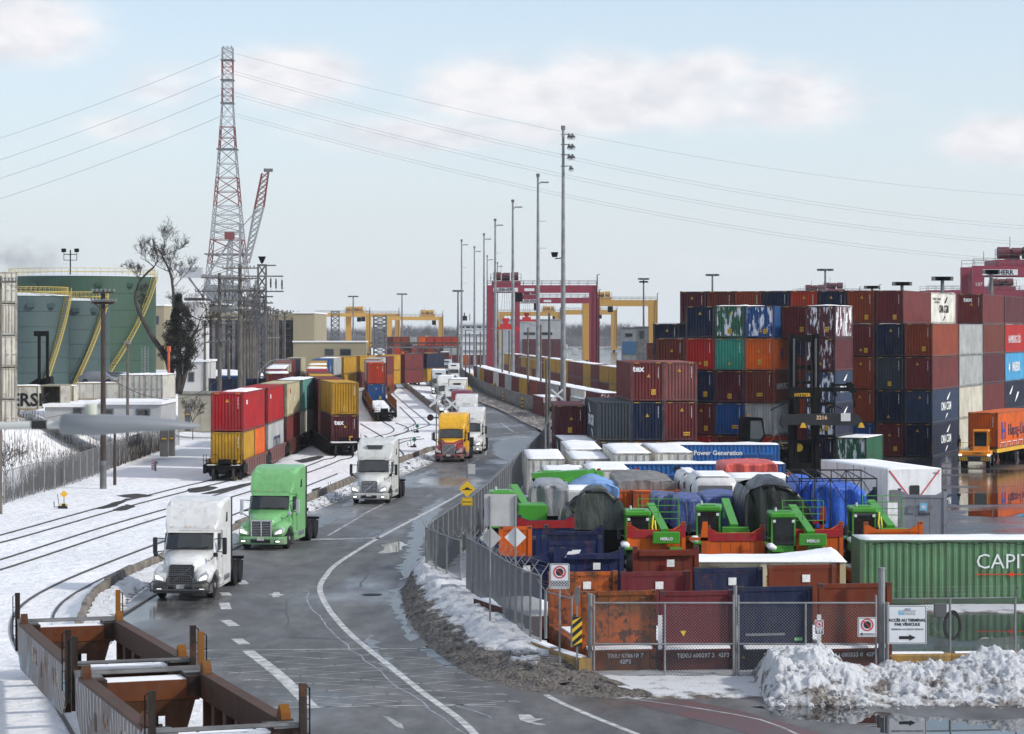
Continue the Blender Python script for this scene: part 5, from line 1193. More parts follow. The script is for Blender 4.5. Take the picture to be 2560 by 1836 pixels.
def graf_mat():
 m = mat('graffiti_plate', c('6e645f'), 0.7, var=0.35, vscale=0.8, dirt=0.5, rust=0.35)
 nt = m.node_tree; L = nt.links.new; N = nt.nodes.new; b = nt.nodes['Principled BSDF']
 src = b.inputs['Base Color'].links[0].from_socket
 tc = N('ShaderNodeTexCoord'); mp = N('ShaderNodeMapping'); mp.inputs['Scale'].default_value = (1, 0.55, 0.9); L(tc.outputs['Object'], mp.inputs[0])
 w = N('ShaderNodeTexWave'); w.wave_type = 'RINGS'; w.inputs['Scale'].default_value = 1.3; w.inputs['Distortion'].default_value = 9; w.inputs['Detail'].default_value = 2; w.inputs['Detail Scale'].default_value = 0.8; L(mp.outputs[0], w.inputs[0])
 r = N('ShaderNodeMapRange'); r.inputs['From Min'].default_value = 0.78; r.inputs['From Max'].default_value = 0.86; L(w.outputs['Fac'], r.inputs['Value'])
 n = N('ShaderNodeTexNoise'); n.inputs['Scale'].default_value = 0.5; L(mp.outputs[0], n.inputs['Vector']); r2 = N('ShaderNodeMapRange'); r2.inputs['From Min'].default_value = 0.42; r2.inputs['From Max'].default_value = 0.46; r2.inputs['To Max'].default_value = 0.8; L(n.outputs['Fac'], r2.inputs['Value'])
 mu = N('ShaderNodeMath'); mu.operation = 'MULTIPLY'; L(r.outputs[0], mu.inputs[0]); L(r2.outputs[0], mu.inputs[1])
 x = N('ShaderNodeMixRGB'); L(mu.outputs[0], x.inputs[0]); L(src, x.inputs[1]); x.inputs[2].default_value = (0.38,0.40,0.42,1)
 n2 = N('ShaderNodeTexNoise'); n2.inputs['Scale'].default_value = 0.8; n2.inputs['Detail'].default_value = 1; L(mp.outputs[0], n2.inputs['Vector']); r3 = N('ShaderNodeMapRange'); r3.inputs['From Min'].default_value = 0.64; r3.inputs['From Max'].default_value = 0.66; r3.inputs['To Max'].default_value = 0.7; L(n2.outputs['Fac'], r3.inputs['Value'])
 y = N('ShaderNodeMixRGB'); L(r3.outputs[0], y.inputs[0]); L(x.outputs[0], y.inputs[1]); y.inputs[2].default_value = (0.20,0.38,0.46,1)
 L(y.outputs[0], b.inputs['Base Color']); return m
M_graf = graf_mat()
def car_between(uf, vf, wf, un, vn, wn, label):
 """far end centre pixel and pixel width, near end the same; real width 3.24 m"""
 Yf = FPX*3.24/wf; Yn = FPX*3.24/wn; Pf = at(uf, vf, Yf); Pn = at(un, vn, Yn); d = Pf - Pn
 az = math.degrees(math.atan2(d.x, d.y)); L_ = math.hypot(d.x, d.y); sl = math.degrees(math.atan2(d.z, L_))
 return empty_well(Pn.x, Pn.y, az, Pn.z, L_, label, 1.62, sl)
car_between(170, 1553, 252, 327, 1662, 316, 'empty rusty well car with grey graffiti side, farther of the two in the foreground')
wc2 = car_between(345, 1680, 322, 570, 1832, 389, 'empty rusty well car at the bottom edge, nearer of the two in the foreground')
side_text(wc2, 'DTTX\n 748', 0.42, mat('faded_stencil', (0.42,0.41,0.40), 0.7, var=0.5, vscale=4), 3.4, -0.75, left=True)
for o in wc2.children:
 if o.name.startswith('lettering'): o.location[0] = -1.66
# ============================================================= BARRIERS, SNOWBANKS, FENCES, SIGNS
def resample(path, step):
 out = [path[0]]; acc = 0
 for i in range(len(path)-1):
  a, b = path[i], path[i+1]; l = (b-a).length; d = step - acc
  while d <= l: out.append(a.lerp(b, d/l)); d += step
  acc = l - (d - step)
 return out
M_conc_dk = mat('old_concrete', (0.20,0.175,0.145), 0.9, var=0.45, vscale=1.6, bump=0.02, bscale=9, dirt=0.5)
BAR1 = [(196,1600),(203,1572),(212,1548),(231,1515),(249,1497),(318,1454),(389,1423),(554,1352),(620,1322),(743,1275),(840,1231),(987,1169),(1088,1129)]
BAR2 = [(1096,1034),(1062,1008),(1030,981),(1010,965),(1003,956)]
def barrier(px, label, h, w, seg, top_snow=False):
 t = empty('concrete_barrier', label, 'barrier', (0,0,0)); path = resample(smooth_path([G(*p) for p in px], 0.5), seg)
 for i in range(len(path)-1):
  a, b = path[i], path[i+1]; d = (b-a).normalized(); b2 = b - d*0.06; n = Vector((d.y, -d.x, 0)); k = 0.9 + 0.2*random.Random(i).random()
  m = MB(); hh = h*k
  prof = [(-w*0.9, 0), (-w*0.55, 0.12), (-w*0.4, hh-0.03), (-w*0.34, hh), (w*0.34, hh), (w*0.4, hh-0.03), (w*0.55, 0.12), (w*0.9, 0)]
  m.loft([[p + n*x + Vector((0,0,z)) for x, z in prof] for p in (a, b2)]); m.build('barrier_block', M_conc_dk, t)
 return path
random.seed(4)
pb1 = barrier(BAR1, 'low brown concrete wall between the snowy tracks and the road', 0.62, 0.26, 3.0)
pb2 = barrier(BAR2, 'row of far concrete blocks along the road beyond the crossing', 0.85, 0.3, 3.2)
def strip(name, pa, pb_, n, prof, z0, mat_, seed, amp, fs=1.0, label=None, freq=1.3, ln=1.0):
 """heightfield between two paths; prof(t) gives height across"""
 L1 = resample(pa, ln); N = len(L1); tot = sum((pb_[i+1]-pb_[i]).length for i in range(len(pb_)-1)); L2 = resample(pb_, tot/(N-1)*0.9999)[:N]
 while len(L2) < N: L2.append(pb_[-1])
 vs = []; off = Vector((seed*11.3, seed*5.7, 0))
 for i in range(N):
  for j in range(n+1):
   t = j/n; p = L1[i].lerp(L2[i], t); h = prof(t, i/(N-1)); e = min(1, 4*min(t, 1-t))
   q = p*freq + off
   hn = amp*(noise.noise(q) + 0.5*noise.noise(q*2.3) + 0.28*noise.noise(q*5.1) + 0.15*noise.noise(q*11)) * e
   lat = Vector((noise.noise(q*1.7+Vector((3,1,7))), noise.noise(q*1.7+Vector((8,2,1))), 0))*0.25
   vs.append(p + lat*(1 if 0 < j < n else 0.7) + Vector((0, 0, max(z0, z0 + h + hn))))
 m = MB(); m.fix = False; m.smooth = True; m.add(vs, [(i*(n+1)+j, (i+1)*(n+1)+j, (i+1)*(n+1)+j+1, i*(n+1)+j+1) for i in range(N-1) for j in range(n)])
 me = m.mesh(name, mat_); bm = bmesh.new(); bm.from_mesh(me);
 up = sum(1 for f in bm.faces if f.normal.z > 0)
 if up < len(bm.faces)/2: bmesh.ops.reverse_faces(bm, faces=bm.faces)
 bm.to_mesh(me); bm.free()
 o = bpy.data.objects.new(name, me); COL.objects.link(o); tag(o, label, 'snow bank' if label else None, kind='stuff'); return o
def bank_mat(name, dirt_lo, dirt_hi, snow=(0.80,0.81,0.83), dirt=(0.14,0.115,0.095), scale=1.2, by_height=True, h0=0.2, h1=0.8, lo=0.22, hi=-0.16):
 m = bpy.data.materials.new(name); m.use_nodes = True; nt = m.node_tree; L = nt.links.new; N = nt.nodes.new
 b = nt.nodes['Principled BSDF']; b.inputs['Roughness'].default_value = 0.8; b.inputs['Specular IOR Level'].default_value = 0.25
 g = N('ShaderNodeNewGeometry'); n = N('ShaderNodeTexNoise'); n.inputs['Scale'].default_value = scale; n.inputs['Detail'].default_value = 9; n.inputs['Roughness'].default_value = 0.72; L(g.outputs['Position'], n.inputs['Vector'])
 f = n.outputs['Fac']
 if by_height:
  s_ = N('ShaderNodeSeparateXYZ'); L(g.outputs['Position'], s_.inputs[0]); mr = N('ShaderNodeMapRange'); mr.inputs['From Min'].default_value = h0; mr.inputs['From Max'].default_value = h1; mr.inputs['To Min'].default_value = lo; mr.inputs['To Max'].default_value = hi; L(s_.outputs[2], mr.inputs['Value'])
  a = N('ShaderNodeMath'); a.operation = 'ADD'; L(f, a.inputs[0]); L(mr.outputs[0], a.inputs[1]); f = a.outputs[0]
 r = N('ShaderNodeMapRange'); r.inputs['From Min'].default_value = dirt_lo; r.inputs['From Max'].default_value = dirt_hi; L(f, r.inputs['Value'])
 n2 = N('ShaderNodeTexNoise'); n2.inputs['Scale'].default_value = 9; n2.inputs['Detail'].default_value = 6; n2.inputs['Roughness'].default_value = 0.75; L(g.outputs['Position'], n2.inputs['Vector'])
 dr = N('ShaderNodeValToRGB'); e = dr.color_ramp.elements; e[0].position = 0.38; e[0].color = (*[x*0.35 for x in dirt],1); e[1].position = 0.66; e[1].color = (*[min(1,x*2.3) for x in dirt],1); L(n2.outputs['Fac'], dr.inputs[0])
 mx = N('ShaderNodeMixRGB'); L(r.outputs[0], mx.inputs[0]); mx.inputs[1].default_value = (*snow,1); L(dr.outputs[0], mx.inputs[2]); L(mx.outputs[0], b.inputs['Base Color'])
 bp = N('ShaderNodeBump'); bp.inputs['Distance'].default_value = 0.14; L(n2.outputs['Fac'], bp.inputs['Height']); L(bp.outputs[0], b.inputs['Normal']); return m
M_bank = bank_mat('dirty_snowbank', 0.46, 0.58, dirt=(0.15,0.135,0.12), h0=0.30, h1=0.80, lo=0.34, hi=-0.30)
M_bank_clean = bank_mat('roadside_snow', 0.60, 0.72, by_height=True, h0=0.0, h1=0.25)
M_pile = bank_mat('ploughed_snow', 0.50, 0.62, scale=1.3, by_height=True, h0=0.1, h1=1.2, lo=0.05, hi=-0.06, dirt=(0.20,0.175,0.155))
Lp = [G(*p) for p in [(200,1600),(215,1562),(240,1515),(260,1497),(325,1458),(396,1426),(560,1355),(625,1326),(748,1279),(845,1236),(990,1173),(1090,1134)]]
Rp = [G(*p) for p in [(262,1630),(285,1585),(310,1530),(330,1497),(380,1461),(462,1421),(566,1374),(690,1321),(800,1271),(885,1238),(1000,1192),(1100,1150)]]
strip('snow_bank', smooth_path(Lp, 0.5), smooth_path(Rp, 0.5), 14, lambda t, s_: 0.34*(1-t)**0.8, 0.0, M_bank_clean, 1, 0.16, label='snow heaped on the road side of the low concrete wall', freq=1.6, ln=0.35)
Bp = smooth_path([G(*p) for p in BAR1], 0.5)
strip('snow_bank', offset(Bp, -1.3), offset(Bp, -0.12), 8, lambda t, s_: 0.45*t**1.2, 0.0, M_ground, 2, 0.05, label='smooth snow shelf on the track side of the low concrete wall', freq=0.8, ln=1.0)
Bp2 = smooth_path([G(*p) for p in BAR2], 0.5)
strip('snow_bank', offset(Bp2, 5), offset(Bp2, 0.15), 6, lambda t, s_: 0.4*t**1.5, 0.0, M_ground, 3, 0.05, label='snow behind the far concrete blocks, left of the road', freq=0.8, ln=1.5)
OUT = [(1362,1090),(1330,1165),(1275,1230),(1190,1330),(1110,1390),(1045,1432),(1012,1466),(1004,1492),(1020,1546),(1060,1604),(1117,1652),(1196,1697),(1332,1731),(1467,1743),(1560,1747),(1640,1749)]
INN = [(1372,1092),(1345,1165),(1292,1228),(1206,1330),(1140,1392),(1085,1436),(1085,1462),(1120,1480),(1160,1505),(1216,1548),(1265,1595),(1330,1640),(1400,1668),(1470,1700),(1560,1722),(1640,1745)]
def hb(t, s_):
 k = 0.10 + 0.90*max(0, min(1, (s_-0.60)/0.10))*max(0, min(1, (0.995-s_)/0.06))
 return k*(min(1, t*1.55)**0.9)*(1 - 0.12*t)
strip('dirty_snow_bank', smooth_path([G(*p) for p in OUT], 0.4), smooth_path([G(*p) for p in INN], 0.4), 26, hb, 0.0, M_bank, 4, 0.22, label='long dirty ploughed snow bank curving along the fence', freq=1.5, ln=0.28)
strip('snow_bank', smooth_path([G(*p) for p in ((1440,1738),(1560,1748),(1760,1749),(1960,1744))], 0.4), smooth_path([G(*p) for p in ((1470,1682),(1600,1680),(1780,1680),(1960,1680))], 0.4), 16, lambda t, s_: 0.12*min(1,t*5), 0.0, M_bank_clean, 9, 0.05, label='flat trodden snow lying before the chain-link gate', freq=1.2, ln=0.3)
V1 = [(1116,918),(1138,948),(1166,980),(1190,1004),(1251,1030),(1307,1060),(1358,1084)]
V2 = [(1124,915),(1152,944),(1201,983),(1270,1013),(1330,1034),(1378,1052),(1394,1066)]
strip('dirty_snow_bank', smooth_path([G(*p) for p in V1], 1), smooth_path([G(*p) for p in V2], 1), 8, lambda t, s_: 0.25, 0.0, bank_mat('dirty_verge', 0.34, 0.50, by_height=False), 5, 0.25, label='grey-brown slushy verge under the far fence beyond the crossing', freq=0.7, ln=1.0)
def pile():
 x0, x1, y0, y1 = XU(1905, 73), XU(2700, 73), 71.2, 77.6; nx, ny = 260, 74; vs = []
 def base(x, y):
  fx = (x-x0)/(x1-x0); fy = (y-y0)/(y1-y0)
  h = 1.16*math.sin(math.pi*min(1, max(0, fy)))**0.6 if 0 < fy < 1 else 0
  k = 0.75 + 0.45*noise.noise(Vector((x*0.5, 3.1, 0))) + 0.2*math.sin(x*0.8+1.0)
  h *= max(0.45, k) * min(1, fx*22+0.03) ; return h
 for i in range(nx+1):
  for j in range(ny+1):
   x = x0+(x1-x0)*i/nx; y = y0+(y1-y0)*j/ny; q = Vector((x, y, 0)); h = base(x, y)
   e = min(1, h*2.5)
   cell = noise.cell_vector(q*1.2)
   v = noise.voronoi(q*1.6)[0]; v2 = noise.voronoi(q*4.3+Vector((5,2,0)))[0]
   n_ = 0.30*noise.noise(q*1.3) + 0.18*(0.5-v[0]) + 0.10*(v2[1]-v2[0]-0.2) + 0.14*noise.noise(q*4.0) + 0.09*noise.noise(q*9.0)
   vs.append((x + 0.06*noise.noise(q*6), y + 0.06*noise.noise(q*6+Vector((4,4,4))), max(0.0, h + n_*e - 0.02)))
 m = MB(); m.fix = False; m.smooth = True; m.add(vs, [(i*(ny+1)+j, (i+1)*(ny+1)+j, (i+1)*(ny+1)+j+1, i*(ny+1)+j+1) for i in range(nx) for j in range(ny)])
 o = m.build('snow_pile', M_pile); tag(o, 'big rough ploughed snow pile in front of the access sign', 'snow pile', kind='stuff')
 rr = random.Random(12); m = MB(); m.smooth = False
 ico = bmesh.new(); bmesh.ops.create_icosphere(ico, subdivisions=1, radius=1); iv = [v.co.copy() for v in ico.verts]; fi = [tuple(v.index for v in f.verts) for f in ico.faces]; ico.free()
 for k in range(700):
  x = rr.uniform(x0, x1); y = rr.uniform(y0-0.25, y1-2.2) if k > 60 else rr.uniform(y0-0.7, y0+0.2); s_ = 0.02 + 0.12*rr.random()**3; h = base(x, y)*0.97
  off = Vector((rr.random()*99, 0, 0))
  m.add([Vector((x, y, h)) + p*s_*(1+0.8*noise.noise(p*1.9+off)) for p in iv], fi)
 m.fix = False; o = m.build('snow_lumps', M_pile); tag(o, 'loose lumps of snow tumbled over the big pile', 'snow', kind='stuff')
pile()
M_kerb = mat('yellow_kerb_paint', (0.36,0.22,0.06), 0.8, var=0.35, vscale=1.5, dirt=0.9, bump=0.01, bscale=14)
def kerb(px, label, kh=0.62):
 t = empty('yellow_kerb', label, 'kerb', (0,0,0)); path = resample(smooth_path([G(*p) for p in px], 0.5), 2.4)
 for i in range(len(path)-1):
  a, b = path[i], path[i+1]; d = (b-a).normalized(); n = Vector((d.y, -d.x, 0)); b2 = b - d*0.02
  m = MB(); m.loft([[p + n*x + Vector((0,0,z)) for x, z in ((-0.2,0),(-0.2,kh),(-0.16,kh+0.06),(0.16,kh+0.06),(0.2,kh),(0.2,0))] for p in (a, b2)]); m.build('kerb_block', M_kerb, t)
  m = MB(); r = random.Random(i);
  m.loft([[p + n*x + Vector((0,0,z)) for x, z in ((-0.18,kh+0.065),(-0.12,kh+0.08+0.05*r.random()),(0.1,kh+0.08+0.05*r.random()),(0.17,kh+0.065))] for p in (a.lerp(b2,0.05), a.lerp(b2,0.9))]); m.build('snow_cap', M_snow, t)
FEN2 = [(1168,1530),(1216,1566),(1260,1604),(1310,1640),(1364,1665),(1440,1690),(1466,1699)]
kerb([(1165,1528),(1216,1566),(1260,1604),(1310,1640),(1364,1665),(1440,1692),(1478,1706)], 'yellow painted concrete kerb under the curved fence')
kerb([(2198,1665),(2300,1664),(2420,1662),(2600,1660)], 'yellow painted concrete kerb behind the snow pile', 0.34)
M_wire = mat('chain_link_wire', (0.17,0.175,0.18), 0.5, 0.4)
def wire_mesh(mb, a, b, z0, z1, pitch, r=0.0035, slope=0.0):
 """diagonal wires in the vertical plane a-b, thin 3-sided prisms"""
 a = Vector(a); b = Vector(b); d = b-a; Lh = d.length; d.normalize(); H = z1-z0; n = int((Lh+H)/pitch); nn = Vector((d.y, -d.x, 0))*r
 for k in range(n+1):
  for s_ in (0, 1):
   t0 = k*pitch - H; t1 = k*pitch; za, zb = z0, z1
   if t0 < 0: za = z0 + (0-t0); t0 = 0
   if t1 > Lh: zb = z1 - (t1-Lh); t1 = Lh
   if t0 >= Lh or t1 <= 0 or zb <= za: continue
   if s_: za, zb = z0+z1-za, z0+z1-zb
   p = a + d*t0; q = a + d*t1; P = Vector((p.x,p.y,p.z+za)); Q = Vector((q.x,q.y,q.z+zb))
   u = Vector((0,0,r*1.4)); mb.add([P+u, P-u, Q-u, Q+u, P+nn*1.5, Q+nn*1.5], [(0,1,2,3),(1,4,5,2),(4,0,3,5)])
def fence(px, label, h, step, pitch=0.11, posts=True, barb=1, z=0.0, r=0.0035, slats=False, arm_dir=1):
 t = empty('chain_link_fence', label, 'fence', (0,0,0)); path = resample(smooth_path([G(*p) for p in px], 0.5), step)
 wm = MB(); wm.fix = False
 for i in range(len(path)-1):
  a, b = path[i].copy(), path[i+1].copy(); a.z = z; b.z = z
  wire_mesh(wm, a, b, 0.05, h, pitch, r)
  m = MB(); m.tube([a+Vector((0,0,h)), b+Vector((0,0,h))], 0.026, 6); m.build('top_rail', M_galv, t)
  if slats:
   d = (b-a); n = int(d.length/0.30)
   for k in range(n):
    p = a + d*(k+0.5)/n; m = MB(); dn = d.normalized()*0.09
    m.add([p-dn+Vector((0,0,0.1)), p+dn+Vector((0,0,0.1)), p+dn+Vector((0,0,h-0.06)), p-dn+Vector((0,0,h-0.06))], [(0,1,2,3)]) if False else m.bar(p+Vector((0,0,0.1)), p+Vector((0,0,h-0.06)), 0.17, 0.012)
    m.build('privacy_slat', M_galv_dk, t)
 wm.build('wire_mesh', M_wire, t)
 for i, p in enumerate(path):
  q = Vector((p.x, p.y, z)); d = path[min(i+1, len(path)-1)] - path[max(i-1, 0)]; d.normalize(); n = Vector((d.y, -d.x, 0))*arm_dir
  m = MB(); m.tube([q, q+Vector((0,0,h+0.03))], 0.04 if i % 5 else 0.055, 8); po = m.build('post', M_galv, t)
  if barb:
   m = MB(); m.bar(q+Vector((0,0,h)), q+n*0.30+Vector((0,0,h+0.42)), 0.045, 0.02);
   if barb == 2: m.bar(q+Vector((0,0,h)), q-n*0.30+Vector((0,0,h+0.42)), 0.045, 0.02)
   m.build('barbed_wire_arm', M_galv, po)
 if barb:
  for k in (0.35, 0.68, 0.97):
   pts = []
   for i, p in enumerate(path):
    d = path[min(i+1, len(path)-1)] - path[max(i-1, 0)]; d.normalize(); n = Vector((d.y, -d.x, 0))*arm_dir; pts.append(Vector((p.x, p.y, z)) + n*0.30*k + Vector((0,0,h+0.42*k)))
   m = MB(); m.tube(pts, 0.006, 3, cap=False); m.build('barbed_wire', M_galv, t)
 return path
FEN1 = [(1375,1098),(1352,1160),(1300,1225),(1211,1330),(1150,1385),(1085,1440),(1066,1464)]
fence(FEN1, 'tall chain-link fence with barbed wire arms running from the crossing to the bend', 2.5, 2.0, 0.10, r=0.007, arm_dir=-1)
fence([(1066,1464),(1118,1492),(1168,1512)], 'short chain-link fence section at the bend above the dirty snow bank', 2.5, 2.2, 0.10, r=0.004, barb=1)
fence([(1168,1530),(1216,1566),(1260,1604),(1310,1640),(1364,1665)], 'chain-link fence standing on the yellow kerb with splayed barbed wire arms', 2.25, 1.15, 0.085, z=0.66, r=0.006, barb=2, arm_dir=-1)
fence([(1364,1665),(1420,1686),(1473,1699)], 'last fence panel between the yellow kerb and the gate', 1.55, 2.3, 0.16, z=0.9, r=0.0015, barb=2)
fence([(2209,1665),(2369,1663),(2528,1660),(2700,1658)], 'chain-link fence right of the access sign behind the snow pile', 1.9, 3.35/1.5, 0.10, z=0.3, r=0.004)
fence([(1122,915),(1152,945),(1201,984),(1270,1014),(1330,1035),(1380,1053)], 'far grey slatted fence between the road and the light masts', 2.3, 3.0, 0.3, r=0.006, slats=True, barb=0)
fence([(1396,1066),(1404,1085),(1396,1130)], 'short dark fence left of the near container block', 2.4, 3.0, 0.15, r=0.006, barb=0)
def gate(u0, u1, label, um):
 Y = 76.6; t = empty('chain_link_gate', label, 'gate', (XU(u0, Y), Y, 0)); w = XU(u1, Y)-XU(u0, Y); zt = 2.42; zm = 1.12
 for z in (zt, zm, 0.12): m = MB(); m.tube([(0,0,z),(w,0,z)], 0.032, 8); m.build('rail', M_galv, t)
 for x in (0, w, XU(um, Y)-XU(u0, Y)): m = MB(); m.tube([(x,0,0.05),(x,0,zt+ (0.25 if x in (0, w) else 0))], 0.035, 8); m.build('upright', M_galv, t)
 wm = MB(); wm.fix = False; wire_mesh(wm, (0,0.03,0), (w,0.03,0), 0.12, zt, 0.10, 0.0042); wm.build('wire_mesh', M_wire, t); return t
gate(1485, 1834, 'left leaf of the double chain-link gate before the rusty end walls', 1662)
gate(1846, 2190, 'right leaf of the double chain-link gate before the brown end wall', 2014)
def post(u, v, h, r, label, mt=None, cat='post'):
 p = G(u, v); m = MB(); m.tube([(0,0,0),(0,0,h)], r, 10); m.cyl((0,0,h+0.02),'z',r*1.15,0.06,10); o = m.build('gate_post', mt or M_galv); o.location = p; return tag(o, label, cat)
post(1475, 1697, 2.65, 0.075, 'stout gate post right of the striped hazard board'); post(1838, 1697, 2.9, 0.06, 'middle gate post between the two gate leaves'); post(2204, 1688, 3.4, 0.11, 'tallest thick gate post left of the access sign'); post(2218, 1690, 2.3, 0.06, 'thin post beside the tallest gate post', cat='post')
M_signw = mat('sign_white', (0.70,0.71,0.72), 0.4, var=0.06)
M_signback = mat('sign_back_grey', (0.46,0.45,0.44), 0.55, var=0.12)
M_signy = mat('sign_yellow', (0.80,0.50,0.02), 0.45)
M_print = mat('print_black', (0.015,0.015,0.015), 0.5); M_printred = mat('print_red', (0.55,0.02,0.03), 0.5)
def ring(m, cx_, cz, r0, r1, y, n=28):
 vs = [];
 for k in range(n): a = 2*math.pi*k/n; vs += [(cx_+r0*math.cos(a), y, cz+r0*math.sin(a)), (cx_+r1*math.cos(a), y, cz+r1*math.sin(a))]
 m.add(vs, [(2*k, 2*((k+1)%n), 2*((k+1)%n)+1, 2*k+1) for k in range(n)])
def rrect(w, h, r, n=4):
 pts = []
 for cx_, cz, a0 in ((w/2-r, h/2-r, 0), (-w/2+r, h/2-r, 90), (-w/2+r, -h/2+r, 180), (w/2-r, -h/2+r, 270)):
  for k in range(n+1): a = math.radians(a0+90*k/n); pts.append((cx_+r*math.cos(a), cz+r*math.sin(a)))
 return pts
def plate(parent, w, h, z, mt=None, r=0.05, border=True, x=0.0, y=0.0, name='sign_plate'):
 m = MB(); m.mat(0).prism(rrect(w, h, r), 'y', -0.008, 0.0)
 o = m.build(name, mt or M_signw, parent); o.location = (x, y, z)
 if border:
  m = MB(); a = rrect(w-0.04, h-0.04, r*0.8); b = rrect(w-0.075, h-0.075, r*0.7); n = len(a)
  m.fix = False; m.add([(p[0], -0.0105, p[1]) for p in a] + [(p[0], -0.0105, p[1]) for p in b], [(i, (i+1)%n, n+(i+1)%n, n+i) for i in range(n)]); m.build('sign_border', M_print, o)
 return o
def nostop(parent, sz, x, z, kind=0):
 """octagon struck by a red ring and bar"""
 m = MB(); k = sz
 oc = [(0.62*k*math.cos(math.radians(22.5+45*i)), 0.62*k*math.sin(math.radians(22.5+45*i))) for i in range(8)]
 if kind == 0: m.prism([(x+a, z+b) for a, b in oc], 'y', -0.014, -0.009)
 else: m.prism([(x-0.4*k,z-0.3*k),(x+0.45*k,z-0.3*k),(x+0.45*k,z-0.1*k),(x+0.2*k,z+0.1*k),(x+0.1*k,z+0.4*k),(x-0.15*k,z+0.35*k),(x-0.1*k,z)], 'y', -0.014, -0.009)
 m.build('symbol', M_print, parent)
 m = MB(); m.fix = False; ring(m, x, z, 0.80*k, 1.0*k, -0.017)
 m.bar((x-0.60*k,-0.019,z+0.60*k), (x+0.60*k,-0.019,z-0.60*k), 0.006, 0.15*k); m.build('prohibition_ring', M_printred, parent)
p = G(1399, 1668+30); t = empty('no_stopping_sign', 'white no stopping sign with hatched box on the tall pole by the kerb', 'sign', (p.x, p.y, 0.4))
m = MB(); m.tube([(0,0.03,0),(0,0.03,3.0)], 0.035, 8); m.build('pole', M_galv, t)
zc = CAM_H - (1441-HZ)/FPX*p.y - 0.4; pl = plate(t, 0.62, 0.80, zc); nostop(pl, 0.20, 0, 0.13)
m = MB(); m.box(-0.27, 0.27, -0.013, -0.009, -0.33, -0.14); m.build('hatched_panel', M_print, pl)
m = MB()
for k in range(7):
 x = -0.27+k*0.09
 if k < 6: m.bar((x,-0.015,-0.33),(x+0.09,-0.015,-0.235),0.004,0.014); m.bar((x+0.09,-0.015,-0.33),(x,-0.015,-0.235),0.004,0.014); m.bar((x,-0.015,-0.235),(x+0.09,-0.015,-0.14),0.004,0.014); m.bar((x+0.09,-0.015,-0.235),(x,-0.015,-0.14),0.004,0.014)
m.build('hatching', M_signw, pl)
p = G(1443, 1700); t = empty('hazard_board_post', 'post with black and yellow striped board and edge-on grey oval sign', 'sign', (p.x, p.y, 0.2))
m = MB(); m.bar((0,0.03,0),(0,0.03,2.75),0.06,0.04); m.build('pole', M_galv, t)
zc = CAM_H-(1579-HZ)/FPX*p.y-0.2; w_, h_ = 0.31, 0.94; pl = plate(t, w_, h_, zc, M_signy, 0.01, False)
m = MB()
for k in range(-1, 4):
 z0 = -h_/2 + k*0.27; pts = [(-w_/2, z0), (w_/2, z0+0.27), (w_/2, z0+0.41), (-w_/2, z0+0.14)]
 pts = [(x, min(h_/2, max(-h_/2, z))) for x, z in pts]
 if max(z for _, z in pts) - min(z for _, z in pts) > 0.05: m.prism(pts, 'y', -0.013, -0.009)
m.build('black_stripes', M_print, pl)
m = MB(); m.add([(0.10*math.cos(a*math.pi/10), 0.0, 2.45+0.30*math.sin(a*math.pi/10)) for a in range(20)] + [(0.10*math.cos(a*math.pi/10), 0.01, 2.45+0.30*math.sin(a*math.pi/10)) for a in range(20)], [tuple(range(20)), tuple(range(39,19,-1))] + [(i,(i+1)%20,20+(i+1)%20,20+i) for i in range(20)]); m.build('oval_plate', M_galv_dk, t)
def gate_sign(u, v, w, h, label):
 Y = 76.35; z = CAM_H - (v-HZ)/FPX*Y; t = empty('gate_sign', label, 'sign', (XU(u, Y), Y, z)); return t, plate(t, w, h, 0, r=0.03)
t, pl = gate_sign(2168, 1568, 0.60, 0.62, 'square no stopping sign with left arrow on the gate'); nostop(pl, 0.20, 0, 0.07)
m = MB(); m.prism([(-0.25,-0.22),(-0.15,-0.17),(-0.15,-0.205),(0.24,-0.205),(0.24,-0.235),(-0.15,-0.235),(-0.15,-0.27)], 'y', -0.014, -0.009); m.build('arrow', M_print, pl)
t, pl = gate_sign(2048, 1568, 0.28, 0.46, 'small tow-away sign with three down arrows on the gate'); nostop(pl, 0.11, 0, 0.09, 1)
m = MB()
for x in (-0.08, 0, 0.08): m.prism([(x-0.01,-0.10),(x+0.01,-0.10),(x+0.01,-0.15),(x+0.03,-0.15),(x,-0.20),(x-0.03,-0.15),(x-0.01,-0.15)], 'y', -0.014, -0.009)
m.build('arrows', M_print, pl)
letters('ZONE DE REMORQUAGE', 0.028, M_print, pl, (0, -0.012, -0.075))
t, pl = gate_sign(2268, 1562, 1.22, 1.22, 'large white sign reading ACCÈS AU TERMINAL PAR VÉHICULE with arrow')
t.rotation_euler[2] = 0
letters('ACCÈS AU TERMINAL', 0.122, M_print, pl, (0, -0.012, 0.10), bold=0.005); letters('PAR VÉHICULE', 0.122, M_print, pl, (0, -0.012, -0.03), bold=0.005)
letters('TERMINAL ACCESS BY VEHICLE', 0.073, M_print, pl, (0, -0.012, -0.17))
m = MB(); m.prism([(-0.26,-0.36),(0.06,-0.36),(0.06,-0.31),(0.27,-0.41),(0.06,-0.51),(0.06,-0.46),(-0.26,-0.46)], 'y', -0.014, -0.009); m.build('arrow', M_print, pl)
mbl = mat('print_light_blue', (0.10,0.40,0.62), 0.5)
m = MB()
for i in range(3):
 for j in range(3): m.box(-0.28+i*0.06, -0.23+i*0.06, -0.013, -0.009, 0.31+j*0.04, 0.34+j*0.04)
m.build('logo_grid', mbl, pl); letters('MGT', 0.09, mat('print_blue', (0.03,0.12,0.3), 0.5), pl, (0.02, -0.012, 0.455))
m = MB(); m.box(-0.28, 0.29, -0.013, -0.009, 0.442, 0.449); m.box(-0.095,-0.088,-0.013,-0.009,0.30,0.47)
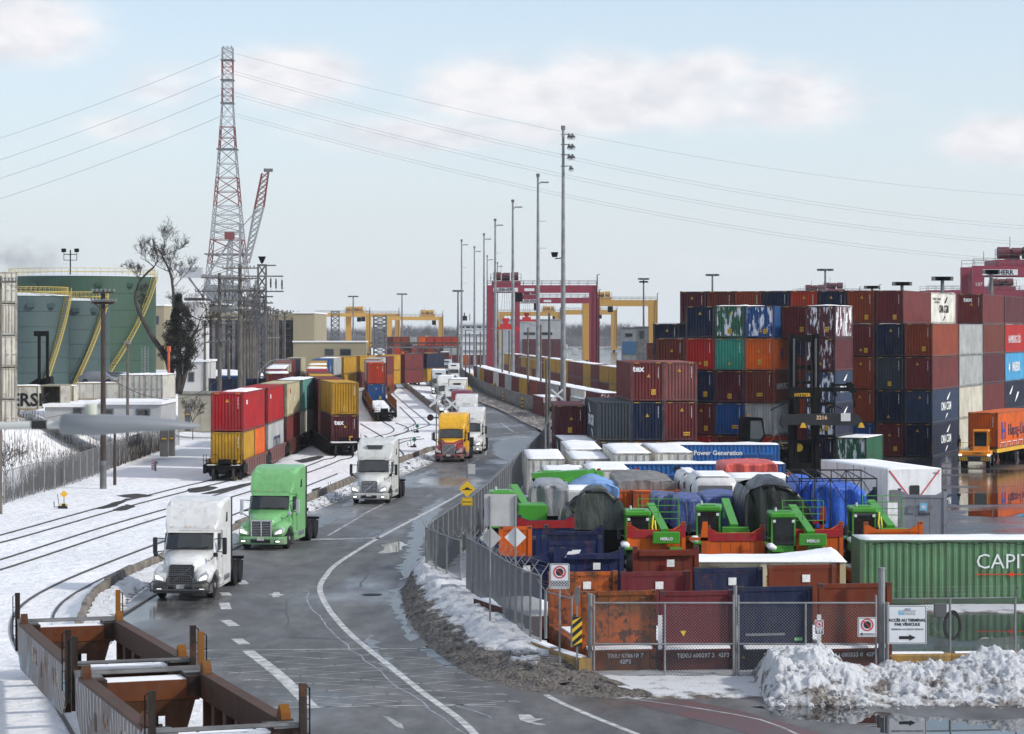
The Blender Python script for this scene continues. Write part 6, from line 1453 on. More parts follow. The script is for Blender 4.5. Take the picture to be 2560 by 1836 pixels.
for k in range(3): m.box(-0.06, 0.26, -0.013, -0.009, 0.40-k*0.045, 0.411-k*0.045)
m.build('logo_lines', M_print, pl)
p = G(1268, 1560)
Y = 84.0; t = empty('road_sign_back', 'back of a large square grey road sign on two posts with two diamonds', 'sign', (XU(1251, Y), Y, 0.4))
for x, u in ((-0.36, 1), (0.52, 1)): m = MB(); m.tube([(x,0,0),(x,0,4.9)], 0.035, 8); m.build('post', M_galv, t)
zc = CAM_H-(1276-HZ)/FPX*Y-0.4; pl = plate(t, 1.12, 1.12, zc, M_signback, 0.06, False, y=0.05, name='square_plate')
for x, vv, cc in ((-0.34, 1346, M_signback), (0.52, 1344, M_signw)):
 zc = CAM_H-(vv-HZ)/FPX*Y-0.4; m = MB(); m.prism([(-0.38,0),(0,-0.38),(0.38,0),(0,0.38)], 'y', 0.0, 0.01); o = m.build('diamond_plate', cc, t); o.location = (x, 0.06, zc)
Y = 119; t = empty('speed_bump_sign', 'yellow diamond speed bump warning sign beside the fence', 'sign', (XU(1168, Y), Y, 0))
zc = CAM_H-(1223-HZ)/FPX*Y
m = MB(); m.tube([(0,0.03,0),(0,0.03,zc+1.4)], 0.035, 8); m.build('pole', M_galv_dk, t)
m = MB(); m.prism([(-0.40,0),(0,-0.40),(0.40,0),(0,0.40)], 'y', -0.01, 0); o = m.build('diamond_plate', M_signy, t); o.location = (0,0,zc)
m = MB(); m.prism([(-0.24,-0.05),(0.24,-0.05),(0.24,-0.02),(0.13,0.0),(0.06,0.08),(-0.06,0.08),(-0.13,0.0),(-0.24,-0.02)], 'y', -0.016, -0.011); m.build('bump_symbol', M_print, o)
pl = plate(t, 0.56, 0.40, zc-0.62, M_signy, 0.02, True, name='supplementary_plate'); letters('20 km/h', 0.13, M_print, pl, (0, -0.012, -0.05))
pl = plate(t, 0.36, 0.5, zc+0.98, M_signback, 0.02, False, y=0.06, x=0.22, name='plate_back')
def crossbuck(u, v, label, flip=False, Hh=5.0, col=None):
 p = G(u, v); t = empty('railway_crossing_signal', label, 'crossing signal', p)
 m = MB(); m.tube([(0,0,0),(0,0,Hh)], 0.06, 8); m.build('mast', M_galv, t)
 for s_ in (-1, 1): m = MB(); m.bar((-0.62*s_,-0.10-0.02*s_,Hh-1.0),(0.62*s_,-0.10-0.02*s_,Hh+0.1),0.02,0.2); m.build('crossbuck_blade', M_signw, t)
 for s_ in (-1, 1):
  m = MB(); m.tube([(0,-0.05,Hh-2.0),(s_*0.45,-0.05,Hh-2.0)], 0.04, 6); m.cyl((s_*0.55,-0.08,Hh-2.0),'y',0.30,0.04,20); m.cyl((s_*0.55,-0.18,Hh-2.0),'y',0.13,0.2,14); lp = m.build('flashing_lamp', M_black, t)
  m = MB(); m.cyl((s_*0.55,-0.285,Hh-2.0),'y',0.11,0.01,14); m.build('red_lens', mat('dark_red_lens', (0.10,0.01,0.015), 0.15), lp)
 m = MB(); m.box(-0.45,-0.15,0,0.3,0.9,1.6); m.box(-0.2,0.5,-0.05,0.3,0,0.4); m.build('relay_box', M_galv, t); return t
crossbuck(1091, 1126, 'white crossbuck signal with dark lamps left of the yellow truck')
crossbuck(1130, 1106, 'second crossing mast with lamps just behind the yellow truck', Hh=4.2)
crossbuck(1393, 1085, 'white and red crossbuck by the fence near the container block', Hh=4.6)
def switch_stand(u, v, h, col, label, oval=True):
 p = G(u, v); t = empty('switch_stand', label, 'switch stand', p, 0, 'railway switch stands')
 m = MB(); m.tube([(0,0,0),(0,0,h)], 0.025, 6); m.build('mast', M_black, t)
 m = MB(); m.prism([(-0.24,0),(0,-0.24),(0.24,0),(0,0.24)], 'y', -0.05, -0.03); o = m.build('diamond_target', col, t); o.location = (0,0,h-0.1)
 if oval: m = MB(); m.cyl((0,-0.04,h-0.80),'y',0.19,0.02,16); o = m.build('oval_target', mat('pale_yellow', (0.75,0.55,0.18)), t); o.scale = (1.4,1,0.75); o.location = (0,0,(h-0.8)*0.25)
 m = MB(); m.box(-0.35,0.2,-0.1,0.12,0,0.16); m.tube([(-0.35,0,0.1),(-0.6,0,0.1),(-0.62,0,0.45)], 0.03, 5); m.cyl((0,0,0.2),'z',0.12,0.2,8); m.tube([(-0.3,0,0.15),(-0.4,0,0.9)],0.02,5); m.build('lever_base', M_black, t)
M_tgt = mat('dark_green_target', (0.01,0.10,0.07), 0.5); M_ty = mat('target_amber', (0.80,0.42,0.02), 0.5)
switch_stand(160, 1272, 0.95*1.05, M_ty, 'switch stand with amber diamond at far left by the fence')
switch_stand(585, 1202, 0.95, M_ty, 'switch stand with amber diamond, left of the pair behind the green truck')
switch_stand(599, 1200, 1.35, M_ty, 'taller switch stand with amber diamond, right of the pair')
switch_stand(1043, 1082, 0.8, M_tgt, 'green switch target, upper of the two by the crossing', False)
switch_stand(1036, 1119, 0.85, M_tgt, 'green switch target, lower of the two by the crossing', False)
switch_stand(982, 955, 0.5, M_tgt, 'tiny far switch lever by the curving container train', False)
for u, v in ((825,1225),(830,1223)):
 p = G(u, v+8); m = MB(); m.tube([(0,0,0),(-0.12,0,0.75)], 0.02, 5); o = m.build('wooden_stake', mat('stake_tan', (0.22,0.15,0.09))); o.location = p; tag(o, 'thin tan stake leaning by the concrete wall, '+('left' if u==825 else 'right')+' of the two', 'stake')
Y = 83.5; t = empty('cable_coil', 'coil of thick black cable hung on the fence right of the access sign', 'cable', (XU(2378, Y), Y-0.1, 0))
m = MB()
for k in range(9):
 r = 0.42+0.03*(k % 3); m.tube([(r*0.62*math.cos(a*math.pi/10)+0.03*(k%2), -0.02*k, 0.85+r*math.sin(a*math.pi/10)+0.01*k) for a in range(21)], 0.022, 5)
m.build('coil', M_black, t)
t = empty('utility_box', 'grey electrical box behind the fence beside the cable coil', 'electrical box', (XU(2350, 88), 88, 0))
m = MB(); m.bevbox(-0.2,0.25,0,0.2,0.6,1.1,0.02); m.tube([(0,0.1,0),(0,0.1,0.6)],0.03,6); m.tube([(0.1,0.05,0.6),(0.2,-0.05,0.2),(-0.1,-0.1,0.05),(-0.3,-0.1,0.3)],0.02,5); m.build('box', M_galv_dk, t)
M_bollard = mat('pale_yellow_bollard', (0.6,0.5,0.15), 0.6)
BOL = ['leftmost of the five','second from left','middle one','second from right','rightmost of the five']
for k, u in enumerate((1058,1062,1066,1070,1074)):
 p = G(u, 936); m = MB(); m.cyl((0,0,0.9),'z',0.22,1.8,8); o = m.build('bollard', M_bollard); o.location = p; tag(o, 'pale yellow bollard at the far gate, '+BOL[k], 'bollard', 'bollards at the far gate')
# ============================================================= FLAT RACKS, TARPS, TELEHANDLERS IN THE FORE YARD
M_sticker = mat('paper_label', (0.70,0.69,0.66), 0.6, var=0.15, vscale=9)
GFR = 'flat rack containers in the yard'
def rack(u0, u1, vt, L_, col, label, az=-8.5, ears=0.0, top=None, Y=None, z0=0.0, ledge=False, seams=6, far=True, frame=False, lower=True, wt=2.44, paper=False, mt=None, h=None):
 """flat rack whose near end wall spans u0..u1 with its top edge at row vt"""
 Y = Y or FPX*wt/(u1-u0)*0.99; X = XU((u0+u1)/2, Y); zt = h or (CAM_H-(vt-HZ)/FPX*Y - z0); W2 = wt/2; MT = mt or M_dirty
 t = empty('flat_rack', label, 'flat rack', (X, Y, z0), math.radians(-az), GFR); fz = 0.86 if ledge else 0.62
 for y0, s_ in ((0.0, 1), (L_, -1)) if far else ((0.0, 1),):
  m = MB(); n = seams; y1 = y0 + s_*0.10
  for k in range(n):
   x0 = -W2+0.17 + (2*W2-0.34)*k/n; x1 = -W2+0.17 + (2*W2-0.34)*(k+1)/n
   m.box(x0+0.010, x1-0.010, min(y0+s_*0.04, y1), max(y0+s_*0.04, y1), fz+0.05, zt-ears-0.16)
  m.box(-W2+0.17, W2-0.17, min(y0+s_*0.06, y1+s_*0.01), max(y0+s_*0.06, y1+s_*0.01), fz, zt-ears-0.10)
  m.box(-W2+0.17, W2-0.17, min(y0+s_*0.01, y0+s_*0.14), max(y0+s_*0.01, y0+s_*0.14), zt-ears-0.16, zt-ears-0.02)
  wl = m.build('end_wall', MT, t, color=col)
  for sx in (-1, 1):
   m = MB()
   m.box(min(sx*W2, sx*(W2-0.17)), max(sx*W2, sx*(W2-0.17)), min(y0, y0+s_*0.18), max(y0, y0+s_*0.18), fz-0.3, zt-0.12)
   if ears: m.prism([(sx*(W2-0.17), zt-0.12), (sx*(W2-0.17), zt-ears-0.02), (sx*(W2-0.55), zt-ears-0.02)], 'y', min(y0+s_*0.02,y0+s_*0.12), max(y0+s_*0.02,y0+s_*0.12))
   m.build('corner_post', MT, wl, color=col)
  m = MB()
  for sx in (-1, 1): m.mat(0).box(min(sx*(W2+0.005), sx*(W2-0.175)), max(sx*(W2+0.005), sx*(W2-0.175)), min(y0-s_*0.004, y0+s_*0.18), max(y0-s_*0.004, y0+s_*0.18), zt-0.12, zt); m.mat(1).box(sx*(W2-0.085)-0.04, sx*(W2-0.085)+0.04, min(y0-s_*0.01,y0+s_*0.02), max(y0-s_*0.01,y0+s_*0.02), zt-0.085, zt-0.035)
  m.build('corner_fitting', [M_rail_edge, M_black], wl, color=tuple(x*0.6 for x in col))
  if top and s_ > 0:
   m = MB(); zz = zt-ears; m.box(-W2+0.17, W2-0.17, y0-0.004, y0+0.009, zz-0.36, zz-0.03)
   for sx in (-1, 1):
    m.box(min(sx*W2, sx*(W2-0.17)), max(sx*W2, sx*(W2-0.17)), y0-0.006, y0-0.001, zz-0.36, zt-0.13)
    if ears: m.prism([(sx*(W2-0.17), zt-0.14), (sx*(W2-0.17), zz-0.04), (sx*(W2-0.52), zz-0.04)], 'y', y0+0.012, y0+0.018)
   m.build('top_band', M_dirty, wl, color=top)
  if s_ < 0 or frame:  # rails on the inner side
   yy = y0 - 0.02 if s_ < 0 else y0 - 0.02
   m = MB(); m.box(-W2+0.2, W2-0.2, yy-0.10, yy-0.09+0.1, zt-ears-0.22, zt-ears-0.04) ; m.build('inner_rail', MT, wl, color=col)
   if paper: m = MB(); m.box(0.0, 0.28, yy-0.13, yy-0.11, zt-ears-0.62, zt-ears-0.36); m.build('paper_label', M_sticker, wl)
 m = MB(); m.box(-W2, W2, 0.02, L_-0.02, fz-0.14, fz) ; m.build('deck', MT, t, color=col)
 m = MB()
 for sx in (-1, 1): m.box(min(sx*W2, sx*(W2-0.15)), max(sx*W2, sx*(W2-0.15)), 0.2, L_-0.2, 0.12, fz-0.14)
 m.box(-W2+0.15, W2-0.15, 0.4, L_-0.4, fz-0.35, fz-0.18); m.build('side_beam', MT, t, color=col)
 if lower:
  m = MB(); m.prism([(-W2+0.2, fz-0.14),(W2-0.2, fz-0.14),(W2-0.25, 0.05),(-W2+0.25, 0.05)], 'y', 0.02, 0.14)
  for sx in (-1, 1): m.box(min(sx*W2, sx*(W2-0.2)), max(sx*W2, sx*(W2-0.2)), 0.0, 0.2, 0.0, 0.45)
  m.build('end_sill', MT, t, color=tuple(x*0.8 for x in col))
 m = MB(); m.box(-W2+0.25, W2-0.25, 1.2, L_-1.2, fz, fz+0.05); m.build('snow_cover', M_snow, t)
 if ledge:
  m = MB(); m.box(-W2+0.12, W2-0.12, -0.34, 0.0, fz-0.10, fz-0.03); m.build('step_ledge', MT, t, color=tuple(x*0.6 for x in col))
  m = MB(); m.prism([(-0.33,fz-0.03),(-0.30,fz+0.04),(0.0,fz+0.06),(0.0,fz-0.03)], 'x', -W2+0.14, W2-0.20); m.build('ledge_snow', M_snow, t)
 return t, zt
RUST = c('8a4018');
nr = []
for u0, u1, vt, col, lab, txt, k in ((1450,1646,1477,c('a8521c'),'orange flat rack end wall covered in dark rust patches at the gate','TRIU 078618 7\n42P3',0),
  (1648,1838,1477,c('64242a'),'maroon flat rack end wall behind the gate, with a small yellow triangle','TEXU 600297 2  42P3',1),
  (1843,2037,1466,c('1a2340'),'navy flat rack end wall behind the gate, green tag low on it','SEGU 763981 9\n42P3',2),
  (2042,2236,1458,c('6c2f1a'),'brown flat rack end wall with sign and snow pile before it','TRIU 080333 0  42P3',3)):
 t, zt = rack(u0, u1, vt, 6.4, col, lab, az=-9, Y=77.8+0.1*k, ledge=True, seams=1 if k else 3, paper=True, frame=False, mt=M_dirty if k else M_blotch)
 nr.append(t); o = letters(txt, 0.19, M_white, t, (0.2 if k != 3 else -0.1, -0.0, 0.52), line=1.0, bold=0.005); o.location[1] = -0.004; o.name = 'serial_number'
m = MB(); m.prism([(-0.10,0.08),(0.10,0.08),(0,-0.10)], 'y', -0.008, 0); o = m.build('warning_triangle', M_signy, nr[1]); o.location = (-0.45, 0.03, 1.30)
m = MB(); m.box(-0.14,0.14,-0.008,0,-0.06,0.06); o = m.build('green_tag', mat('tag_green', (0.05,0.35,0.10)), nr[2]); o.location = (0.75, 0.03, 1.08)
letters('B62-22', 0.085, M_white, nr[2], (0.75, 0.015, 1.05))
m = MB(); m.box(-0.65,0.65,-0.006,0,-0.04,0.04); o = m.build('grey_strip', M_galv, nr[2]); o.location = (-0.35, 0.03, 1.25)
for k in (1, 3): m = MB(); m.box(-0.07,0.07,-0.01,0,-0.55,0.55); o = m.build('white_strip', M_signw, nr[k]); o.location = (-1.22, 0.0, 1.35)
T1 = c('94a0a8')
for a in [ # further racks, nearest rows first
 (1228,1385,1372,5.5,c('16224a'),'navy flat rack end, leftmost behind the curved fence',0.28,None,True),
 (1403,1560,1369,5.5,c('16224a'),'navy flat rack end with white swoosh corner, right of the leftmost navy',0.22,None,True),
 (1583,1748,1366,5.0,c('6e2a1c'),'brown-red flat rack end with white label, before the cream folded stack',0.12,None,True),
 (1362,1510,1312,5.0,c('161f3e'),'dark navy flat rack end with one raised bracket, behind the navy pair',0.26,None,False),
 (1294,1436,1287,5.0,c('16224a'),'navy flat rack end under the tarped load, left rear',0.22,c('8e1a1e'),False),
 (1567,1715,1306,6.0,c('c85a18'),'orange flat rack end with red top band, left of three',0.30,c('9c2028'),False),
 (1765,1913,1314,6.0,c('c85a18'),'orange flat rack end with red top band, middle of three',0.30,c('9c2028'),False),
 (1962,2110,1305,6.0,c('c85a18'),'orange flat rack end with chipped red top band, right of three',0.30,c('9c2028'),False),
 (2159,2309,1305,6.0,c('cc5c14'),'plain orange flat rack end beside the grey one',0.30,None,False),
 (1434,1570,1284,5.0,c('b85216'),'orange flat rack with red rim under the dark green tarp',0.24,c('8e1a1e'),False),
 (1690,1828,1336,5.0,c('c06020'),'low orange flat rack end with snow cap beside the cream stack',0.05,None,True),
 (1248,1330,1316,4.0,c('c85a18'),'narrow orange rack end beside the grey sign back',0.0,None,False)]:
 u0, u1, vt, L_, col, lab, ears, top, fr = a; YY = None
 if vt in (1306,1314,1305): YY = 102.5 + (u0 % 7)*0.1
 rack(u0, u1, vt, L_, col, lab, az=-7, ears=ears, top=top, frame=fr, paper=fr and 'label' in lab or 'navy flat rack end' in lab and fr, far=(u0 in (1228,1403)), wt=2.44 if u1-u0 > 100 and not YY else (1.3 if not YY else (u1-u0)/FPX*YY), seams=5, Y=YY)
for o in list(bpy.data.objects):
 if o.get('label') == 'navy flat rack end with white swoosh corner, right of the leftmost navy':
  m = MB(); m.prism([(-1.1,2.3),(-0.95,2.55),(-0.45,2.62),(-0.52,2.48),(-0.85,2.42)], 'y', -0.02, -0.01); m.build('swoosh', M_white, o); letters('EN', 0.35, M_white, o, (-1.35, -0.02, 1.75), bold=0.02)
rack(2073,2190,1218,6.0,c('1b2a44'),'slate navy flat rack end with notched top, below the bright blue tarp', az=2, ears=0.45, seams=5)
t, zt = rack(2246,2366,1222,7.0,c('93959a'),'light grey flat rack end with light blue MAERSK star', az=6, ears=0.30, seams=3)
m = MB(); m.box(-0.19,0.19,-0.01,0,-0.19,0.19); o = m.build('logo_square', mat('maersk_blue', (0.22,0.55,0.72)), t); o.location = (0.05, -0.0, zt-0.92)
m = MB(); m.prism(star_poly(0.16, 0.065), 'y', -0.016, -0.011); o = m.build('logo_star', M_white, t); o.location = (0.05, 0, zt-0.92)
letters('MAERSK', 0.17, M_print, t, (0.08, 0.0, zt-1.32), bold=0.004)
m = MB(); m.box(-0.2,0.2,-0.006,0,-0.2,0.2); o = m.build('grey_patch', M_galv, t); o.location = (-0.55, 0, zt-1.05)
def folded():
 Y = 90.5; x0 = XU(1702, Y); x1 = XU(2116, Y); t = empty('folded_rack_stack', 'cream rusty folded flat racks stacked side-on under a thick snow blanket', 'rack stack', (x0, Y, 0)); w = x1-x0
 z = 0.15; hh = 0.56
 for k in range(4):
  r = random.Random(k); m = MB(); m.box(0.1, w-0.5, 0, 2.4, z+0.03, z+0.16); m.box(0.1, w-0.5, 0.03, 2.37, z+0.16, z+hh-0.16); m.box(0.1, w-0.5, -0.01, 2.41, z+hh-0.16, z+hh-0.03)
  for q in range(2): x = 2.2+q*1.6; m.box(x, x+0.5, -0.02, 0.0, z+0.18, z+0.34)
  ly = m.build('folded_rack', M_dirty, t, color=c('cdc4a8') if k != 2 else c('b98f4e'))
  m = MB()
  for q in range(2): x = 2.25+q*1.6; m.box(x, x+0.45, -0.03, -0.021, z+0.19, z+0.33)
  m.build('fork_pocket', M_black, ly); z += hh
 for x, cc in ((0.0, 'b5a88a'), (w*0.48, 'c8c0a8'), (w-0.55, '4a241a'), (w-0.25, 'bcae88')):
  m = MB(); m.box(x, x+0.22, -0.06, 0.14, 0, z-0.03*0); m.build('corner_post', M_dirty, t, color=c(cc))
 letters('DOLU 203985 8\n42P3', 0.16, M_print, t, (1.1, -0.03, z-0.30))
 n, k2 = 40, 6; vs = []
 for i in range(n+1):
  for j in range(k2+1):
   f = i/n; x = -0.1+(w+0.1)*f; y = -0.12+2.6*j/k2; edge = j in (0, k2) or i in (0, n)
   hz = 0.10 + (0.32*max(0, (f-0.55)/0.45)**1.5 if f < 0.97 else 0.1) + 0.03*noise.noise(Vector((x*1.2, y, 3)))
   vs.append((x, y, z + (0.02 if edge else hz)))
 b = len(vs); vs += [(x, y, z-0.01) for x, y, _ in vs]; fs = [(i*(k2+1)+j, i*(k2+1)+j+1, (i+1)*(k2+1)+j+1, (i+1)*(k2+1)+j) for i in range(n) for j in range(k2)]
 rim = [j for j in range(k2+1)] + [i*(k2+1)+k2 for i in range(1, n+1)] + [n*(k2+1)+j for j in range(k2-1, -1, -1)] + [i*(k2+1) for i in range(n-1, 0, -1)]
 fs += [(rim[i], b+rim[i], b+rim[(i+1)%len(rim)], rim[(i+1)%len(rim)]) for i in range(len(rim))]
 m = MB(); m.smooth = True; m.add(vs, fs); m.build('snow_cover', M_snow, t)
folded()
def tarp_mat(name, col, rough=0.45):
 return mat(name, col, rough, var=0.3, vscale=1.5, bump=0.14, bscale=1.7, stretch=(1.6,1.6,0.5))
def tarp(u0, u1, vt, vb, Y, depth, m_, label, rnd=0.25, seed=1, az=0, shape=None, snow=None, fold=0.10):
 w = XU(u1, Y)-XU(u0, Y); zt = CAM_H-(vt-HZ)/FPX*Y; zb = max(0.3, CAM_H-(vb-HZ)/FPX*Y); X = XU((u0+u1)/2, Y); t = None
 nx, ny, nz = 26, 14, 9; vs = []; idx = {}; off = Vector((seed*9.7, seed*4.1, 0)); H = zt-zb
 def hgt(a, b):   # top height factor
  k = shape(a, b) if shape else 1.0
  return k
 def P(a, b, c_):   # a,b in -1..1 , c 0..1 top
  rr = 1.0 - rnd*0.35*(c_**6)
  x = a*w/2*rr; y = (b+1)/2*depth; z = zb + H*c_*hgt(a, b)
  if c_ >= 1: z = zb + H*hgt(a, b)*(1 - rnd*0.30*(abs(a)**5 + 0.7*abs(b)**5))
  q = Vector((x*0.9, y*0.9, z*0.7)) + off; f = 1.0 if c_ < 0.99 else 0.6
  fx = fold*noise.noise(Vector((x*2.6+y*1.3, y*2.6, z*0.45)) + off)*f*1.6;
  x += fx*(1 if abs(b) < 0.99 else 0.5); y -= fold*2.2*noise.noise(Vector((x*2.4, 7.7, z*0.4)) + off)*f if b < -0.9 else 0; z += 0.10*noise.noise(q*1.3)*c_ + 0.04*noise.noise(q*4)*c_
  return (x, y, z)
 per = []
 N = 2*(nx+ny)
 for k in range(nx): per.append((-1+2*k/nx, -1))
 for k in range(ny): per.append((1, -1+2*k/ny))
 for k in range(nx): per.append((1-2*k/nx, 1))
 for k in range(ny): per.append((-1, 1-2*k/ny))
 m = MB(); m.smooth = True
 for k in range(nz+1): vs += [P(a, b, k/nz if k < nz else 1.0) for a, b in per]
 fs = [(k*N+i, k*N+(i+1)%N, (k+1)*N+(i+1)%N, (k+1)*N+i) for k in range(nz) for i in range(N)]
 base = nz*N; inner = {}
 for i in range(nx+1):
  for j in range(ny+1):
   a, b = -1+2*i/nx, -1+2*j/ny
   if j == 0: inner[i,j] = base+i % N
   elif i == nx: inner[i,j] = base+nx+j
   elif j == ny: inner[i,j] = base+nx+ny+(nx-i)
   elif i == 0: inner[i,j] = base+2*nx+ny+(ny-j)
   else: inner[i,j] = len(vs); vs.append(P(a, b, 1.0))
 inner = {k_: (v_ if v_ < len(vs) else v_) for k_, v_ in inner.items()}
 fs += [(inner[i,j], inner[i+1,j], inner[i+1,j+1], inner[i,j+1]) for i in range(nx) for j in range(ny)]
 m.add(vs, fs); root = empty('tarpaulined_load', label, 'tarpaulin load', (X, Y, 0), math.radians(-az)); m.build('tarpaulin', m_, root)
 mb = MB(); mb.box(-w/2+0.15, w/2-0.15, 0.15, depth-0.15, 0, zb+H*0.5*min(1.0, hgt(0,0))); mb.build('load_crate', M_blackgear, root)
 if snow:
  me = snow_slab(depth*snow[2], 2, 0.12, w*snow[3]/2, 0.05); inst('snow_patch', me, root, (snow[0]*w/2, depth*snow[1], zt-0.12))
 mb = MB()
 for k in range(4): a = -0.8+k*0.53; mb.tube([(a*w/2, -0.06, zb), (a*w/2+0.05, -0.12, zb+H*0.5), (a*w/2, 0.05, zt*0.97)], 0.012, 4)
 if rnd < 0.2: mb.build('rope', mat('rope_grey', (0.25,0.25,0.25)), root)
 return root
dome = lambda a, b: 1.0 - 0.45*abs(a)**2.6 - 0.10*b
lean = lambda a, b: (0.80 + 0.20*min(1, max(0, (a+1.0)*1.4))) * (1 - 0.5*max(0, (a-0.35))**1.6)
tarp(1410,1572,1222,1325,105,4.5, tarp_mat('tarp_olive', (0.055,0.065,0.055)), 'dark olive tarp over a rounded load on the orange rack', 0.9, 1, shape=dome, fold=0.09)
tarp(1858,2032,1200,1330,107,5.5, tarp_mat('tarp_black', (0.018,0.020,0.019), 0.35), 'large black-green tarp over a tall rounded load behind the telehandler', 0.9, 2, shape=lambda a, b: 1.0 - 0.42*max(0, a)**2.2 - 0.18*max(0,-a-0.5), fold=0.10)
tarp(1690,1760,1246,1330,109,5, tarp_mat('tarp_blue_dull', (0.055,0.085,0.25)), 'dull blue tarp over a boxy crate left of the middle telehandler', 0.15, 3, snow=(0.2, 0.2, 0.5, 0.7), fold=0.12)
tarp(1760,1855,1240,1325,112,5, tarp_mat('tarp_blue_dull', (0.055,0.085,0.25)), 'dull blue tarp crate just behind the middle telehandler', 0.15, 4, fold=0.10)
tarp(1637,1700,1240,1310,113,4, tarp_mat('tarp_blue_dark', (0.07,0.09,0.22)), 'narrow dark blue tarp crate beside the orange container doors', 0.15, 5, fold=0.08)
tarp(2040,2165,1208,1320,112,6, tarp_mat('tarp_bright_blue', (0.02,0.11,0.55)), 'bright blue tarp over a long load inside the black steel frame', 0.25, 6, az=4, shape=lambda a, b: 1.0 - 0.12*(a+1)/2, fold=0.10)
tarp(1990,2045,1197,1310,116,5, tarp_mat('tarp_bright_blue', (0.02,0.11,0.55)), 'bright blue tarp bundle at the left of the black steel frame', 0.5, 7, fold=0.14)
tarp(1809,1947,1158,1215,140,5.5, tarp_mat('tarp_coral', (0.62,0.09,0.07)), 'coral red tarp over a box before the blue side-on containers', 0.2, 8, fold=0.07)
tarp(1417,1548,1200,1245,122,7, tarp_mat('tarp_light_blue', (0.18,0.33,0.62)), 'light blue tarp roof stretched over an open container', 0.3, 9, shape=lambda a, b: 1.0-0.45*abs(a-0.1)**1.3, fold=0.05)
tarp(1541,1690,1198,1225,123.5,9, tarp_mat('tarp_grey', (0.20,0.195,0.185), 0.7), 'grey tarp roof on the orange double-door container', 0.3, 10, shape=lambda a, b: 1.0-0.25*abs(a)**1.5, fold=0.05)
tarp(1325,1425,1208,1290,112,5, tarp_mat('tarp_clear_grey', (0.26,0.26,0.27), 0.3), 'translucent grey plastic over pale machinery right of the left telehandler', 0.5, 11, fold=0.10)
tarp(2330-362,2345-362,1185,1200,150,2, tarp_mat('tarp_coral', (0.62,0.09,0.07)), 'small coral tarp scrap beside the white snowy boxes', 0.3, 12)
container((XU(1643,122.5), 122.5, 0.0), 0, HC, '20', C_['orange'], 'orange container with double doors and dark Hapag-Lloyd lettering in mid yard', None, style='door', marks=0)
letters('Hapag-Lloyd', 0.30, M_print, [o for o in bpy.data.objects if o.get('label') == 'orange container with double doors and dark Hapag-Lloyd lettering in mid yard'][0], (-0.45, -0.05, 1.62))
container((XU(1521,123), 123, 0.0), 0, HC, '20', C_['orange'], 'orange container edge left of the double-door one, partly behind the olive tarp', None, marks=0)
def whitebox(u0, u1, vt, Y, L_, label, h_, name='white_cabinet'):
 w = XU(u1, Y)-XU(u0, Y); zt = CAM_H-(vt-HZ)/FPX*Y; t = empty(name, label, 'machine cabinet', (XU((u0+u1)/2, Y), Y, zt-h_))
 m = MB(); m.bevbox(-w/2, w/2, 0, L_, 0, h_, 0.10); b = m.build('body', M_gloss, t, color=(0.62,0.62,0.60))
 for k in range(2): m = MB(); x = -w/4+k*w/2; m.box(x-w*0.2, x+w*0.2, -0.02, 0.0, h_*0.35, h_*0.75); m.build('panel', M_plain, b, color=(0.5,0.5,0.5))
 inst('snow_cover', snow_slab(L_, 1, 0.14, w/2-0.05), t, (0, 0, h_-0.01))
 m = MB(); m.box(-w/2+0.1, w/2-0.1, 0.1, L_-0.1, -(zt-h_)+0.02, 0.0); m.build('support', M_blackgear, t); return t
whitebox(1822,1982,1196,128,5,'long white snow-topped machine box under the coral tarp',1.5)
whitebox(1402,1508,1226,116,4,'white snow-covered panel left of the olive tarp',1.2)
def coach(u0, u1, vt, Y, label):
 w = XU(u1, Y)-XU(u0, Y); zt = CAM_H-(vt-HZ)/FPX*Y; t = empty('white_cab_body', label, 'vehicle body', (XU((u0+u1)/2, Y), Y, 0.6))
 zt -= 0.6; m = MB(); m.smooth = True; rings = []
 for y, k, zk in ((0,0.90,0.90),(0.25,1.0,0.97),(1.2,1.0,1.0),(4.5,1.0,1.0),(5.2,0.9,0.85)):
  rings.append([(-w/2*k, y, 0.2),(-w/2*k, y, zt*zk-0.45),(-w/2*k+0.12, y, zt*zk-0.12),(-w/2*k+0.45, y, zt*zk),(w/2*k-0.45, y, zt*zk),(w/2*k-0.12, y, zt*zk-0.12),(w/2*k, y, zt*zk-0.45),(w/2*k, y, 0.2)])
 m.loft(rings); m.build('shell', M_gloss, t, color=(0.62,0.61,0.59))
 m = MB(); m.prism(rrect(w*0.74, 0.36, 0.06), 'y', -0.02, 0.05, Matrix.Translation((0,0,zt-0.62))); m.build('rear_window', mat('smoked_window', (0.16,0.165,0.17), 0.2), t)
 m = MB(); m.tube([(-w/2-0.02,0.6,0.3),(-w/2-0.03,0.5,zt-0.5),(-w/2+0.3,0.4,zt-0.05)], 0.04, 6); m.build('black_seal', M_black, t)
 m = MB(); m.box(-w/2, w/2, 0, 5, -0.5, 0.2); m.build('cradle', M_blackgear, t); inst('snow_cover', snow_slab(4.6, 4, 0.06, w/2-0.35), t, (0, 0.4, zt-0.01)); return t
coach(1730,1846,1192,119,'white rounded vehicle body with grey rear window band')
coach(1650+50,1760,1183,124,'white rounded cab body behind the one with the grey window')
whitebox(1738,1780,1172,150,2.5,'tall white housing with Cummins lettering before the blue container',1.2)
letters('Cummins', 0.36, M_print, bpy.data.objects['white_cabinet.002'], (0.0, -0.06, 0.45))
m = MB(); m.bevbox(-0.9,0.9,0,2,0,2.5,0.1); o = m.build('teal_crate', tarp_mat('tarp_teal', (0.05,0.36,0.20))); o.location = (XU(1665,128),128,0); tag(o, 'teal-green wrapped crate beside the white vehicle bodies', 'crate')
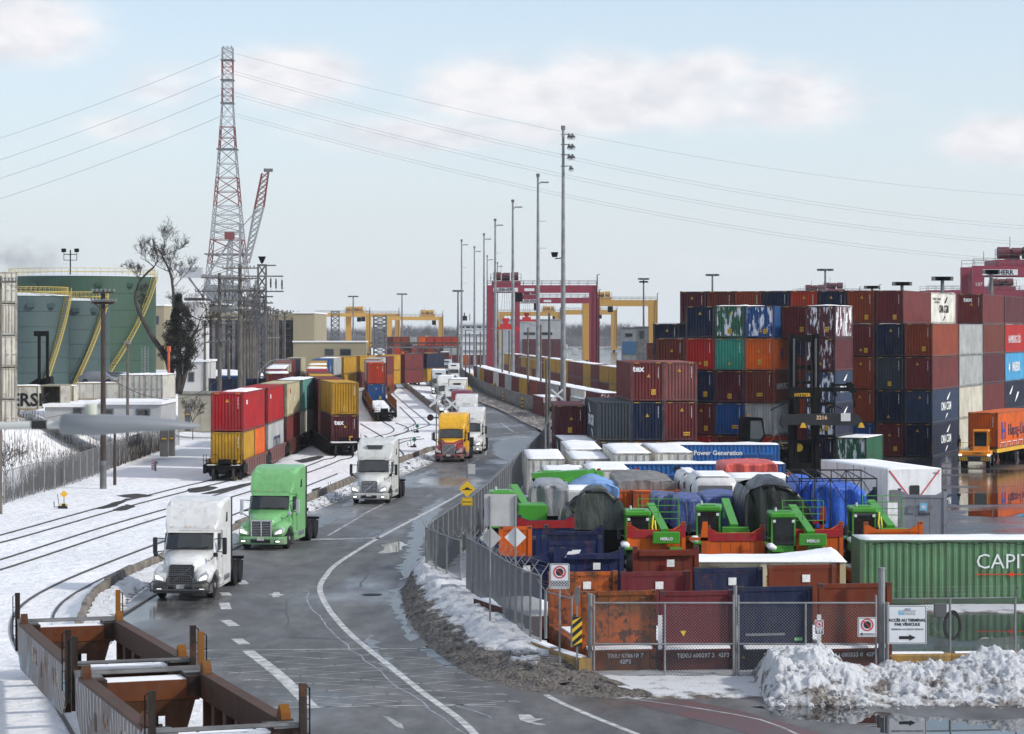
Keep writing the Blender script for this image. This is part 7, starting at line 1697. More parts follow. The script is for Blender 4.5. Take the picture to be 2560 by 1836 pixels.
def office():
 Y = 127; w = 3.08; X = XU(2286, Y); t = empty('site_office_module', 'white portable office module with red tie straps and black window', 'office module', (X, Y, 0.6), math.radians(14))
 h = CAM_H-(1172-HZ)/FPX*Y-0.6
 m = MB(); m.bevbox(-w/2, w/2, 0, 9.5, 0, h, 0.04); b = m.build('body', M_gloss, t, color=(0.74,0.74,0.74))
 m = MB(); m.prism(rrect(0.56, 0.75, 0.08), 'y', -0.03, 0.0, Matrix.Translation((0.0,0,h-1.25))); m.build('window', M_black, b)
 for s_ in (-1, 1): m = MB(); m.bar((s_*(w/2-0.12),-0.03,h-0.08),(s_*0.35,-0.03,h-1.4),0.01,0.06); m.build('red_strap', M_printred, t)
 m = MB(); m.box(-w/2+0.15,-w/2+0.6,-0.06,-0.0,h-1.7,h-1.1); m.build('vent_grille', M_galv_dk, b)
 for y in (3.0, 4.6, 7.0): m = MB(); m.box(-w/2-0.01,-w/2,y,y+0.03,0.05,h-0.05); m.build('panel_joint', M_black, b)
 for z in (0.3,): m = MB(); m.box(-w/2,w/2,-0.02,0,0.1,0.16); m.build('skirt', M_galv, b)
 letters('MS001', 0.13, M_print, t, (w/2-0.32, -0.01, h-0.3)); inst('snow_cover', snow_slab(9.4, 1, 0.05, w/2-0.06), t, (0,0.02,h-0.01))
 m = MB(); m.box(-w/2+0.1,w/2-0.1,0.1,9.4,-0.6,0); m.build('skid', M_blackgear, t)
office()
def cage():
 Y = 110; x0 = XU(1998, Y); x1 = XU(2192, Y); z1 = CAM_H-(1197-HZ)/FPX*Y; t = empty('black_steel_frame', 'open black steel truss frame around the bright blue tarps', 'steel frame', (0,0,0))
 y0, y1 = Y, Y+5; D = 0.045; n = 5
 for y in (y0, y1):
  zz = z1 if y == y0 else z1+0.1
  m = MB(); m.bar((x0,y,zz),(x1,y,zz),D*1.4); m.bar((x0,y,zz-0.55),(x1,y,zz-0.5),D) if y == y1 else None; m.build('chord', M_black, t)
  for k in range(n+1): x = x0+(x1-x0)*k/n; m = MB(); m.bar((x,y,0.6),(x,y,zz),D); m.build('upright', M_black, t)
  for k in range(n): xa = x0+(x1-x0)*k/n; xb = x0+(x1-x0)*(k+1)/n; m = MB(); m.bar((xa,y,zz if k%2==0 else zz-1.1),(xb,y,zz-1.1 if k%2==0 else zz),D*0.8); m.build('diagonal', M_black, t)
 for k in range(n+1): x = x0+(x1-x0)*k/n; m = MB(); m.bar((x,y0,z1),(x,y1,z1+0.1),D); m.build('cross_member', M_black, t)
cage()
GRN = (0.055,0.29,0.022)
def telehandler(u, Y, z0, label, az=0, kind='front', cage_=False, rope=False):
 t = empty('telehandler', label, 'telehandler', (XU(u, Y), Y, z0), math.radians(-az), 'lime green telehandlers loaded on racks')
 P = M_gloss
 m = MB(); m.bevbox(-0.55, 0.55, -1.6, 2.8, 0.55, 1.05, 0.05); m.build('chassis', P, t, color=GRN)
 for x in (-0.95, 0.95):
  for y in (-1.1, 1.9): wheel(t, x, y, 0.55, 0.36)
  for y in (-1.1, 1.9): m = MB(); m.box(min(x-0.25,x+0.25), max(x-0.25,x+0.25), y-0.65, y+0.65, 1.14, 1.20); m.build('mudguard', P, t, color=GRN)
 m = MB(); x0, x1 = -1.12, -0.08
 for xx in (x0, x1-0.07):
  for yy in (-0.55, 0.85): m.box(xx, xx+0.07, yy, yy+0.08, 0.9, 2.5)
 m.box(x0, x1, -0.55, 0.93, 0.75, 1.30); m.bevbox(x0-0.04, x1+0.04, -0.66, 1.0, 2.46, 2.70, 0.06); m.box(x0+0.2, x1-0.2, -0.40, 0.6, 2.70, 2.74)
 cb = m.build('cab', P, t, color=GRN)
 m = MB(); m.box(x0+0.04, x1-0.04, -0.52, 0.88, 1.31, 2.45); m.build('cab_glass', M_glass, cb)
 m = MB(); m.box(x0+0.08, x1-0.08, -0.545, -0.525, 1.31, 1.36); m.box(x0+0.35, x0+0.65, -0.55, -0.53, 1.45, 1.75); m.build('cab_fittings', M_black, cb)
 for xx in (x0+0.12, x1-0.12): m = MB(); m.bevbox(xx-0.06, xx+0.06, -0.72, -0.66, 2.28, 2.40, 0.015); m.build('work_lamp', M_signw, cb)
 m = MB(); m.bevbox(0.42, 1.15, -0.6, 1.9, 0.8, 1.55, 0.06); pod = m.build('engine_cover', P, t, color=GRN)
 m = MB();
 for k in range(5): m.box(0.5, 1.05, -0.615, -0.60, 0.95+k*0.09, 0.99+k*0.09)
 m.build('grille', M_black, pod)
 for s_ in (0.58, 1.0): m = MB(); m.bevbox(s_-0.07,s_+0.07,-0.68,-0.6,1.58,1.72,0.02); m.build('lamp', M_lens, pod)
 m = MB(); m.bar((0.08, 2.2, 2.70), (0.52, -0.9, 1.80), 0.34, 0.32); bo = m.build('boom', P, t, color=GRN)
 m = MB(); m.bevbox(0.0, 1.15, -1.2, -1.0, 1.35, 1.85, 0.03); m.build('carriage', P, bo, color=GRN)
 m = MB(); m.box(-0.02,0.30,2.2,2.6,2.0,2.72); m.build('boom_head', P, bo, color=GRN)
 letters('MERLO', 0.17, M_white, bo, (0.58, -1.22, 1.5), bold=0.006)
 if cage_:
  m = MB(); xa, xb, za, zb = -0.55, 1.2, 2.3, 3.15
  for k in range(4): z = za+(zb-za)*k/3; m.tube([(xa,0.3,z),(xb,0.3,z)], 0.018, 5)
  for x in (xa, (xa+xb)/2, xb): m.tube([(x,0.3,za-0.5),(x,0.3,zb)], 0.02, 5)
  m.build('guard_rail', P, t, color=GRN)
 m = MB(); m.cyl((-0.9,-0.3,2.82),'z',0.05,0.16,8); m.build('beacon', M_lens, t)
 m = MB(); m.tube([(-1.14,-0.6,1.6),(-1.4,-0.7,1.7)], 0.02,5); m.bevbox(-1.5,-1.36,-0.78,-0.70,1.5,1.95,0.02); m.build('mirror', M_black, t)
 if rope: m = MB(); m.tube([(0.05,-0.6,2.5),(0.0,-0.72,2.0),(0.12,-0.75,1.5),(0.3,-0.7,1.1),(0.2,-0.7,1.6),(0.12,-0.6,2.3)], 0.035, 6); m.build('yellow_sling', mat('sling_yellow', (0.8,0.7,0.05)), t)
 m = MB(); m.smooth = True; m.bevbox(-1.35,-1.0,-1.7,-0.5,1.2,1.42,0.08); m.build('snow_cover', M_snow, t)
 return t
telehandler(1628, 104, 0.62, 'lime green telehandler with guard rail and yellow sling, left of three in front', cage_=True, rope=True)
telehandler(1806, 105, 0.75, 'lime green telehandler with clear cab and sloping boom, before the dull blue tarp', az=6)
telehandler(1990, 103, 0.62, 'lime green telehandler with wide guard rail before the black-green tarp', cage_=True)
telehandler(2190, 106, 0.62, 'lime green telehandler with yellow sling beside the grey star rack', cage_=True, rope=True)
tl = telehandler(1288, 110, 1.05, 'lime green telehandler seen above the grey sign back, leftmost', az=-4)
m = MB(); m.bevbox(0.05,1.35,-1.3,0.4,1.0,2.15,0.05); m.build('engine_box', M_gloss, tl, color=GRN); letters('MERLO', 0.2, M_white, tl, (0.65, -1.32, 1.2), bold=0.006)
tl = telehandler(1385, 127, 0.9, 'lime green telehandler lying behind, next to the white reefers', az=75)
m = MB(); m.bar((-0.2,-1.1,2.35),(0.1,1.7,2.5),0.8,0.6); m.build('boom', M_gloss, tl, color=GRN)
for k, (u, vv, Y) in enumerate(((1495,1190,135),(1592,1188,135),(1760,1330,98),(2056,1290,108),(1790,1225,126))):
 m = MB(); m.prism([(-0.15,0),(0.15,0),(0.15,0.75),(-0.05,0.75)], 'y', 0, 0.15); m.box(-0.6,0.15,0,0.12,0,0.12); m.box(-0.1,0.1,0.02,0.1,-(CAM_H-(vv-HZ)/FPX*Y)+0.35,0.0)
 o = m.build('rack_corner_post', M_dirty, color=c('a0181c') if k != 2 else c('c85a18')); o.location = (XU(u, Y), Y, CAM_H-(vv-HZ)/FPX*Y-0.35)
 tag(o, ('red rack corner post before the left doors of the white reefers','red rack corner post right of the white reefers','orange rack corner bracket beside the middle telehandler','red and orange rack post right of the black-green tarp','red rack post beside the teal crate')[k], 'rack post')
m = MB(); m.tube([(0,0,0),(0,0,3.4)], 0.06, 8); m.box(-0.12,0.12,-0.05,0.1,1.2,1.9); o = m.build('steel_post', M_galv_dk); p = at(1398, 1260, 104); o.location = (p.x, p.y, 0); tag(o, 'weathered steel post left of the olive tarp', 'post')
def snow_patch(px, label, seed=0):
 pts = smooth_path([G(*p) for p in px] + [G(*px[0])], 0.5)[:-1]; cc = sum(pts, Vector())/len(pts)
 m = MB(); m.fix = False; m.smooth = True; n = len(pts); rings = []
 for k, (s_, z) in enumerate(((1.0,0.01),(0.85,0.06),(0.6,0.10),(0.3,0.12))): rings.append([cc + (p-cc)*s_*(1+0.10*noise.noise(p*1.1+Vector((seed,k,0)))) + Vector((0,0,z)) for p in pts])
 vs = [p for r in rings for p in r] + [cc+Vector((0,0,0.12))]; fs = [(k*n+i, k*n+(i+1)%n, (k+1)*n+(i+1)%n, (k+1)*n+i) for k in range(3) for i in range(n)] + [(3*n+i, 3*n+(i+1)%n, 4*n) for i in range(n)]
 m.add(vs, fs); o = m.build('snow_patch', M_bank_clean); me = o.data; bm = bmesh.new(); bm.from_mesh(me); bmesh.ops.recalc_face_normals(bm, faces=bm.faces)
 if sum(f.normal.z for f in bm.faces) < 0: bmesh.ops.reverse_faces(bm, faces=bm.faces)
 bm.to_mesh(me); bm.free(); return tag(o, label, 'snow', kind='stuff')
snow_patch([(2080,1528),(2300,1514),(2560,1512),(2760,1514),(2760,1532),(2400,1534),(2150,1536)], 'strip of snow lying along the foot of the green container', 1)
snow_patch([(1470,1640),(1900,1650),(2200,1640),(2240,1660),(2200,1690),(1800,1695),(1480,1690)], 'snow under the four rack end walls behind the gate', 2)
snow_patch([(1205,1560),(1320,1540),(1440,1560),(1470,1630),(1400,1640),(1300,1600)], 'snow between the curved fence and the racks', 3)
snow_patch([(1090,1440),(1180,1360),(1240,1370),(1240,1480),(1180,1500),(1120,1480)], 'snow inside the fence bend by the sign posts', 4)
snow_patch([(1180,1360),(1260,1250),(1310,1200),(1320,1230),(1290,1330),(1240,1400)], 'snow along the inside of the long fence', 5)
snow_patch([(2230,1650),(2330,1630),(2400,1640),(2420,1662),(2260,1668)], 'snow behind the foot of the access sign', 6)
t = empty('covered_skid', 'low brown rack with a snowy flat deck just behind the kerb sign', 'flat rack', (XU(1400,84), 84, 0), math.radians(20), GFR)
m = MB(); m.box(-1.1,1.1,0,6,0.2,1.15); m.build('side_beam', M_dirty, t, color=c('4a2420')); inst('snow_cover', snow_slab(6, 2, 0.10, 1.08), t, (0,0,1.15))
# ============================================================= BACKGROUND AND INFRASTRUCTURE
def Z(v, Y): return CAM_H - (v-HZ)/FPX*Y
def hill_z(x, y):
 e = -33.2 - x
 if e <= 0: return 0.0
 top = 5.0 if y < 182 else 5.0 - 1.0*min(1, (y-182)/25)
 if y < 148: top *= max(0.25, 1-(148-y)/40)
 k = min(1, e/11.0); return top*(k*k*(3-2*k)) + 0.25*noise.noise(Vector((x*0.25, y*0.25, 1)))*min(1, e/2)
def hill():
 nx, ny = 46, 110; x0, x1, y0, y1 = -130, -33.2, 95, 420; vs = []
 for i in range(nx+1):
  for j in range(ny+1):
   fx = (i/nx)**0.5; x = x0+(x1-x0)*fx; y = y0+(y1-y0)*(j/ny)**1.6; vs.append((x, y, hill_z(x, y)+0.01))
 m = MB(); m.fix = False; m.smooth = True; m.add(vs, [(i*(ny+1)+j, (i+1)*(ny+1)+j, (i+1)*(ny+1)+j+1, i*(ny+1)+j+1) for i in range(nx) for j in range(ny)])
 tag(m.build('snowy_embankment', M_ground), kind='structure')
hill()
M_reed = mat('dry_reed', (0.16,0.12,0.08), 0.9, var=0.4, vscale=3, world=True); M_reedd = mat('dark_brush', (0.05,0.038,0.03), 0.9, var=0.4, world=True)
def reeds(name, n, xr, yr, h, seed, m_, label, dens=None, lean=0.25):
 r = random.Random(seed); mb = MB(); mb.fix = False
 for k in range(n):
  x = r.uniform(*xr); y = r.uniform(*yr)
  if dens and r.random() > dens(x, y): continue
  z = hill_z(x, y); hh = h*(0.4+0.9*r.random()); a = r.uniform(0, 6.28); l = lean*hh*r.random(); w = 0.011+0.010*r.random()
  p = Vector((x, y, z-0.05)); q = p + Vector((math.cos(a)*l, math.sin(a)*l, hh)); s_ = Vector((w, 0, 0)); mb.add([p-s_, p+s_, q], [(0,1,2)])
  if r.random() < 0.35: u = p.lerp(q, 0.5); v_ = u+Vector((r.uniform(-.3,.3), r.uniform(-.2,.2), 0.3*hh)); mb.add([u-s_*0.6, u+s_*0.6, v_], [(0,1,2)])
  if r.random() < 0.10: mb.add([q+Vector((-0.03,0,-0.08)), q+Vector((0.03,0,-0.06)), q+Vector((0.02,0,0.10))], [(0,1,2)])
 tag(mb.build(name, m_), label, 'reeds', kind='stuff')
cl = lambda x, y: 1.0 if noise.noise(Vector((x*0.22, y*0.22, 5))) > 0.02 else 0.16
reeds('dry_reeds', 5200, (-48,-34.5), (150,215), 0.9, 2, M_reed, 'dry brown reeds sticking out of the snowy embankment', cl)
reeds('brush', 3800, (-34.0,-31.8), (166,224), 1.9, 3, M_reedd, 'dark leafless brush growing through the old fence at left', None, 0.35)
reeds('brush', 500, (-33.6,-32.2), (150,166), 1.1, 4, M_reedd, 'sparse brush behind the near part of the old fence', None, 0.35)
reeds('saplings', 60, (-45,-36), (152,185), 4.5, 6, M_reedd, 'thin bare saplings on the embankment at far left', None, 0.10)
fence([(10,1262),(60,1245),(190,1208),(292,1167),(378,1134),(452,1112)], 'old leaning chain-link fence at the foot of the snowy embankment', 2.1, 2.9, 0.14, r=0.005, barb=1, arm_dir=-1)
M_tankg = mat('tank_green', (0.026,0.068,0.042), 0.6, var=0.18, vscale=0.12, dirt=0.15); M_tankt = mat('tank_teal', (0.043,0.076,0.076), 0.6, var=0.18, vscale=0.15, dirt=0.15)
M_rail_y = mat('railing_yellow', (0.50,0.37,0.09), 0.6); M_roofs = mat('snowy_tank_roof', (0.62,0.66,0.68), 0.7)
def tank(u, Y, r, zt, m_, label, a0, a1, z0=2.0, lamp=False):
 t = empty('storage_tank', label, 'tank', (XU(u, Y), Y, 0)); m = MB(); m.smooth = False; n = 72; rings = []; nb = 7
 zs = []
 for k in range(nb): za = z0+(zt-z0)*k/nb; zb = z0+(zt-z0)*(k+1)/nb; zs += [(za+0.02, r), (zb-0.05, r), (zb-0.03, r+0.05), (zb+0.0, r+0.05)]
 m.loft([[(rr*math.cos(2*math.pi*i/n), rr*math.sin(2*math.pi*i/n), z) for i in range(n)] for z, rr in zs]); sh = m.build('shell', m_, t)
 m = MB(); m.loft([[(rr*math.cos(2*math.pi*i/n), rr*math.sin(2*math.pi*i/n), z) for i in range(n)] for z, rr in ((zt+0.01, r+0.08),(zt+0.1, r+0.05),(zt+r*0.06, r*0.5),(zt+r*0.075, 0.3))]); m.build('roof', M_roofs, t)
 m = MB(); N = 46
 pts = []
 for k in range(N+1):
  a = math.radians(a0+(a1-a0)*k/N); z = z0+(zt-z0)*k/N; pts.append((a, z))
 for w_, dz in ((0.06, 0), (0.95, 0)):
  m.tube([((r+w_)*math.cos(a), (r+w_)*math.sin(a), z) for a, z in pts], 0.07, 4)
 m.tube([((r+0.95)*math.cos(a), (r+0.95)*math.sin(a), z+1.0) for a, z in pts], 0.035, 4)
 st = m.build('stair_stringer', M_rail_y, t)
 m = MB()
 for a, z in pts: m.bar(((r+0.05)*math.cos(a), (r+0.05)*math.sin(a), z), ((r+0.95)*math.cos(a), (r+0.95)*math.sin(a), z), 0.28, 0.05); m.bar(((r+0.95)*math.cos(a), (r+0.95)*math.sin(a), z), ((r+0.95)*math.cos(a), (r+0.95)*math.sin(a), z+1.0), 0.03)
 m.build('stair_treads', M_rail_y, st)
 m = MB()
 for zz in (0.55, 1.1): m.tube([((r-0.1)*math.cos(a*math.pi/30), (r-0.1)*math.sin(a*math.pi/30), zt+zz) for a in range(61)], 0.045, 4)
 for a in range(60): q = a*math.pi/30; m.bar(((r-0.1)*math.cos(q), (r-0.1)*math.sin(q), zt), ((r-0.1)*math.cos(q), (r-0.1)*math.sin(q), zt+1.1), 0.045)
 m.build('roof_railing', M_rail_y, t)
 for k in range(5):
  q = math.radians(215+k*26); m = MB(); c_ = Vector(((r+0.15)*math.cos(q), (r+0.15)*math.sin(q), zt-1.2)); m.box(-0.45,0.45,-0.3,0.3,-0.25,0.25, Matrix.Translation(c_)); m.build('vent_hood', m_, t)
 if lamp:
  m = MB(); m.tube([(0,-r+1,zt),(0,-r+1,zt+3.6)],0.09,6); m.bar((-0.9,-r+1,zt+3.0),(0.9,-r+1,zt+3.0),0.1); m.bar((-0.9,-r+1,zt+2.2),(0.9,-r+1,zt+2.2),0.08);
  for s_ in (-0.9,0.9): m.bar((s_,-r+1,zt+2.2),(s_,-r+1,zt+3.4),0.07); m.box(s_-0.3,s_+0.3,-r+0.7,-r+1.1,zt+3.3,zt+3.8)
  m.build('floodlight_mast', M_blackgear, t)
 return t
tank(206, 345, 10.4, Z(694,345), M_tankg, 'large dark green storage tank with yellow stair, behind the teal ones', 289, 348, lamp=True)
tank(52, 300, 5.9, Z(741,300), M_tankt, 'teal storage tank at left with snowless top and yellow railings', 300, 345)
tank(166, 306, 5.4, Z(753,306), M_tankt, 'teal storage tank in the middle, behind the dark utility pole', 282, 336)
for k in range(6):
 container((XU(5, 196), 196, 0.2+k*H8), -13.5, H8, '20', (0.62,0.585,0.49), f"rust-edged white reefer, {['bottom','second','third','fourth','fifth','topmost'][k]} of the stack at the left photo edge", 'white reefers stacked at the left edge', style='door' if k % 2 else 'end', marks=0)
def sidebox(u0, u1, vt, vb, Y, label, col=(0.60,0.58,0.52), az=-90, text=None, D=2.4):
 zt, zb = Z(vt, Y), Z(vb, Y); x0, x1 = XU(u0, Y), XU(u1, Y); t = empty('reefer_container', label, 'shipping container', (x0, Y, zb), 0, 'old white reefers on the embankment')
 w = x1-x0; h = zt-zb; m = MB(); m.box(0, w, 0.02, D, 0.05, h-0.05); m.build('wall_panel', M_dirty, t, color=col)
 m = MB()
 for x in (0, w-0.12): m.box(x, x+0.12, 0, 0.1, 0, h)
 m.box(0.12, w-0.12, 0, 0.09, 0, 0.12); m.box(0.12, w-0.12, 0, 0.09, h-0.1, h); m.build('frame', M_dirty, t, color=c('9a8a68'))
 for k in range(int(w/1.2)): m = MB(); m.box(0.5+k*1.2, 0.53+k*1.2, 0.0, 0.02, 0.1, h-0.1); m.build('panel_joint', M_galv, t)
 inst('snow_cover', snow_slab(w, 1, 0.1, D/2-0.05), t, (w, D/2, h), (0,0,math.radians(90)))
 if text: letters(text, 1.5, M_black, t, (w*0.62, -0.01, 0.35), bold=0.04)
 return t
sidebox(-40, 95, 965, 1025, 205, 'white reefer side with large black MAERSK lettering at far left', text='MAERSK')
sidebox(185, 300, 958, 1000, 214, 'long dirty white reefer side behind the dark utility pole')
sidebox(120, 184, 965, 1012, 212, 'white reefer beside the open one, near the embankment crest')
for k, u in enumerate((328, 372)):
 container((XU(u, 214), 214, Z(1003,214)), 3, H8*0.9, '20', (0.58,0.56,0.50), ('old white reefer door end, left','old white reefer door end, right')[k]+' of the two beside the bare tree', 'old white reefers on the embankment', style='door', marks=0, crust='rust', snow=True)
t = empty('open_container', 'open-ended old container with dark interior near the crest', 'shipping container', (XU(96,206), 206, Z(1015,206)))
w = 1.9; m = MB(); m.box(0,0.1,0,5,0,1.75); m.box(w-0.1,w,0,5,0,1.75); m.box(0.1,w-0.1,0,5,1.65,1.75); m.box(0.1,w-0.1,4.9,5,0,1.65); m.build('shell', M_dirty, t, color=c('8f8a78'))
m = MB(); m.box(w,w+0.8,-0.1,0.0,0,1.7); m.build('door_leaf', M_dirty, t, color=c('c8c4b8'))
def bld(name, u0, u1, vt, vb, Y, D, m_, label, windows=(), roof=None, cat='building', parts=()):
 zt = Z(vt, Y); zb = Z(vb, Y) if vb else 0.0; x0, x1 = XU(u0, Y), XU(u1, Y); t = empty(name, label, cat, (x0, Y, 0)); w = x1-x0
 m = MB(); m.box(0, w, 0, D, zb, zt); m.build('wall', m_, t)
 m = MB(); m.box(-0.15, w+0.15, -0.2, D+0.15, zt+0.002, zt+0.25); m.build('roof', roof or M_snow, t)
 for (a, b, c_, d) in windows:
  fr = MB(); fr.box(XU(a,Y)-x0, XU(b,Y)-x0, -0.06, -0.002, Z(d,Y), Z(c_,Y)); f = fr.build('window_frame', M_galv_dk, t)
  k_ = min(0.12, (XU(b,Y)-XU(a,Y))*0.15, (Z(c_,Y)-Z(d,Y))*0.2)
  g = MB(); g.box(XU(a,Y)-x0+k_, XU(b,Y)-x0-k_, -0.08, -0.062, Z(d,Y)+k_, Z(c_,Y)-k_); g.build('pane', M_glass, f)
 return t, w, zb, zt
M_greyw = mat('pale_grey_wall', (0.40,0.41,0.42), 0.8, var=0.12, vscale=0.5); M_cream = mat('cream_wall', (0.42,0.39,0.31), 0.85, var=0.18, vscale=0.4)
bld('service_building', 215, 402, 1012, 1060, 200, 9, M_greyw, 'low grey service building with snowy roof on the embankment', ((262,284,1022,1043),(340,376,1022,1043)))
bld('service_building', 112, 214, 1018, 1060, 203, 8, M_greyw, 'lower grey annex left of the service building', ((182,204,1020,1036),))
t, w, zb, zt = bld('precast_wall', 445, 640, 985, 1080, 245, 1, M_cream, 'cream precast yard wall behind the red container train', cat='wall', roof=M_conc)
for k in range(7): m = MB(); m.box(0.02+k*w/7, (k+1)*w/7-0.04, -0.06, -0.002, zb+0.1, zt-0.1); m.build('precast_panel', M_cream, t)
for u, v0, v1, Y, w_, lab in ((410,1065,1142,210,0.75,'tall grey utility cabinet with yellow label beside the brush'),(429,1072,1142,211,0.5,'narrow dark utility box beside the tall cabinet'),(469,1022,1078,225,0.55,'small dark grey box before the cream wall')):
 m = MB(); m.bevbox(-w_/2, w_/2, 0, 0.5, 0, Z(v0,Y)-Z(v1,Y), 0.03); o = m.build('utility_cabinet', M_galv_dk); o.location = (XU(u,Y), Y, max(0, Z(v1,Y))); tag(o, lab, 'cabinet')
 m = MB(); m.box(-w_*0.3, w_*0.3, -0.01, -0.001, 1.5, 1.62); m.build('label_plate', M_yellow, o)
p = G(384, 1178); t = empty('striped_marker', 'small red and white striped marker board in the snow by the brush', 'sign', p)
m = MB(); m.box(-0.18,0.05,0,0.03,0.05,0.9); pl = m.build('board', M_signw, t)
m = MB()
for k in range(4): m.prism([(-0.18,0.1+k*0.2),(0.05,0.2+k*0.2),(0.05,0.28+k*0.2),(-0.18,0.18+k*0.2)], 'y', -0.008, -0.001)
m.build('stripes', M_printred, pl); m = MB(); m.box(0.06,0.2,0,0.15,0,0.75); m.tube([(0.15,0,0.75),(0.35,0,0.6)],0.05,6); m.build('lock_gear', M_galv_dk, t)
def upole(u, Y, vt, r, m_, label, arms=(), zb=0.0, trans=False, group='utility poles'):
 t = empty('utility_pole', label, 'utility pole', (XU(u,Y), Y, zb), 0, group); h = Z(vt,Y)-zb
 m = MB(); m.tube([(0,0,0),(0,0,h)], r, 10, r*0.72); m.build('shaft', m_, t)
 for vv, a, b in arms:
  z = Z(vv,Y)-zb; m = MB(); m.bar((XU(u+a,Y)-XU(u,Y),-r-0.06,z),(XU(u+b,Y)-XU(u,Y),-r-0.06,z),0.12,0.13); ar = m.build('cross_arm', m_, t)
  n = max(2, int((b-a)/9));
  for k in range(n+1):
   x = XU(u+a+(b-a)*k/n,Y)-XU(u,Y); m = MB(); m.cyl((x,-r-0.06,z+0.16),'z',0.06,0.2,6); m.cyl((x,-r-0.06,z+0.22),'z',0.10,0.05,8); m.build('insulator', M_galv, ar)
 return t
A = upole(258, 168, 727, 0.21, M_wood, 'tall dark wooden utility pole with grey base guard in the snow', ((732,-25,28),(757,-28,32),(759,-22,26)))
m = MB(); m.tube([(0,0,0),(0,0,Z(1152,168))], 0.235, 12); m.build('base_guard', M_galv_dk, A)
for s_ in (-1, 1): m = MB(); m.bar((0,-0.2,Z(775,168)),(s_*0.65,-0.25,Z(757,168)),0.06); m.build('arm_brace', M_wood, A)
upole(319, 195, 853, 0.13, M_woodgrey, 'grey utility pole behind the service building', ((862,-6,8),), zb=2)
upole(0, 145, 690, 0.15, M_woodgrey, 'grey wooden pole at the left photo edge', ((705,-30,42),))
upole(287, 172, 1050, 0.12, M_wood, 'short brown wooden stub pole at the brush line')
upole(549, 252, 683, 0.25, M_woodgrey, 'tall grey pole with many cross arms, left of the pair above the red train', ((695,-45,48),(729,-60,68),(794,-52,52),(856,-35,35)))
upole(600, 240, 661, 0.25, M_woodgrey, 'tallest grey pole with wide cross arms, right of the pair above the red train', ((671,-42,46),(697,-40,50),(726,-45,60),(752,-40,50),(775,-30,40)))
for k, (u, Y, vt) in enumerate(((626,300,784),(637,285,714),(648,330,720),(683,430,772),(695,450,773),(706,480,775),(718,520,776),(726,560,776),(733,600,777))):
 upole(u, Y, vt, 0.22, M_woodgrey, f'grey pole of the receding power line, {names[k]} after the tallest pair', ((vt+8,-12,14),(vt+24,-14,16),(vt+44,-12,14)) if k in (1,2) else ((vt+6,-9,9),(vt+17,-8,8)))
def lattice(mb, x, y, w0, w1, z0, z1, n, d):
 """square lattice mast, tapered"""
 for k in range(n):
  za = z0+(z1-z0)*k/n; zb = z0+(z1-z0)*(k+1)/n; wa = w0+(w1-w0)*k/n; wb = w0+(w1-w0)*(k+1)/n
  ca = [(x+sx*wa/2, y+sy*wa/2, za) for sx, sy in ((-1,-1),(1,-1),(1,1),(-1,1))]; cb = [(x+sx*wb/2, y+sy*wb/2, zb) for sx, sy in ((-1,-1),(1,-1),(1,1),(-1,1))]
  for i in range(4):
   j = (i+1) % 4; mb.bar(ca[i], cb[i], d*1.4); mb.bar(ca[i], cb[j], d); mb.bar(ca[j], cb[i], d); mb.bar(cb[i], cb[j], d)
def lat_mast(u, Y, vt, w, label, arms=(), n=14, d=0.09, lampz=None):
 t = empty('lattice_mast', label, 'lattice mast', (XU(u,Y), Y, 0)); m = MB(); lattice(m, 0, 0, w, w, 0, Z(vt,Y), n, d); m.build('lattice_shaft', M_galv_dk, t)
 for vv, a, b in arms: m = MB(); z = Z(vv,Y); m.bar((XU(u+a,Y)-XU(u,Y),0,z),(XU(u+b,Y)-XU(u,Y),0,z),0.16,0.16); ar = m.build('cross_arm', M_galv_dk, t)
 for vv, a in ((708,22),(710,35),(712,50)) if lampz else (): m = MB(); x = XU(u+a,Y)-XU(u,Y); m.cyl((x,0,Z(vv,Y)),'z',0.09,1.1,6); m.tube([(x,0,Z(692,Y)),(x-0.1,0,Z(vv,Y)),(x+0.05,0,Z(728,Y))],0.02,3); m.build('insulator_string', M_black, t)
 if lampz: m = MB(); m.cyl((0,0,Z(lampz+5,Y)),'z',0.15,0.8,8,0.5); m.tube([(0,0,Z(vt,Y)),(0,0,Z(lampz,Y))],0.06,5); m.build('lamp_cone', M_blackgear, t)
 return t
lat_mast(655, 290, 662, 0.95, 'lattice mast with cone lamp and long cross arms right of the tallest pole', ((664,-12,35),(691,-42,53),(729,-50,54),(742,-5,28),(758,-8,28),(768,-10,22)), lampz=645)
lat_mast(838, 560, 779, 1.8, 'thin lattice mast before the yellow gantry legs', ((779,-10,12),), d=0.12)
lat_mast(950, 620, 790, 3.2, 'dark broad lattice tower among the yellow gantries', ((800,-16,14),(812,-18,16),(826,-16,14)), d=0.2)
for k, (u, Y, vt) in enumerate(((572,262,790),(610,256,742),(618,268,760),(632,275,735),(644,300,745),(662,310,752),(670,380,766),(676,400,770),(690,350,776),(712,370,779),(745,600,779),(512,300,800))):
 upole(u, Y, vt, 0.20, M_woodgrey, f'grey pole in the crowded cluster by the dark building, {names[k]} of twelve', ((vt+6,-14,16),(vt+22,-16,14),(vt+44,-12,14),(vt+62,-10,10)) if k < 8 else ((vt+5,-8,8),(vt+14,-7,7)))
m = MB(); r = random.Random(9)
for k in range(26):
 u0 = 549+r.uniform(-40,50); u1 = 600+r.uniform(-40,55); v0 = r.choice((697,731,796)); v1 = r.choice((699,728,754,777)); a = at(u0, v0, 251); b = at(u1, v1, 240); mid = (a+b)/2 - Vector((0,0,r.uniform(0.6,2.6)))
 m.tube(smooth_path([a, mid, b], 1.0), 0.028, 3, cap=False)
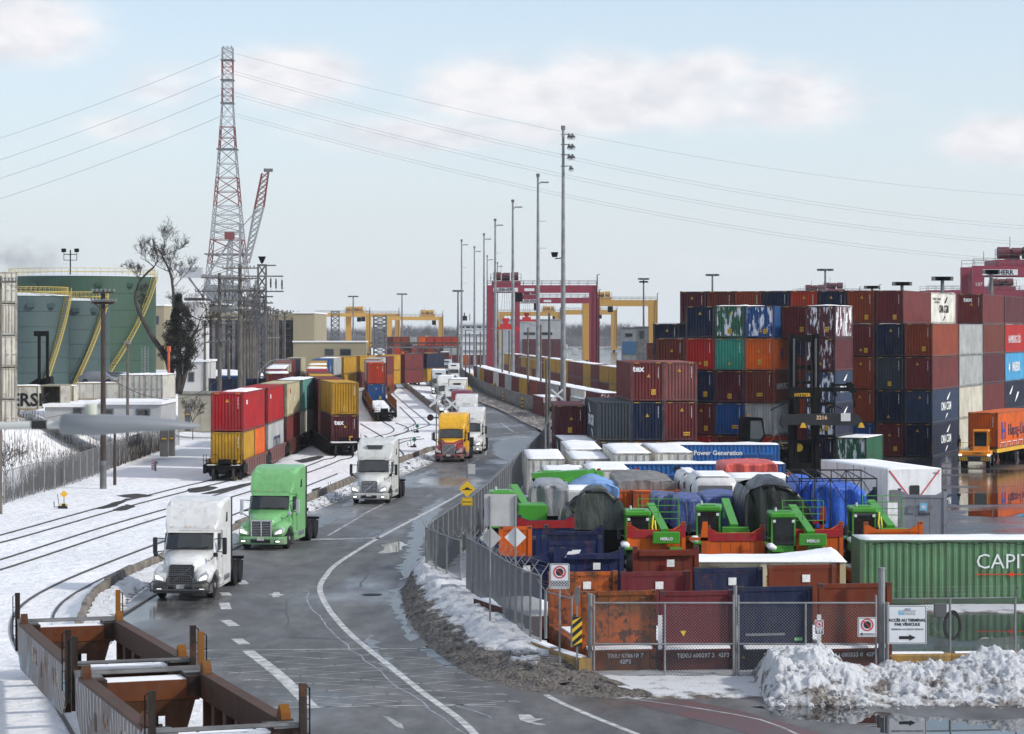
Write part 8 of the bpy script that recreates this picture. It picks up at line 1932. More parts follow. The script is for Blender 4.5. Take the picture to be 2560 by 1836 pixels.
for k in range(20):
 a = at(600+r.uniform(-20,50), r.choice((727,754,777)), 240); b = at(650+r.uniform(-5,20), r.choice((730,742,768)), 290); mid = (a+b)/2 - Vector((0,0,r.uniform(1,4.0)))
 m.tube(smooth_path([a, mid, b], 1.5), 0.03, 3, cap=False)
tag(m.build('looped_cables', M_black), 'black looping cables hanging between the tall grey poles', 'cables', kind='stuff')
def wire(a, b, sag, r_, label, mt=None, n=24, grp='overhead wires'):
 pts = [a.lerp(b, k/n) - Vector((0,0,sag*4*(k/n)*(1-k/n))) for k in range(n+1)]; m = MB(); m.tube(pts, r_, 3, cap=False); return tag(m.build('overhead_wire', mt or M_wiregrey), label, 'wire', grp)
M_wiregrey = mat('wire_grey', (0.30,0.32,0.34), 0.6)
wire(at(0,1048,150), at(258,1000,168), 1.2, 0.02, 'low sagging cable crossing from the left edge to the dark pole', M_black)
wire(at(0,1055,150), at(258,1008,168), 0.3, 0.015, 'lower straight cable crossing from the left edge to the dark pole', M_black)
wire(at(258,935,168), at(549,985-40,251), 2.0, 0.025, 'sagging cable from the dark pole to the tall grey pole', M_black)
wire(at(258,905,168), at(319,880,195), 0.6, 0.02, 'cable from the dark pole to the grey pole behind the building', M_black)
for k, (va, vb) in enumerate(((700,731),(704,734))): wire(at(0,va,145), at(258,vb,168), 0.6, 0.015, f"{('upper','lower')[k]} thin wire from the left edge pole to the dark pole top", M_black)
M_pred = mat('pylon_red', (0.17,0.035,0.035), 0.7); M_pwhite = mat('pylon_white', (0.26,0.26,0.27), 0.7)
def pylon():
 Y = 1000; t = empty('lattice_pylon', 'tall red and white lattice transmission pylon', 'pylon', (XU(569,Y), Y, 0))
 prof = [(900,150),(690,97),(636,84),(516,63),(373,41),(259,27),(120,26)]
 def wv(v):
  for i in range(len(prof)-1):
   if prof[i][0] >= v >= prof[i+1][0]: f = (prof[i][0]-v)/(prof[i][0]-prof[i+1][0]); return prof[i][1]+(prof[i+1][1]-prof[i][1])*f
 vs = [900,820,750,690,660,636,600,560,516,480,445,410,373,345,318,292,259,240,222,204,186,168,150,132,120]
 for i in range(len(vs)-1):
  a, b = vs[i], vs[i+1]; red = (i % 4) < 2; m = MB(); k = Y/FPX
  lattice(m, 0, 0, wv(a)*k, wv(b)*k, Z(a,Y), Z(b,Y), 1 if a-b < 40 else 2, 0.25 if b > 300 else 0.20); m.build('lattice_section', M_pred if red else M_pwhite, t)
 for vv in (150,200,258,373,636): m = MB(); w = wv(vv)*Y/FPX*0.62; m.box(-w,w,-w,w,Z(vv,Y)-0.4,Z(vv,Y)+0.1); m.build('platform', M_galv_dk, t)
 m = MB();
 for x in (-1.6,0,1.6): m.bar((x,0,Z(120,Y)),(x,0,Z(115,Y)),0.3)
 m.build('top_beacon', M_galv_dk, t)
pylon()
yl = 1000
for k, (va, vb) in enumerate(((135,343),(187,400),(235,445),(289,492))):
 wire(at(557,va,yl), at(-600, vb+160, 1150), 6, 0.10, f"high wire left of the pylon, {['topmost','second','third','lowest'][k]} of four", M_wiregrey)
for k, (va, vb) in enumerate(((133,372),(178,462),(185,470),(231,497),(239,503),(283,540),(290,547))):
 b = at(3400, vb+105, 1500); a = at(583, va, yl); wire(a, b, 26, 0.10, f"high wire right of the pylon, {names[k]} from the top", M_wiregrey)
def harbour():
 Y = 760; t = empty('harbour_crane', 'white harbour crane with red-tipped lattice boom beside the pylon', 'crane', (XU(590,Y), Y, 0)); K = M_pwhite
 def P(u, v, y=0): return Vector((XU(u,Y)-XU(590,Y), y, Z(v,Y)))
 def beam(a, b, w0, w1, n, d, mt, nm):
  m = MB(); ax = (b-a);
  for k in range(n):
   p = a.lerp(b, k/n); q = a.lerp(b, (k+1)/n); wa = w0+(w1-w0)*k/n; wb = w0+(w1-w0)*(k+1)/n; sx = Vector((1,0,0.25)).normalized(); sy = Vector((0,1,0))
   ca = [p+sx*i*wa/2+sy*j*wa/2 for i, j in ((-1,-1),(1,-1),(1,1),(-1,1))]; cb = [q+sx*i*wb/2+sy*j*wb/2 for i, j in ((-1,-1),(1,-1),(1,1),(-1,1))]
   for i in range(4): m.bar(ca[i], cb[i], d*1.3); m.bar(ca[i], cb[(i+1)%4], d); m.bar(ca[(i+1)%4], cb[i], d*0.8)
  return m.build(nm, mt, t)
 beam(P(617,660), P(648,520), 1.6, 3.0, 9, 0.22, K, 'boom_lower'); beam(P(648,520), P(663,432), 3.0, 2.2, 6, 0.22, M_pred, 'boom_tip')
 m = MB(); m.box(-0.4,2.4,-0.6,0.6,-0.5,0.5, Matrix.Translation(P(663,426))); m.build('boom_head', M_galv_dk, t)
 beam(P(572,760), P(576,600), 2.4, 1.2, 8, 0.2, K, 'tower'); m = MB(); m.box(-1.5,1.5,-1,1,-1.2,1.2, Matrix.Translation(P(574,590))); m.build('tower_head', M_pred, t)
 m = MB(); m.bar(P(576,600), P(520,690), 0.5); m.bar(P(576,600), P(648,520), 0.25); m.bar(P(576,600), P(617,640), 0.4); m.bar(P(600,560), P(600,760), 0.7); m.build('stay', K, t)
 m = MB(); m.box(-3.5,3.6,-2,2,-1.6,1.6, Matrix.Translation(P(477,682))); m.build('counterweight', M_greyw, t)
 m = MB(); m.bar(P(500,690), P(620,700), 1.2); m.bar(P(470,692), P(520,760), 0.6); m.bar(P(520,692), P(500,770), 0.6); m.box(-5,5,-2,2,-4,4, Matrix.Translation(P(560,745))); m.build('machine_deck', M_galv, t)
 m = MB()
 for a in (520,560,620,640): m.bar(P(a,700), P(a,880), 0.8)
 m.build('portal_leg', K, t)
harbour()
M_dkbrick = mat('dark_brick', (0.060,0.048,0.045), 0.9, var=0.35, vscale=0.3); M_beige = mat('beige_cladding', (0.30,0.26,0.17), 0.85, var=0.10, vscale=0.15); M_whitew = mat('white_render', (0.55,0.54,0.52), 0.85, var=0.1, vscale=0.3)
wins = [(u, u+14, v0, v0+16) for u in range(520, 720, 24) for v0 in (806, 838, 870)]
t, w, zb, zt = bld('dark_brick_building', 508, 733, 801, None, 470, 40, M_dkbrick, 'long dark brick industrial building with beige top band', wins, roof=M_beige)
m = MB(); m.box(0, w, 1, 38, zt+0.26, Z(783,470)); m.build('upper_band', M_beige, t)
for k in range(9): m = MB(); x = w*k/9; m.box(x-0.2, x+0.4, -0.35, -0.01, 0, zt); m.build('pilaster', M_galv_dk, t)
bld('beige_warehouse', 733, 786, 784, None, 455, 30, M_beige, 'windowless beige warehouse at the end of the dark building')
t, w, zb, zt = bld('low_beige_building', 733, 916, 856, None, 452, 2.5, M_beige, 'low beige building with snow-lined roof below the yellow gantries', ((812,835,872,890),(850,878,872,890)))
t, w, zb, zt = bld('white_tower', 462, 508, 756, None, 400, 8, M_whitew, 'white rendered tower with dark cap behind the ivy-clad tree')
m = MB(); m.box(-0.1, w+0.1, -0.1, 8.1, Z(756,400)+0.26, Z(745,400)); m.build('dark_cap', M_dkbrick, t)
bld('grey_annex', 508, 563, 762, 784, 475, 14, M_galv_dk, 'grey rooftop annex above the dark brick building')
bld('tan_building', 372, 410, 765, None, 430, 12, M_beige, 'tan building glimpsed between the tank and the bare tree', ((382,398,790,812),))
bld('white_shed', 440, 520, 905, None, 300, 8, M_whitew, 'white shed base behind the bare tree', ((470,486,930,955),))
for k, (u0, u1, vt, vb, Y, cn) in enumerate(((485,560,935,990,262,'navy'),(560,576,925,985,262,'blue'),(660,740,915,970,300,'dkmaroon'))):
 container((XU((u0+u1)/2,Y), Y, max(0, Z(vb,Y)-1)), 0 if k else 80, HC, '20', C_[cn], ('dark navy container by the ivy-clad tree trunk','narrow blue container end by the tall grey pole','dark maroon container right of the grey poles')[k], None, marks=0)
M_shipw = mat('ship_white', (0.72,0.73,0.74), 0.5, var=0.05)
t = empty('ship_superstructure', 'white ship superstructure with window strip behind the masts', 'ship', (XU(1147,900), 900, 0)); w = XU(1232,900)-XU(1147,900)
m = MB(); m.box(0,w,0,10,0,Z(802,900)); m.box(-0.6,w+0.5,-0.6,3,Z(812,900),Z(806,900)); m.build('deckhouse', M_shipw, t)
for k in range(6): m = MB(); m.box(0.5+k*w/6, 0.3+(k+0.85)*w/6, -0.65, -0.61, Z(821,900), Z(816,900)); m.build('bridge_window', M_glass, t)
for k in range(3):
 m = MB(); m.box(-0.3,w+0.3,-0.5,0,Z(838+k*20,900),Z(836+k*20,900)); m.build('deck_edge', M_galv, t)
m = MB(); m.box(1,3,3,6,Z(802,900),Z(790,900)); m.bar((2,4,Z(790,900)),(2,4,Z(782,900)),0.4); m.bar((4,4,Z(802,900)),(4,4,Z(785,900)),0.25); m.build('funnel', M_blackgear, t)
M_mar = mat('maroon_cladding', (0.10,0.028,0.033), 0.7, var=0.12)
t, w, zb, zt = bld('quay_building', 1250, 1402, 800, None, 760, 30, M_greyw, 'grey building with maroon lower wall behind the red gantries', ((1309,1338,831,838),(1354,1381,831,838)), roof=M_greyw)
m = MB(); m.box(XU(1306,760)-XU(1250,760), w+0.02, -0.25, -0.01, 0, Z(848,760)); m.build('maroon_wall', M_mar, t)
for k in range(5): m = MB(); x = XU(1306,760)-XU(1250,760)+k*2.4; m.box(x, x+0.1, -0.32, -0.26, 0, Z(850,760)); m.build('wall_joint', M_dkbrick, t)
t, w, zb, zt = bld('control_tower', 1556, 1590, 821, None, 620, 6, M_galv, 'grey and blue control cabin tower left of the big stacks', ((1563,1582,833,843),(1563,1581,862,872)), roof=M_galv_dk)
m = MB(); m.box(-0.05, w+0.05, -0.2, -0.01, Z(885,620), Z(854,620)); m.build('blue_cladding', mat('cladding_blue', (0.03,0.10,0.20), 0.6), t)
bld('grey_block', 1590, 1622, 819, None, 625, 8, M_galv_dk, 'dark grey block with red stair beside the control cabin', ((1598,1612,826,848),), roof=M_galv_dk)
for k, (u, Y, z, cn) in enumerate(((1634,420,0,'maroon'),(1634,420,2.9,'maroon'),(1634,420,5.8,'brown'),(1690,330,8.7,'slate'),(1600,520,0,'grey'))):
 container((XU(u,Y), Y, z), 10 if k < 4 else -88, HC, '40', C_[cn], ['maroon container at ground left of the tall back wall','maroon container in the middle of the thin stack left of the back wall','brown container on the thin stack left of the back wall','slate container on top, far left behind the back wall','light grey container side with a black letter behind the tex block'][k], 'far containers left of the back wall', marks=0)
for k, (u, v, w_, h_) in enumerate(((1415,868,8,12),(1415,890,8,12),(1438,880,14,16))):
 m = MB(); Y = 640; m.bevbox(-w_*Y/FPX/2,w_*Y/FPX/2,0,4,0,h_*Y/FPX,0.1); o = m.build('white_cabin', M_whitew); o.location = (XU(u,Y), Y, max(0,Z(v+h_/2,Y))); tag(o, ['upper white cabin','lower white cabin','wider white cabin'][k]+' near the foot of the near red gantry', 'cabin')
M_gred = mat('gantry_red', (0.26,0.028,0.055), 0.5, var=0.12); M_gyel = mat('gantry_yellow', (0.55,0.30,0.055), 0.55, var=0.15); M_dred = mat('machine_dark_red', (0.12,0.02,0.03), 0.6)
def gantry(u0, u1, Y, label, mt, zt=20.3, trolley=0.15, spread=None, text=None, depth=9.0, beam=1.5, lw=1.5, group=None, az=0, twin=True):
 x0, x1 = XU(u0,Y), XU(u1,Y); W = x1-x0; t = empty('gantry_crane', label, 'gantry crane', (x0, Y, 0), math.radians(-az), group)
 for y in (0, depth):
  m = MB(); m.box(0, W, y, y+1.0, zt-beam, zt); gb = m.build('main_beam', mt, t)
  m = MB()
  for z in (0.5, 1.0): m.bar((0,y-0.1,zt+z),(W,y-0.1,zt+z),0.07)
  for k in range(13): m.bar((W*k/12,y-0.1,zt),(W*k/12,y-0.1,zt+1.0),0.07)
  m.build('walkway_railing', M_galv_dk, gb)
  for x in (0, W-lw): m = MB(); m.prism([(x, 1.8),(x+lw, 1.8),(x+lw, zt-beam-0.01),(x, zt-beam-0.01)], 'y', y+0.05, y+0.95); m.build('leg', mt, t)
 for x in (0, W-lw):
  m = MB(); m.box(x, x+lw, -0.8, depth+1.8, 1.0, 1.8); m.build('sill_beam', mt, t)
  for y in (-0.2, 1.6, depth-0.6, depth+1.2): wheel(t, x+lw/2+(0.01 if x else -0.01), y, 0.75, 0.6, name='wheel')
  m = MB(); m.box(x+0.2, x+lw-0.2, 2.5, depth-1.5, 1.85, 3.6); m.build('power_pack', mt, t)
 m = MB()
 for k in range(14): m.bar((-0.5,0.2,2+k*1.2),(-0.1,0.2,2+k*1.2),0.06)
 m.bar((-0.5,0.2,1.5),(-0.5,0.2,zt),0.06); m.build('ladder', M_galv_dk, t)
 xt = W*trolley; m = MB(); m.box(xt-3, xt+3.2, 0.5, depth+0.5, zt+0.05, zt+0.9); tr = m.build('trolley', mt, t)
 m = MB(); dr = M_dred if mt is M_gred else M_gyel
 m.cyl((xt-1.8,1.5,zt+1.9),'x',0.9,1.6,14); m.cyl((xt+1.9,1.5,zt+1.9),'x',0.9,1.6,14); m.cyl((xt+0.2,1.5,zt+2.1),'x',0.6,1.4,12); m.box(xt-0.9,xt+0.9,2.5,5.0,zt+0.9,zt+2.6); m.build('hoist_drum', dr, tr)
 m = MB()
 for x in (xt-3.2, xt+3.3): m.bar((x,0.3,zt+0.9),(x,0.3,zt+2.4),0.08); m.bar((x,depth,zt+0.9),(x,depth,zt+2.4),0.08)
 m.bar((xt-3.2,0.3,zt+2.4),(xt+3.3,0.3,zt+2.4),0.07); m.bar((xt-3.2,0.3,zt+1.6),(xt+3.3,0.3,zt+1.6),0.07); m.bar((xt-1,0.5,zt+2.4),(xt-1,0.5,zt+4.3),0.08); m.build('guard_rail', M_galv_dk, tr)
 m = MB(); m.box(xt+2.0, xt+3.6, 1.0, 3.0, zt-beam-2.0, zt-beam-0.1); m.build('operator_cabin', M_blackgear, tr)
 if spread:
  zs = spread; m = MB(); m.box(xt-3.0, xt+3.0, 1.5, 3.9, zs, zs+0.5); m.box(xt-1.2, xt+1.2, 1.8, 3.6, zs+0.5, zs+1.2); m.prism([(xt-0.5,zs+1.2),(xt+0.5,zs+1.2),(xt+0.8,zs+2.4),(xt-0.8,zs+2.4)], 'y', 2.0, 3.4)
  for x in (xt-2.8, xt+2.6): m.box(x, x+0.25, 1.4, 4.0, zs-0.5, zs)
  sp = m.build('spreader', M_red if mt is M_gred else mt, t)
  m = MB()
  for x in (xt-1.2, xt-0.4, xt+0.4, xt+1.2): m.bar((x,2.6,zs+1.2),(x*0.4+xt*0.6,2.6,zt),0.05)
  m.build('hoist_rope', M_black, sp)
 if text:
  m = MB(); m.box(3.0*0+1.4, 6.6, -0.04, -0.002, zt-beam-0.0+0.1, zt-beam+0.95); pb = m.build('name_board', M_signw, t); letters(text, 0.92, M_print, t, (4.0, -0.06, zt-beam+0.22), bold=0.03)
  m = MB(); m.box(W*0.34, W*0.34+2.1, -0.04, -0.002, zt-beam+0.25, zt-beam+0.85); m.build('notice_board', M_signw, t)
 m = MB(); m.tube([(W-0.3,-0.3,2),(W-0.1,-0.3,zt+2.2),(W+0.4,-0.3,zt+2.3)], 0.12, 5); m.build('exhaust_pipe', M_blackgear, t)
 return t
gantry(1217, 1494, 513, 'nearest dark red gantry crane with white name board, spanning the masts', M_gred, 20.4, 0.17, 11.0, 'LIEBHERR', beam=1.5, lw=1.5, group='red gantry cranes')
gantry(1287, 1499, 670, 'second dark red gantry crane seen under the beam of the nearest', M_gred, 19.8, 0.14, 13.2, 'LIEBHERR', beam=1.5, lw=1.4, group='red gantry cranes')
gantry(2432, 2830, 355, 'large dark red gantry crane with number 107 at the right edge above the stacks', M_gred, 20.4, 0.28, None, 'LIEBHERR', beam=1.5, lw=1.7, group='red gantry cranes')
letters('107', 0.75, M_signw, bpy.data.objects['gantry_crane.002'], (0.85, -0.1, 17.4))
gantry(2316, 2570, 566, 'dark red gantry beam low behind the white lettered container', M_gred, 20.2, 0.75, None, 'LIEBHERR', beam=1.5, group='red gantry cranes')
gantry(2390, 2640, 600, 'dark red gantry beam farther right behind the number 107 crane', M_gred, 19.9, 0.45, None, None, beam=1.4, group='red gantry cranes')
gantry(1990, 2200, 690, 'dark red gantry whose trolley peeks over the middle of the back wall', M_gred, 21.6, 0.45, None, None, group='red gantry cranes')
gantry(1925, 2150, 720, 'far red gantry whose trolley peeks just left of the other above the wall', M_gred, 21.5, 0.50, None, None, group='red gantry cranes')
GY = 'yellow gantry cranes'
gantry(787, 925, 1000, 'leftmost yellow gantry crane beside the beige warehouse', M_gyel, 17.7, 0.75, None, None, beam=1.45, lw=1.8, group=GY)
gantry(864, 998, 1010, 'yellow gantry crane in the middle of the left group', M_gyel, 17.6, 0.12, None, None, beam=1.45, lw=1.8, group=GY)
gantry(966, 1107, 990, 'yellow gantry crane with hanging spreader, right of the left group', M_gyel, 16.2, 0.72, 11.0-5, None, beam=1.45, lw=1.8, group=GY)
gantry(1246, 1402, 1140, 'yellow gantry crane behind the grey and maroon building', M_gyel, 19.2, 0.8, None, None, beam=1.9, lw=2.8, group=GY)
gantry(1400, 1543, 1150, 'yellow gantry crane right of the near red one', M_gyel, 20.2, 0.6, 14, None, beam=2.2, lw=2.6, group=GY)
gantry(1458, 1644, 775, 'larger yellow gantry crane with one thick leg beside the near red leg', M_gyel, 20.4, 0.25, None, None, beam=1.9, lw=2.5, group=GY)
t = empty('pipe_bridge', 'dark steel truss bridge spanning the far end of the road', 'bridge', (XU(925,650), 650, 0)); w = XU(1152,650)-XU(925,650)
zt, zb = Z(858,650), Z(869,650)
for z in (zt, zb): m = MB(); m.bar((0,0,z),(w,0,z),0.35); m.bar((0,3,z),(w,3,z),0.35); m.build('chord', M_dkbrick if z == zt else M_galv_dk, t)
for k in range(14): m = MB(); m.bar((w*k/14,0,zb),(w*(k+1)/14,0,zt),0.16); m.bar((w*(k+1)/14,0,zt),(w*(k+1)/14,0,zb),0.16); m.build('brace', M_mar, t)
for k in range(5): m = MB(); m.bar((w*k/4,1.5,0),(w*k/4,1.5,zb),0.5); m.build('support', M_galv_dk, t)
r = random.Random(21); nmc = 0
for i in range(15):
 for tier in range(3):
  Y = 760; u = 985 + i*21 - 14
  if u > 1150 and tier > 0: continue
  if u > 1225: continue
  cn = r.choice(['ored','maroon','orange','rust','green','grey','dkmaroon','ored'])
  nmc += 1; nth = ORD[i] if i < 10 else ['eleventh','twelfth','thirteenth','fourteenth','fifteenth'][i-10]+' from left'
  container((XU(u,Y), Y, tier*HC+(0.0)), 0, HC, '20', C_[cn], f'{CN[cn]} container, {nth}, {TIER[tier+1]} of far stack at road end', 'far stack across the road end', marks=0)
def mast(u, vt, vb, label, kind='arm', r0=0.40, h=None, group='tall light masts along the road', steps=False):
 Y = FPX*CAM_H/(vb-HZ); t = empty('light_mast', label, 'light mast', (XU(u,Y), Y, 0), 0, group); H = Z(vt,Y)
 m = MB(); m.tube([(0,0,0),(0,0,H*0.5),(0,0,H)], r0, 12, r0*0.42); m.build('shaft', M_galv, t)
 m = MB(); m.cyl((0,0,H+0.15),'z',r0*0.75,0.5,8); m.build('cap', M_galv_dk, t)
 if kind == 'flood':
  for k, z in enumerate((H-0.9,H-2.15,H-3.4,H-4.8)):
   m = MB(); m.bar((-0.3,0,z+0.25),(0.75,-0.2,z+0.25),0.10);
   for x in ((0.65,1.05) if k < 3 else (0.85,)): m.tube([(x+0.05,-0.3,z+0.25),(x+0.12,-0.7,z-0.22)], 0.13, 10, 0.33)
   m.build('floodlight', M_galv_dk, t)
   m = MB();
   for x in ((0.65,1.05) if k < 3 else (0.85,)): m.cyl((x+0.12,-0.72,z-0.22),'y',0.29,0.04,12)
   m.build('lamp_glass', M_lens, t)
  z = Z(637,Y); m = MB(); m.tube([(0,0,z-0.4),(-1.0,0,z-0.5)],0.07,5); m.cyl((-1.05,0,z),'z',0.32,0.6,10,0.45); m.build('camera_dome', M_blackgear, t)
 else:
  m = MB(); m.bar((0,0,H-1.3),(0.5,0,H-0.9),0.15); m.bevbox(0.4,1.7,-0.25,0.25,H-1.05,H-0.82,0.06); m.build('lamp_arm', M_galv, t)
  if steps:
   for z in (H*0.80, H*0.68): m = MB(); m.bar((0,0,z),(1.3,0,z),0.06); m.build('side_bracket', M_galv, t)
 return t
mast(1408, 323, 1050, 'tallest light mast with four banks of floodlights right of centre', 'flood', 0.38)
mast(1345, 441, 1003, 'light mast with single arm, second tallest, left of the floodlight mast', r0=0.40, steps=True)
mast(1282, 505, 979, 'light mast with white lamp arm, third from the floodlight mast', r0=0.40)
mast(1238, 552, 957, 'light mast in front of the nearest red gantry left leg', r0=0.40, steps=True)
mast(1210, 588, 943, 'light mast just left of the nearest red gantry', r0=0.36)
mast(1154, 603, 934, 'slim light mast, leftmost of the tall group by the road', r0=0.36, steps=True)
mast(1186, 620, 927, 'slim light mast, second from left of the tall group', r0=0.36)
mast(1218, 642, 916, 'short far light mast peeping left of the red gantry', r0=0.36, steps=True)
mast(1244, 659, 908, 'shortest far light mast peeping over the red gantry trolley', r0=0.36)
def high(u, vt, Y, label, two=False, wide=9):
 t = empty('yard_light', label, 'light mast', (XU(u,Y), Y, 0), 0, 'distant ring-headed yard lights'); H = Z(vt,Y); k = Y/FPX
 m = MB(); m.tube([(0,0,0),(0,0,H)], 0.40, 8, 0.22); m.build('shaft', M_galv_dk, t)
 m = MB()
 for j, z in enumerate((H, H-1.2*k*6) if two else (H,)):
  w = wide*k*(1-0.3*j); m.bar((-w,0,z),(w,0,z),0.25); m.bar((0,-w*0.5,z),(0,w*0.5,z),0.2)
  for x in (-1,-0.5,0.5,1): m.box(x*w-0.6, x*w+0.6, -0.4, 0.4, z-0.35, z+0.15)
 m.build('lamp_ring', M_galv_dk, t)
for a in ((883,741,900,'yard light left of centre above the first yellow gantries'),(1005,735,860,'yard light above the right yellow gantry of the left group'),(1145,727,700,'yard light left of the slim tall masts'),(1609,697,700,'double-ring yard light between yellow gantry and big stacks',True),
   (1781,687,600,'yard light above the left part of the back wall',False,11),(2063,674,560,'yard light above the middle of the back wall',False,14),(2255,708,330,'yard light just above the maroon top container',False,13),(2356,695,300,'yard light above the white lettered container',False,14),
   (2180,717,420,'small yard light over the rust-orange top container',False,11),(2478,678,300,'yard light before the number 107 gantry beam',False,9)):
 high(*a)
for k, (u, vt, vb) in enumerate(((1145,830,948),(1164,826,958),(1174,832,955),(1191,836,962),(1201,830,965),(1256,822,985),(1273,826,990),(1320,819,1012),(1352,812,1018),(1373,782,1075),(1366,900,1080))):
 Y = FPX*CAM_H/(vb-HZ); t = empty('street_light_pole', f'weathered pole behind the far fence, {names[k]} from the left', 'street light', (XU(u,Y), Y, 0), 0, 'weathered poles behind the far fence'); H = Z(vt,Y)
 m = MB(); m.tube([(0,0,0),(0,0,H)], 0.17, 8, 0.13); m.build('shaft', M_woodgrey, t)
 if k % 2 == 0: m = MB(); m.bar((0,0,H-0.4),(-2.2,0,H+0.3),0.08); m.bevbox(-3.0,-2.1,-0.12,0.12,H+0.22,H+0.34,0.03); m.build('lamp_arm', M_galv, t)
for k, (u, vt, vb, Y) in enumerate(((520,856,880,330),(672,845,865,330),(690,900,912,260))):
 p0 = at(u-45, vt+30, Y); p1 = at(u, vt, Y); m = MB(); m.tube([p0, p0.lerp(p1,0.7)+Vector((0,0,0.3)), p1], 0.06, 5); m.bevbox(p1.x-0.1,p1.x+1.5,p1.y-0.15,p1.y+0.15,p1.z-0.06,p1.z+0.1,0.03)
 m.tube([p0, (p0.x,p0.y,0)], 0.1, 6); o = m.build('street_light', M_galv); tag(o, ['street light arm before the white tower','street light arm over the maroon containers','lowest street light arm over the maroon train'][k], 'street light')
p = G(1173, 1000); t = empty('yellow_warning_sign', 'small yellow warning sign on the far slatted fence', 'sign', (p.x, p.y+1.0, 0)); zc = Z(972, p.y)
m = MB(); m.prism([(-0.42,-0.1),(0,-0.5),(0.42,-0.1),(0,0.4)], 'y', -0.02, 0.0); m.box(-0.3,0.3,-0.02,0,-0.9,-0.5); o = m.build('sign_plate', M_signy, t); o.location = (0,0,zc)
m = MB(); m.tube([(0,0.05,0),(0,0.05,zc+0.3)],0.05,6); m.build('pole', M_galv_dk, t)
p = G(1365, 1063); t = empty('round_prohibition_sign', 'small white sign with red ring on a pole near the crossing fence', 'sign', (p.x, p.y, 0)); zc = Z(1000, p.y)
pl = plate(t, 0.62, 0.62, zc, r=0.05); nostop(pl, 0.24, 0, 0, 1); m = MB(); m.tube([(0,0.05,0),(0,0.05,zc)],0.06,6); m.build('pole', M_galv, t)
for k, (u, v) in enumerate(((1178,955),(1203,958),(1235,985),(1262,1010),(1292,1012),(1310,1028))):
 p = G(u, v); m = MB(); m.mat(0).cyl((0,0,0.9),'z',0.35,1.8,10); m.mat(1)
 for z in (0.4,0.9,1.4): m.cyl((0,0,z),'z',0.36,0.22,10)
 o = m.build('striped_bollard', [M_yellow, M_black]); o.location = p; tag(o, f'black and yellow striped bollard by the fence poles, {names[k]} from the left', 'bollard')
M_bark = mat('bark', (0.055,0.045,0.040), 0.9, var=0.4, world=True); M_ivy = mat('dark_ivy', (0.028,0.028,0.022), 0.85, var=0.5, vscale=2, world=True)
def limb(mb, p, d, L_, r, depth, rnd, spread=0.55, minr=0.012):
 q = p; n = 3; dd = d.copy(); pts = [p]
 for k in range(n):
  dd = (dd + Vector((rnd.uniform(-1,1), rnd.uniform(-1,1), rnd.uniform(-0.5,0.8)))*0.22).normalized(); q = q + dd*L_/n; pts.append(q)
 mb.tube(pts, r, 6 if r > 0.08 else 3, max(minr, r*0.55), cap=False)
 if depth <= 0: return
 for k in range(3 if depth > 3 else 4):
  i = rnd.choice((1, 2, 3, 3)); a = Vector((rnd.uniform(-1,1), rnd.uniform(-1,1), rnd.uniform(-0.25,0.9))).normalized()
  nd = (dd*(1-spread) + a*spread).normalized(); limb(mb, pts[i], nd, L_*rnd.uniform(0.55,0.78), max(minr, r*0.52), depth-1, rnd, spread, minr)
def bare_tree(loc, h, seed, label, depth=5, r=0.3, trunk=None, minr=0.014):
 rnd = random.Random(seed); t = empty('bare_tree', label, 'tree', loc); m = MB(); m.fix = False; m.smooth = True
 pts = trunk or [(0,0,-0.5),(0,0,h*0.25)]; pts = [Vector(p) for p in pts]; m.tube(pts, r, 8, r*0.75); m.build('trunk', M_bark, t)
 m = MB(); m.fix = False; m.smooth = True
 for k in range(5):
  a = Vector((math.cos(k*2.4)*0.5, math.sin(k*2.4)*0.5, 1)).normalized(); limb(m, pts[-1], a, h*0.26, r*0.6, depth, rnd, 0.55, minr)
 tag(m.build('crown', M_bark, t)); return t
Yt = 231; xt_ = XU(447, Yt)
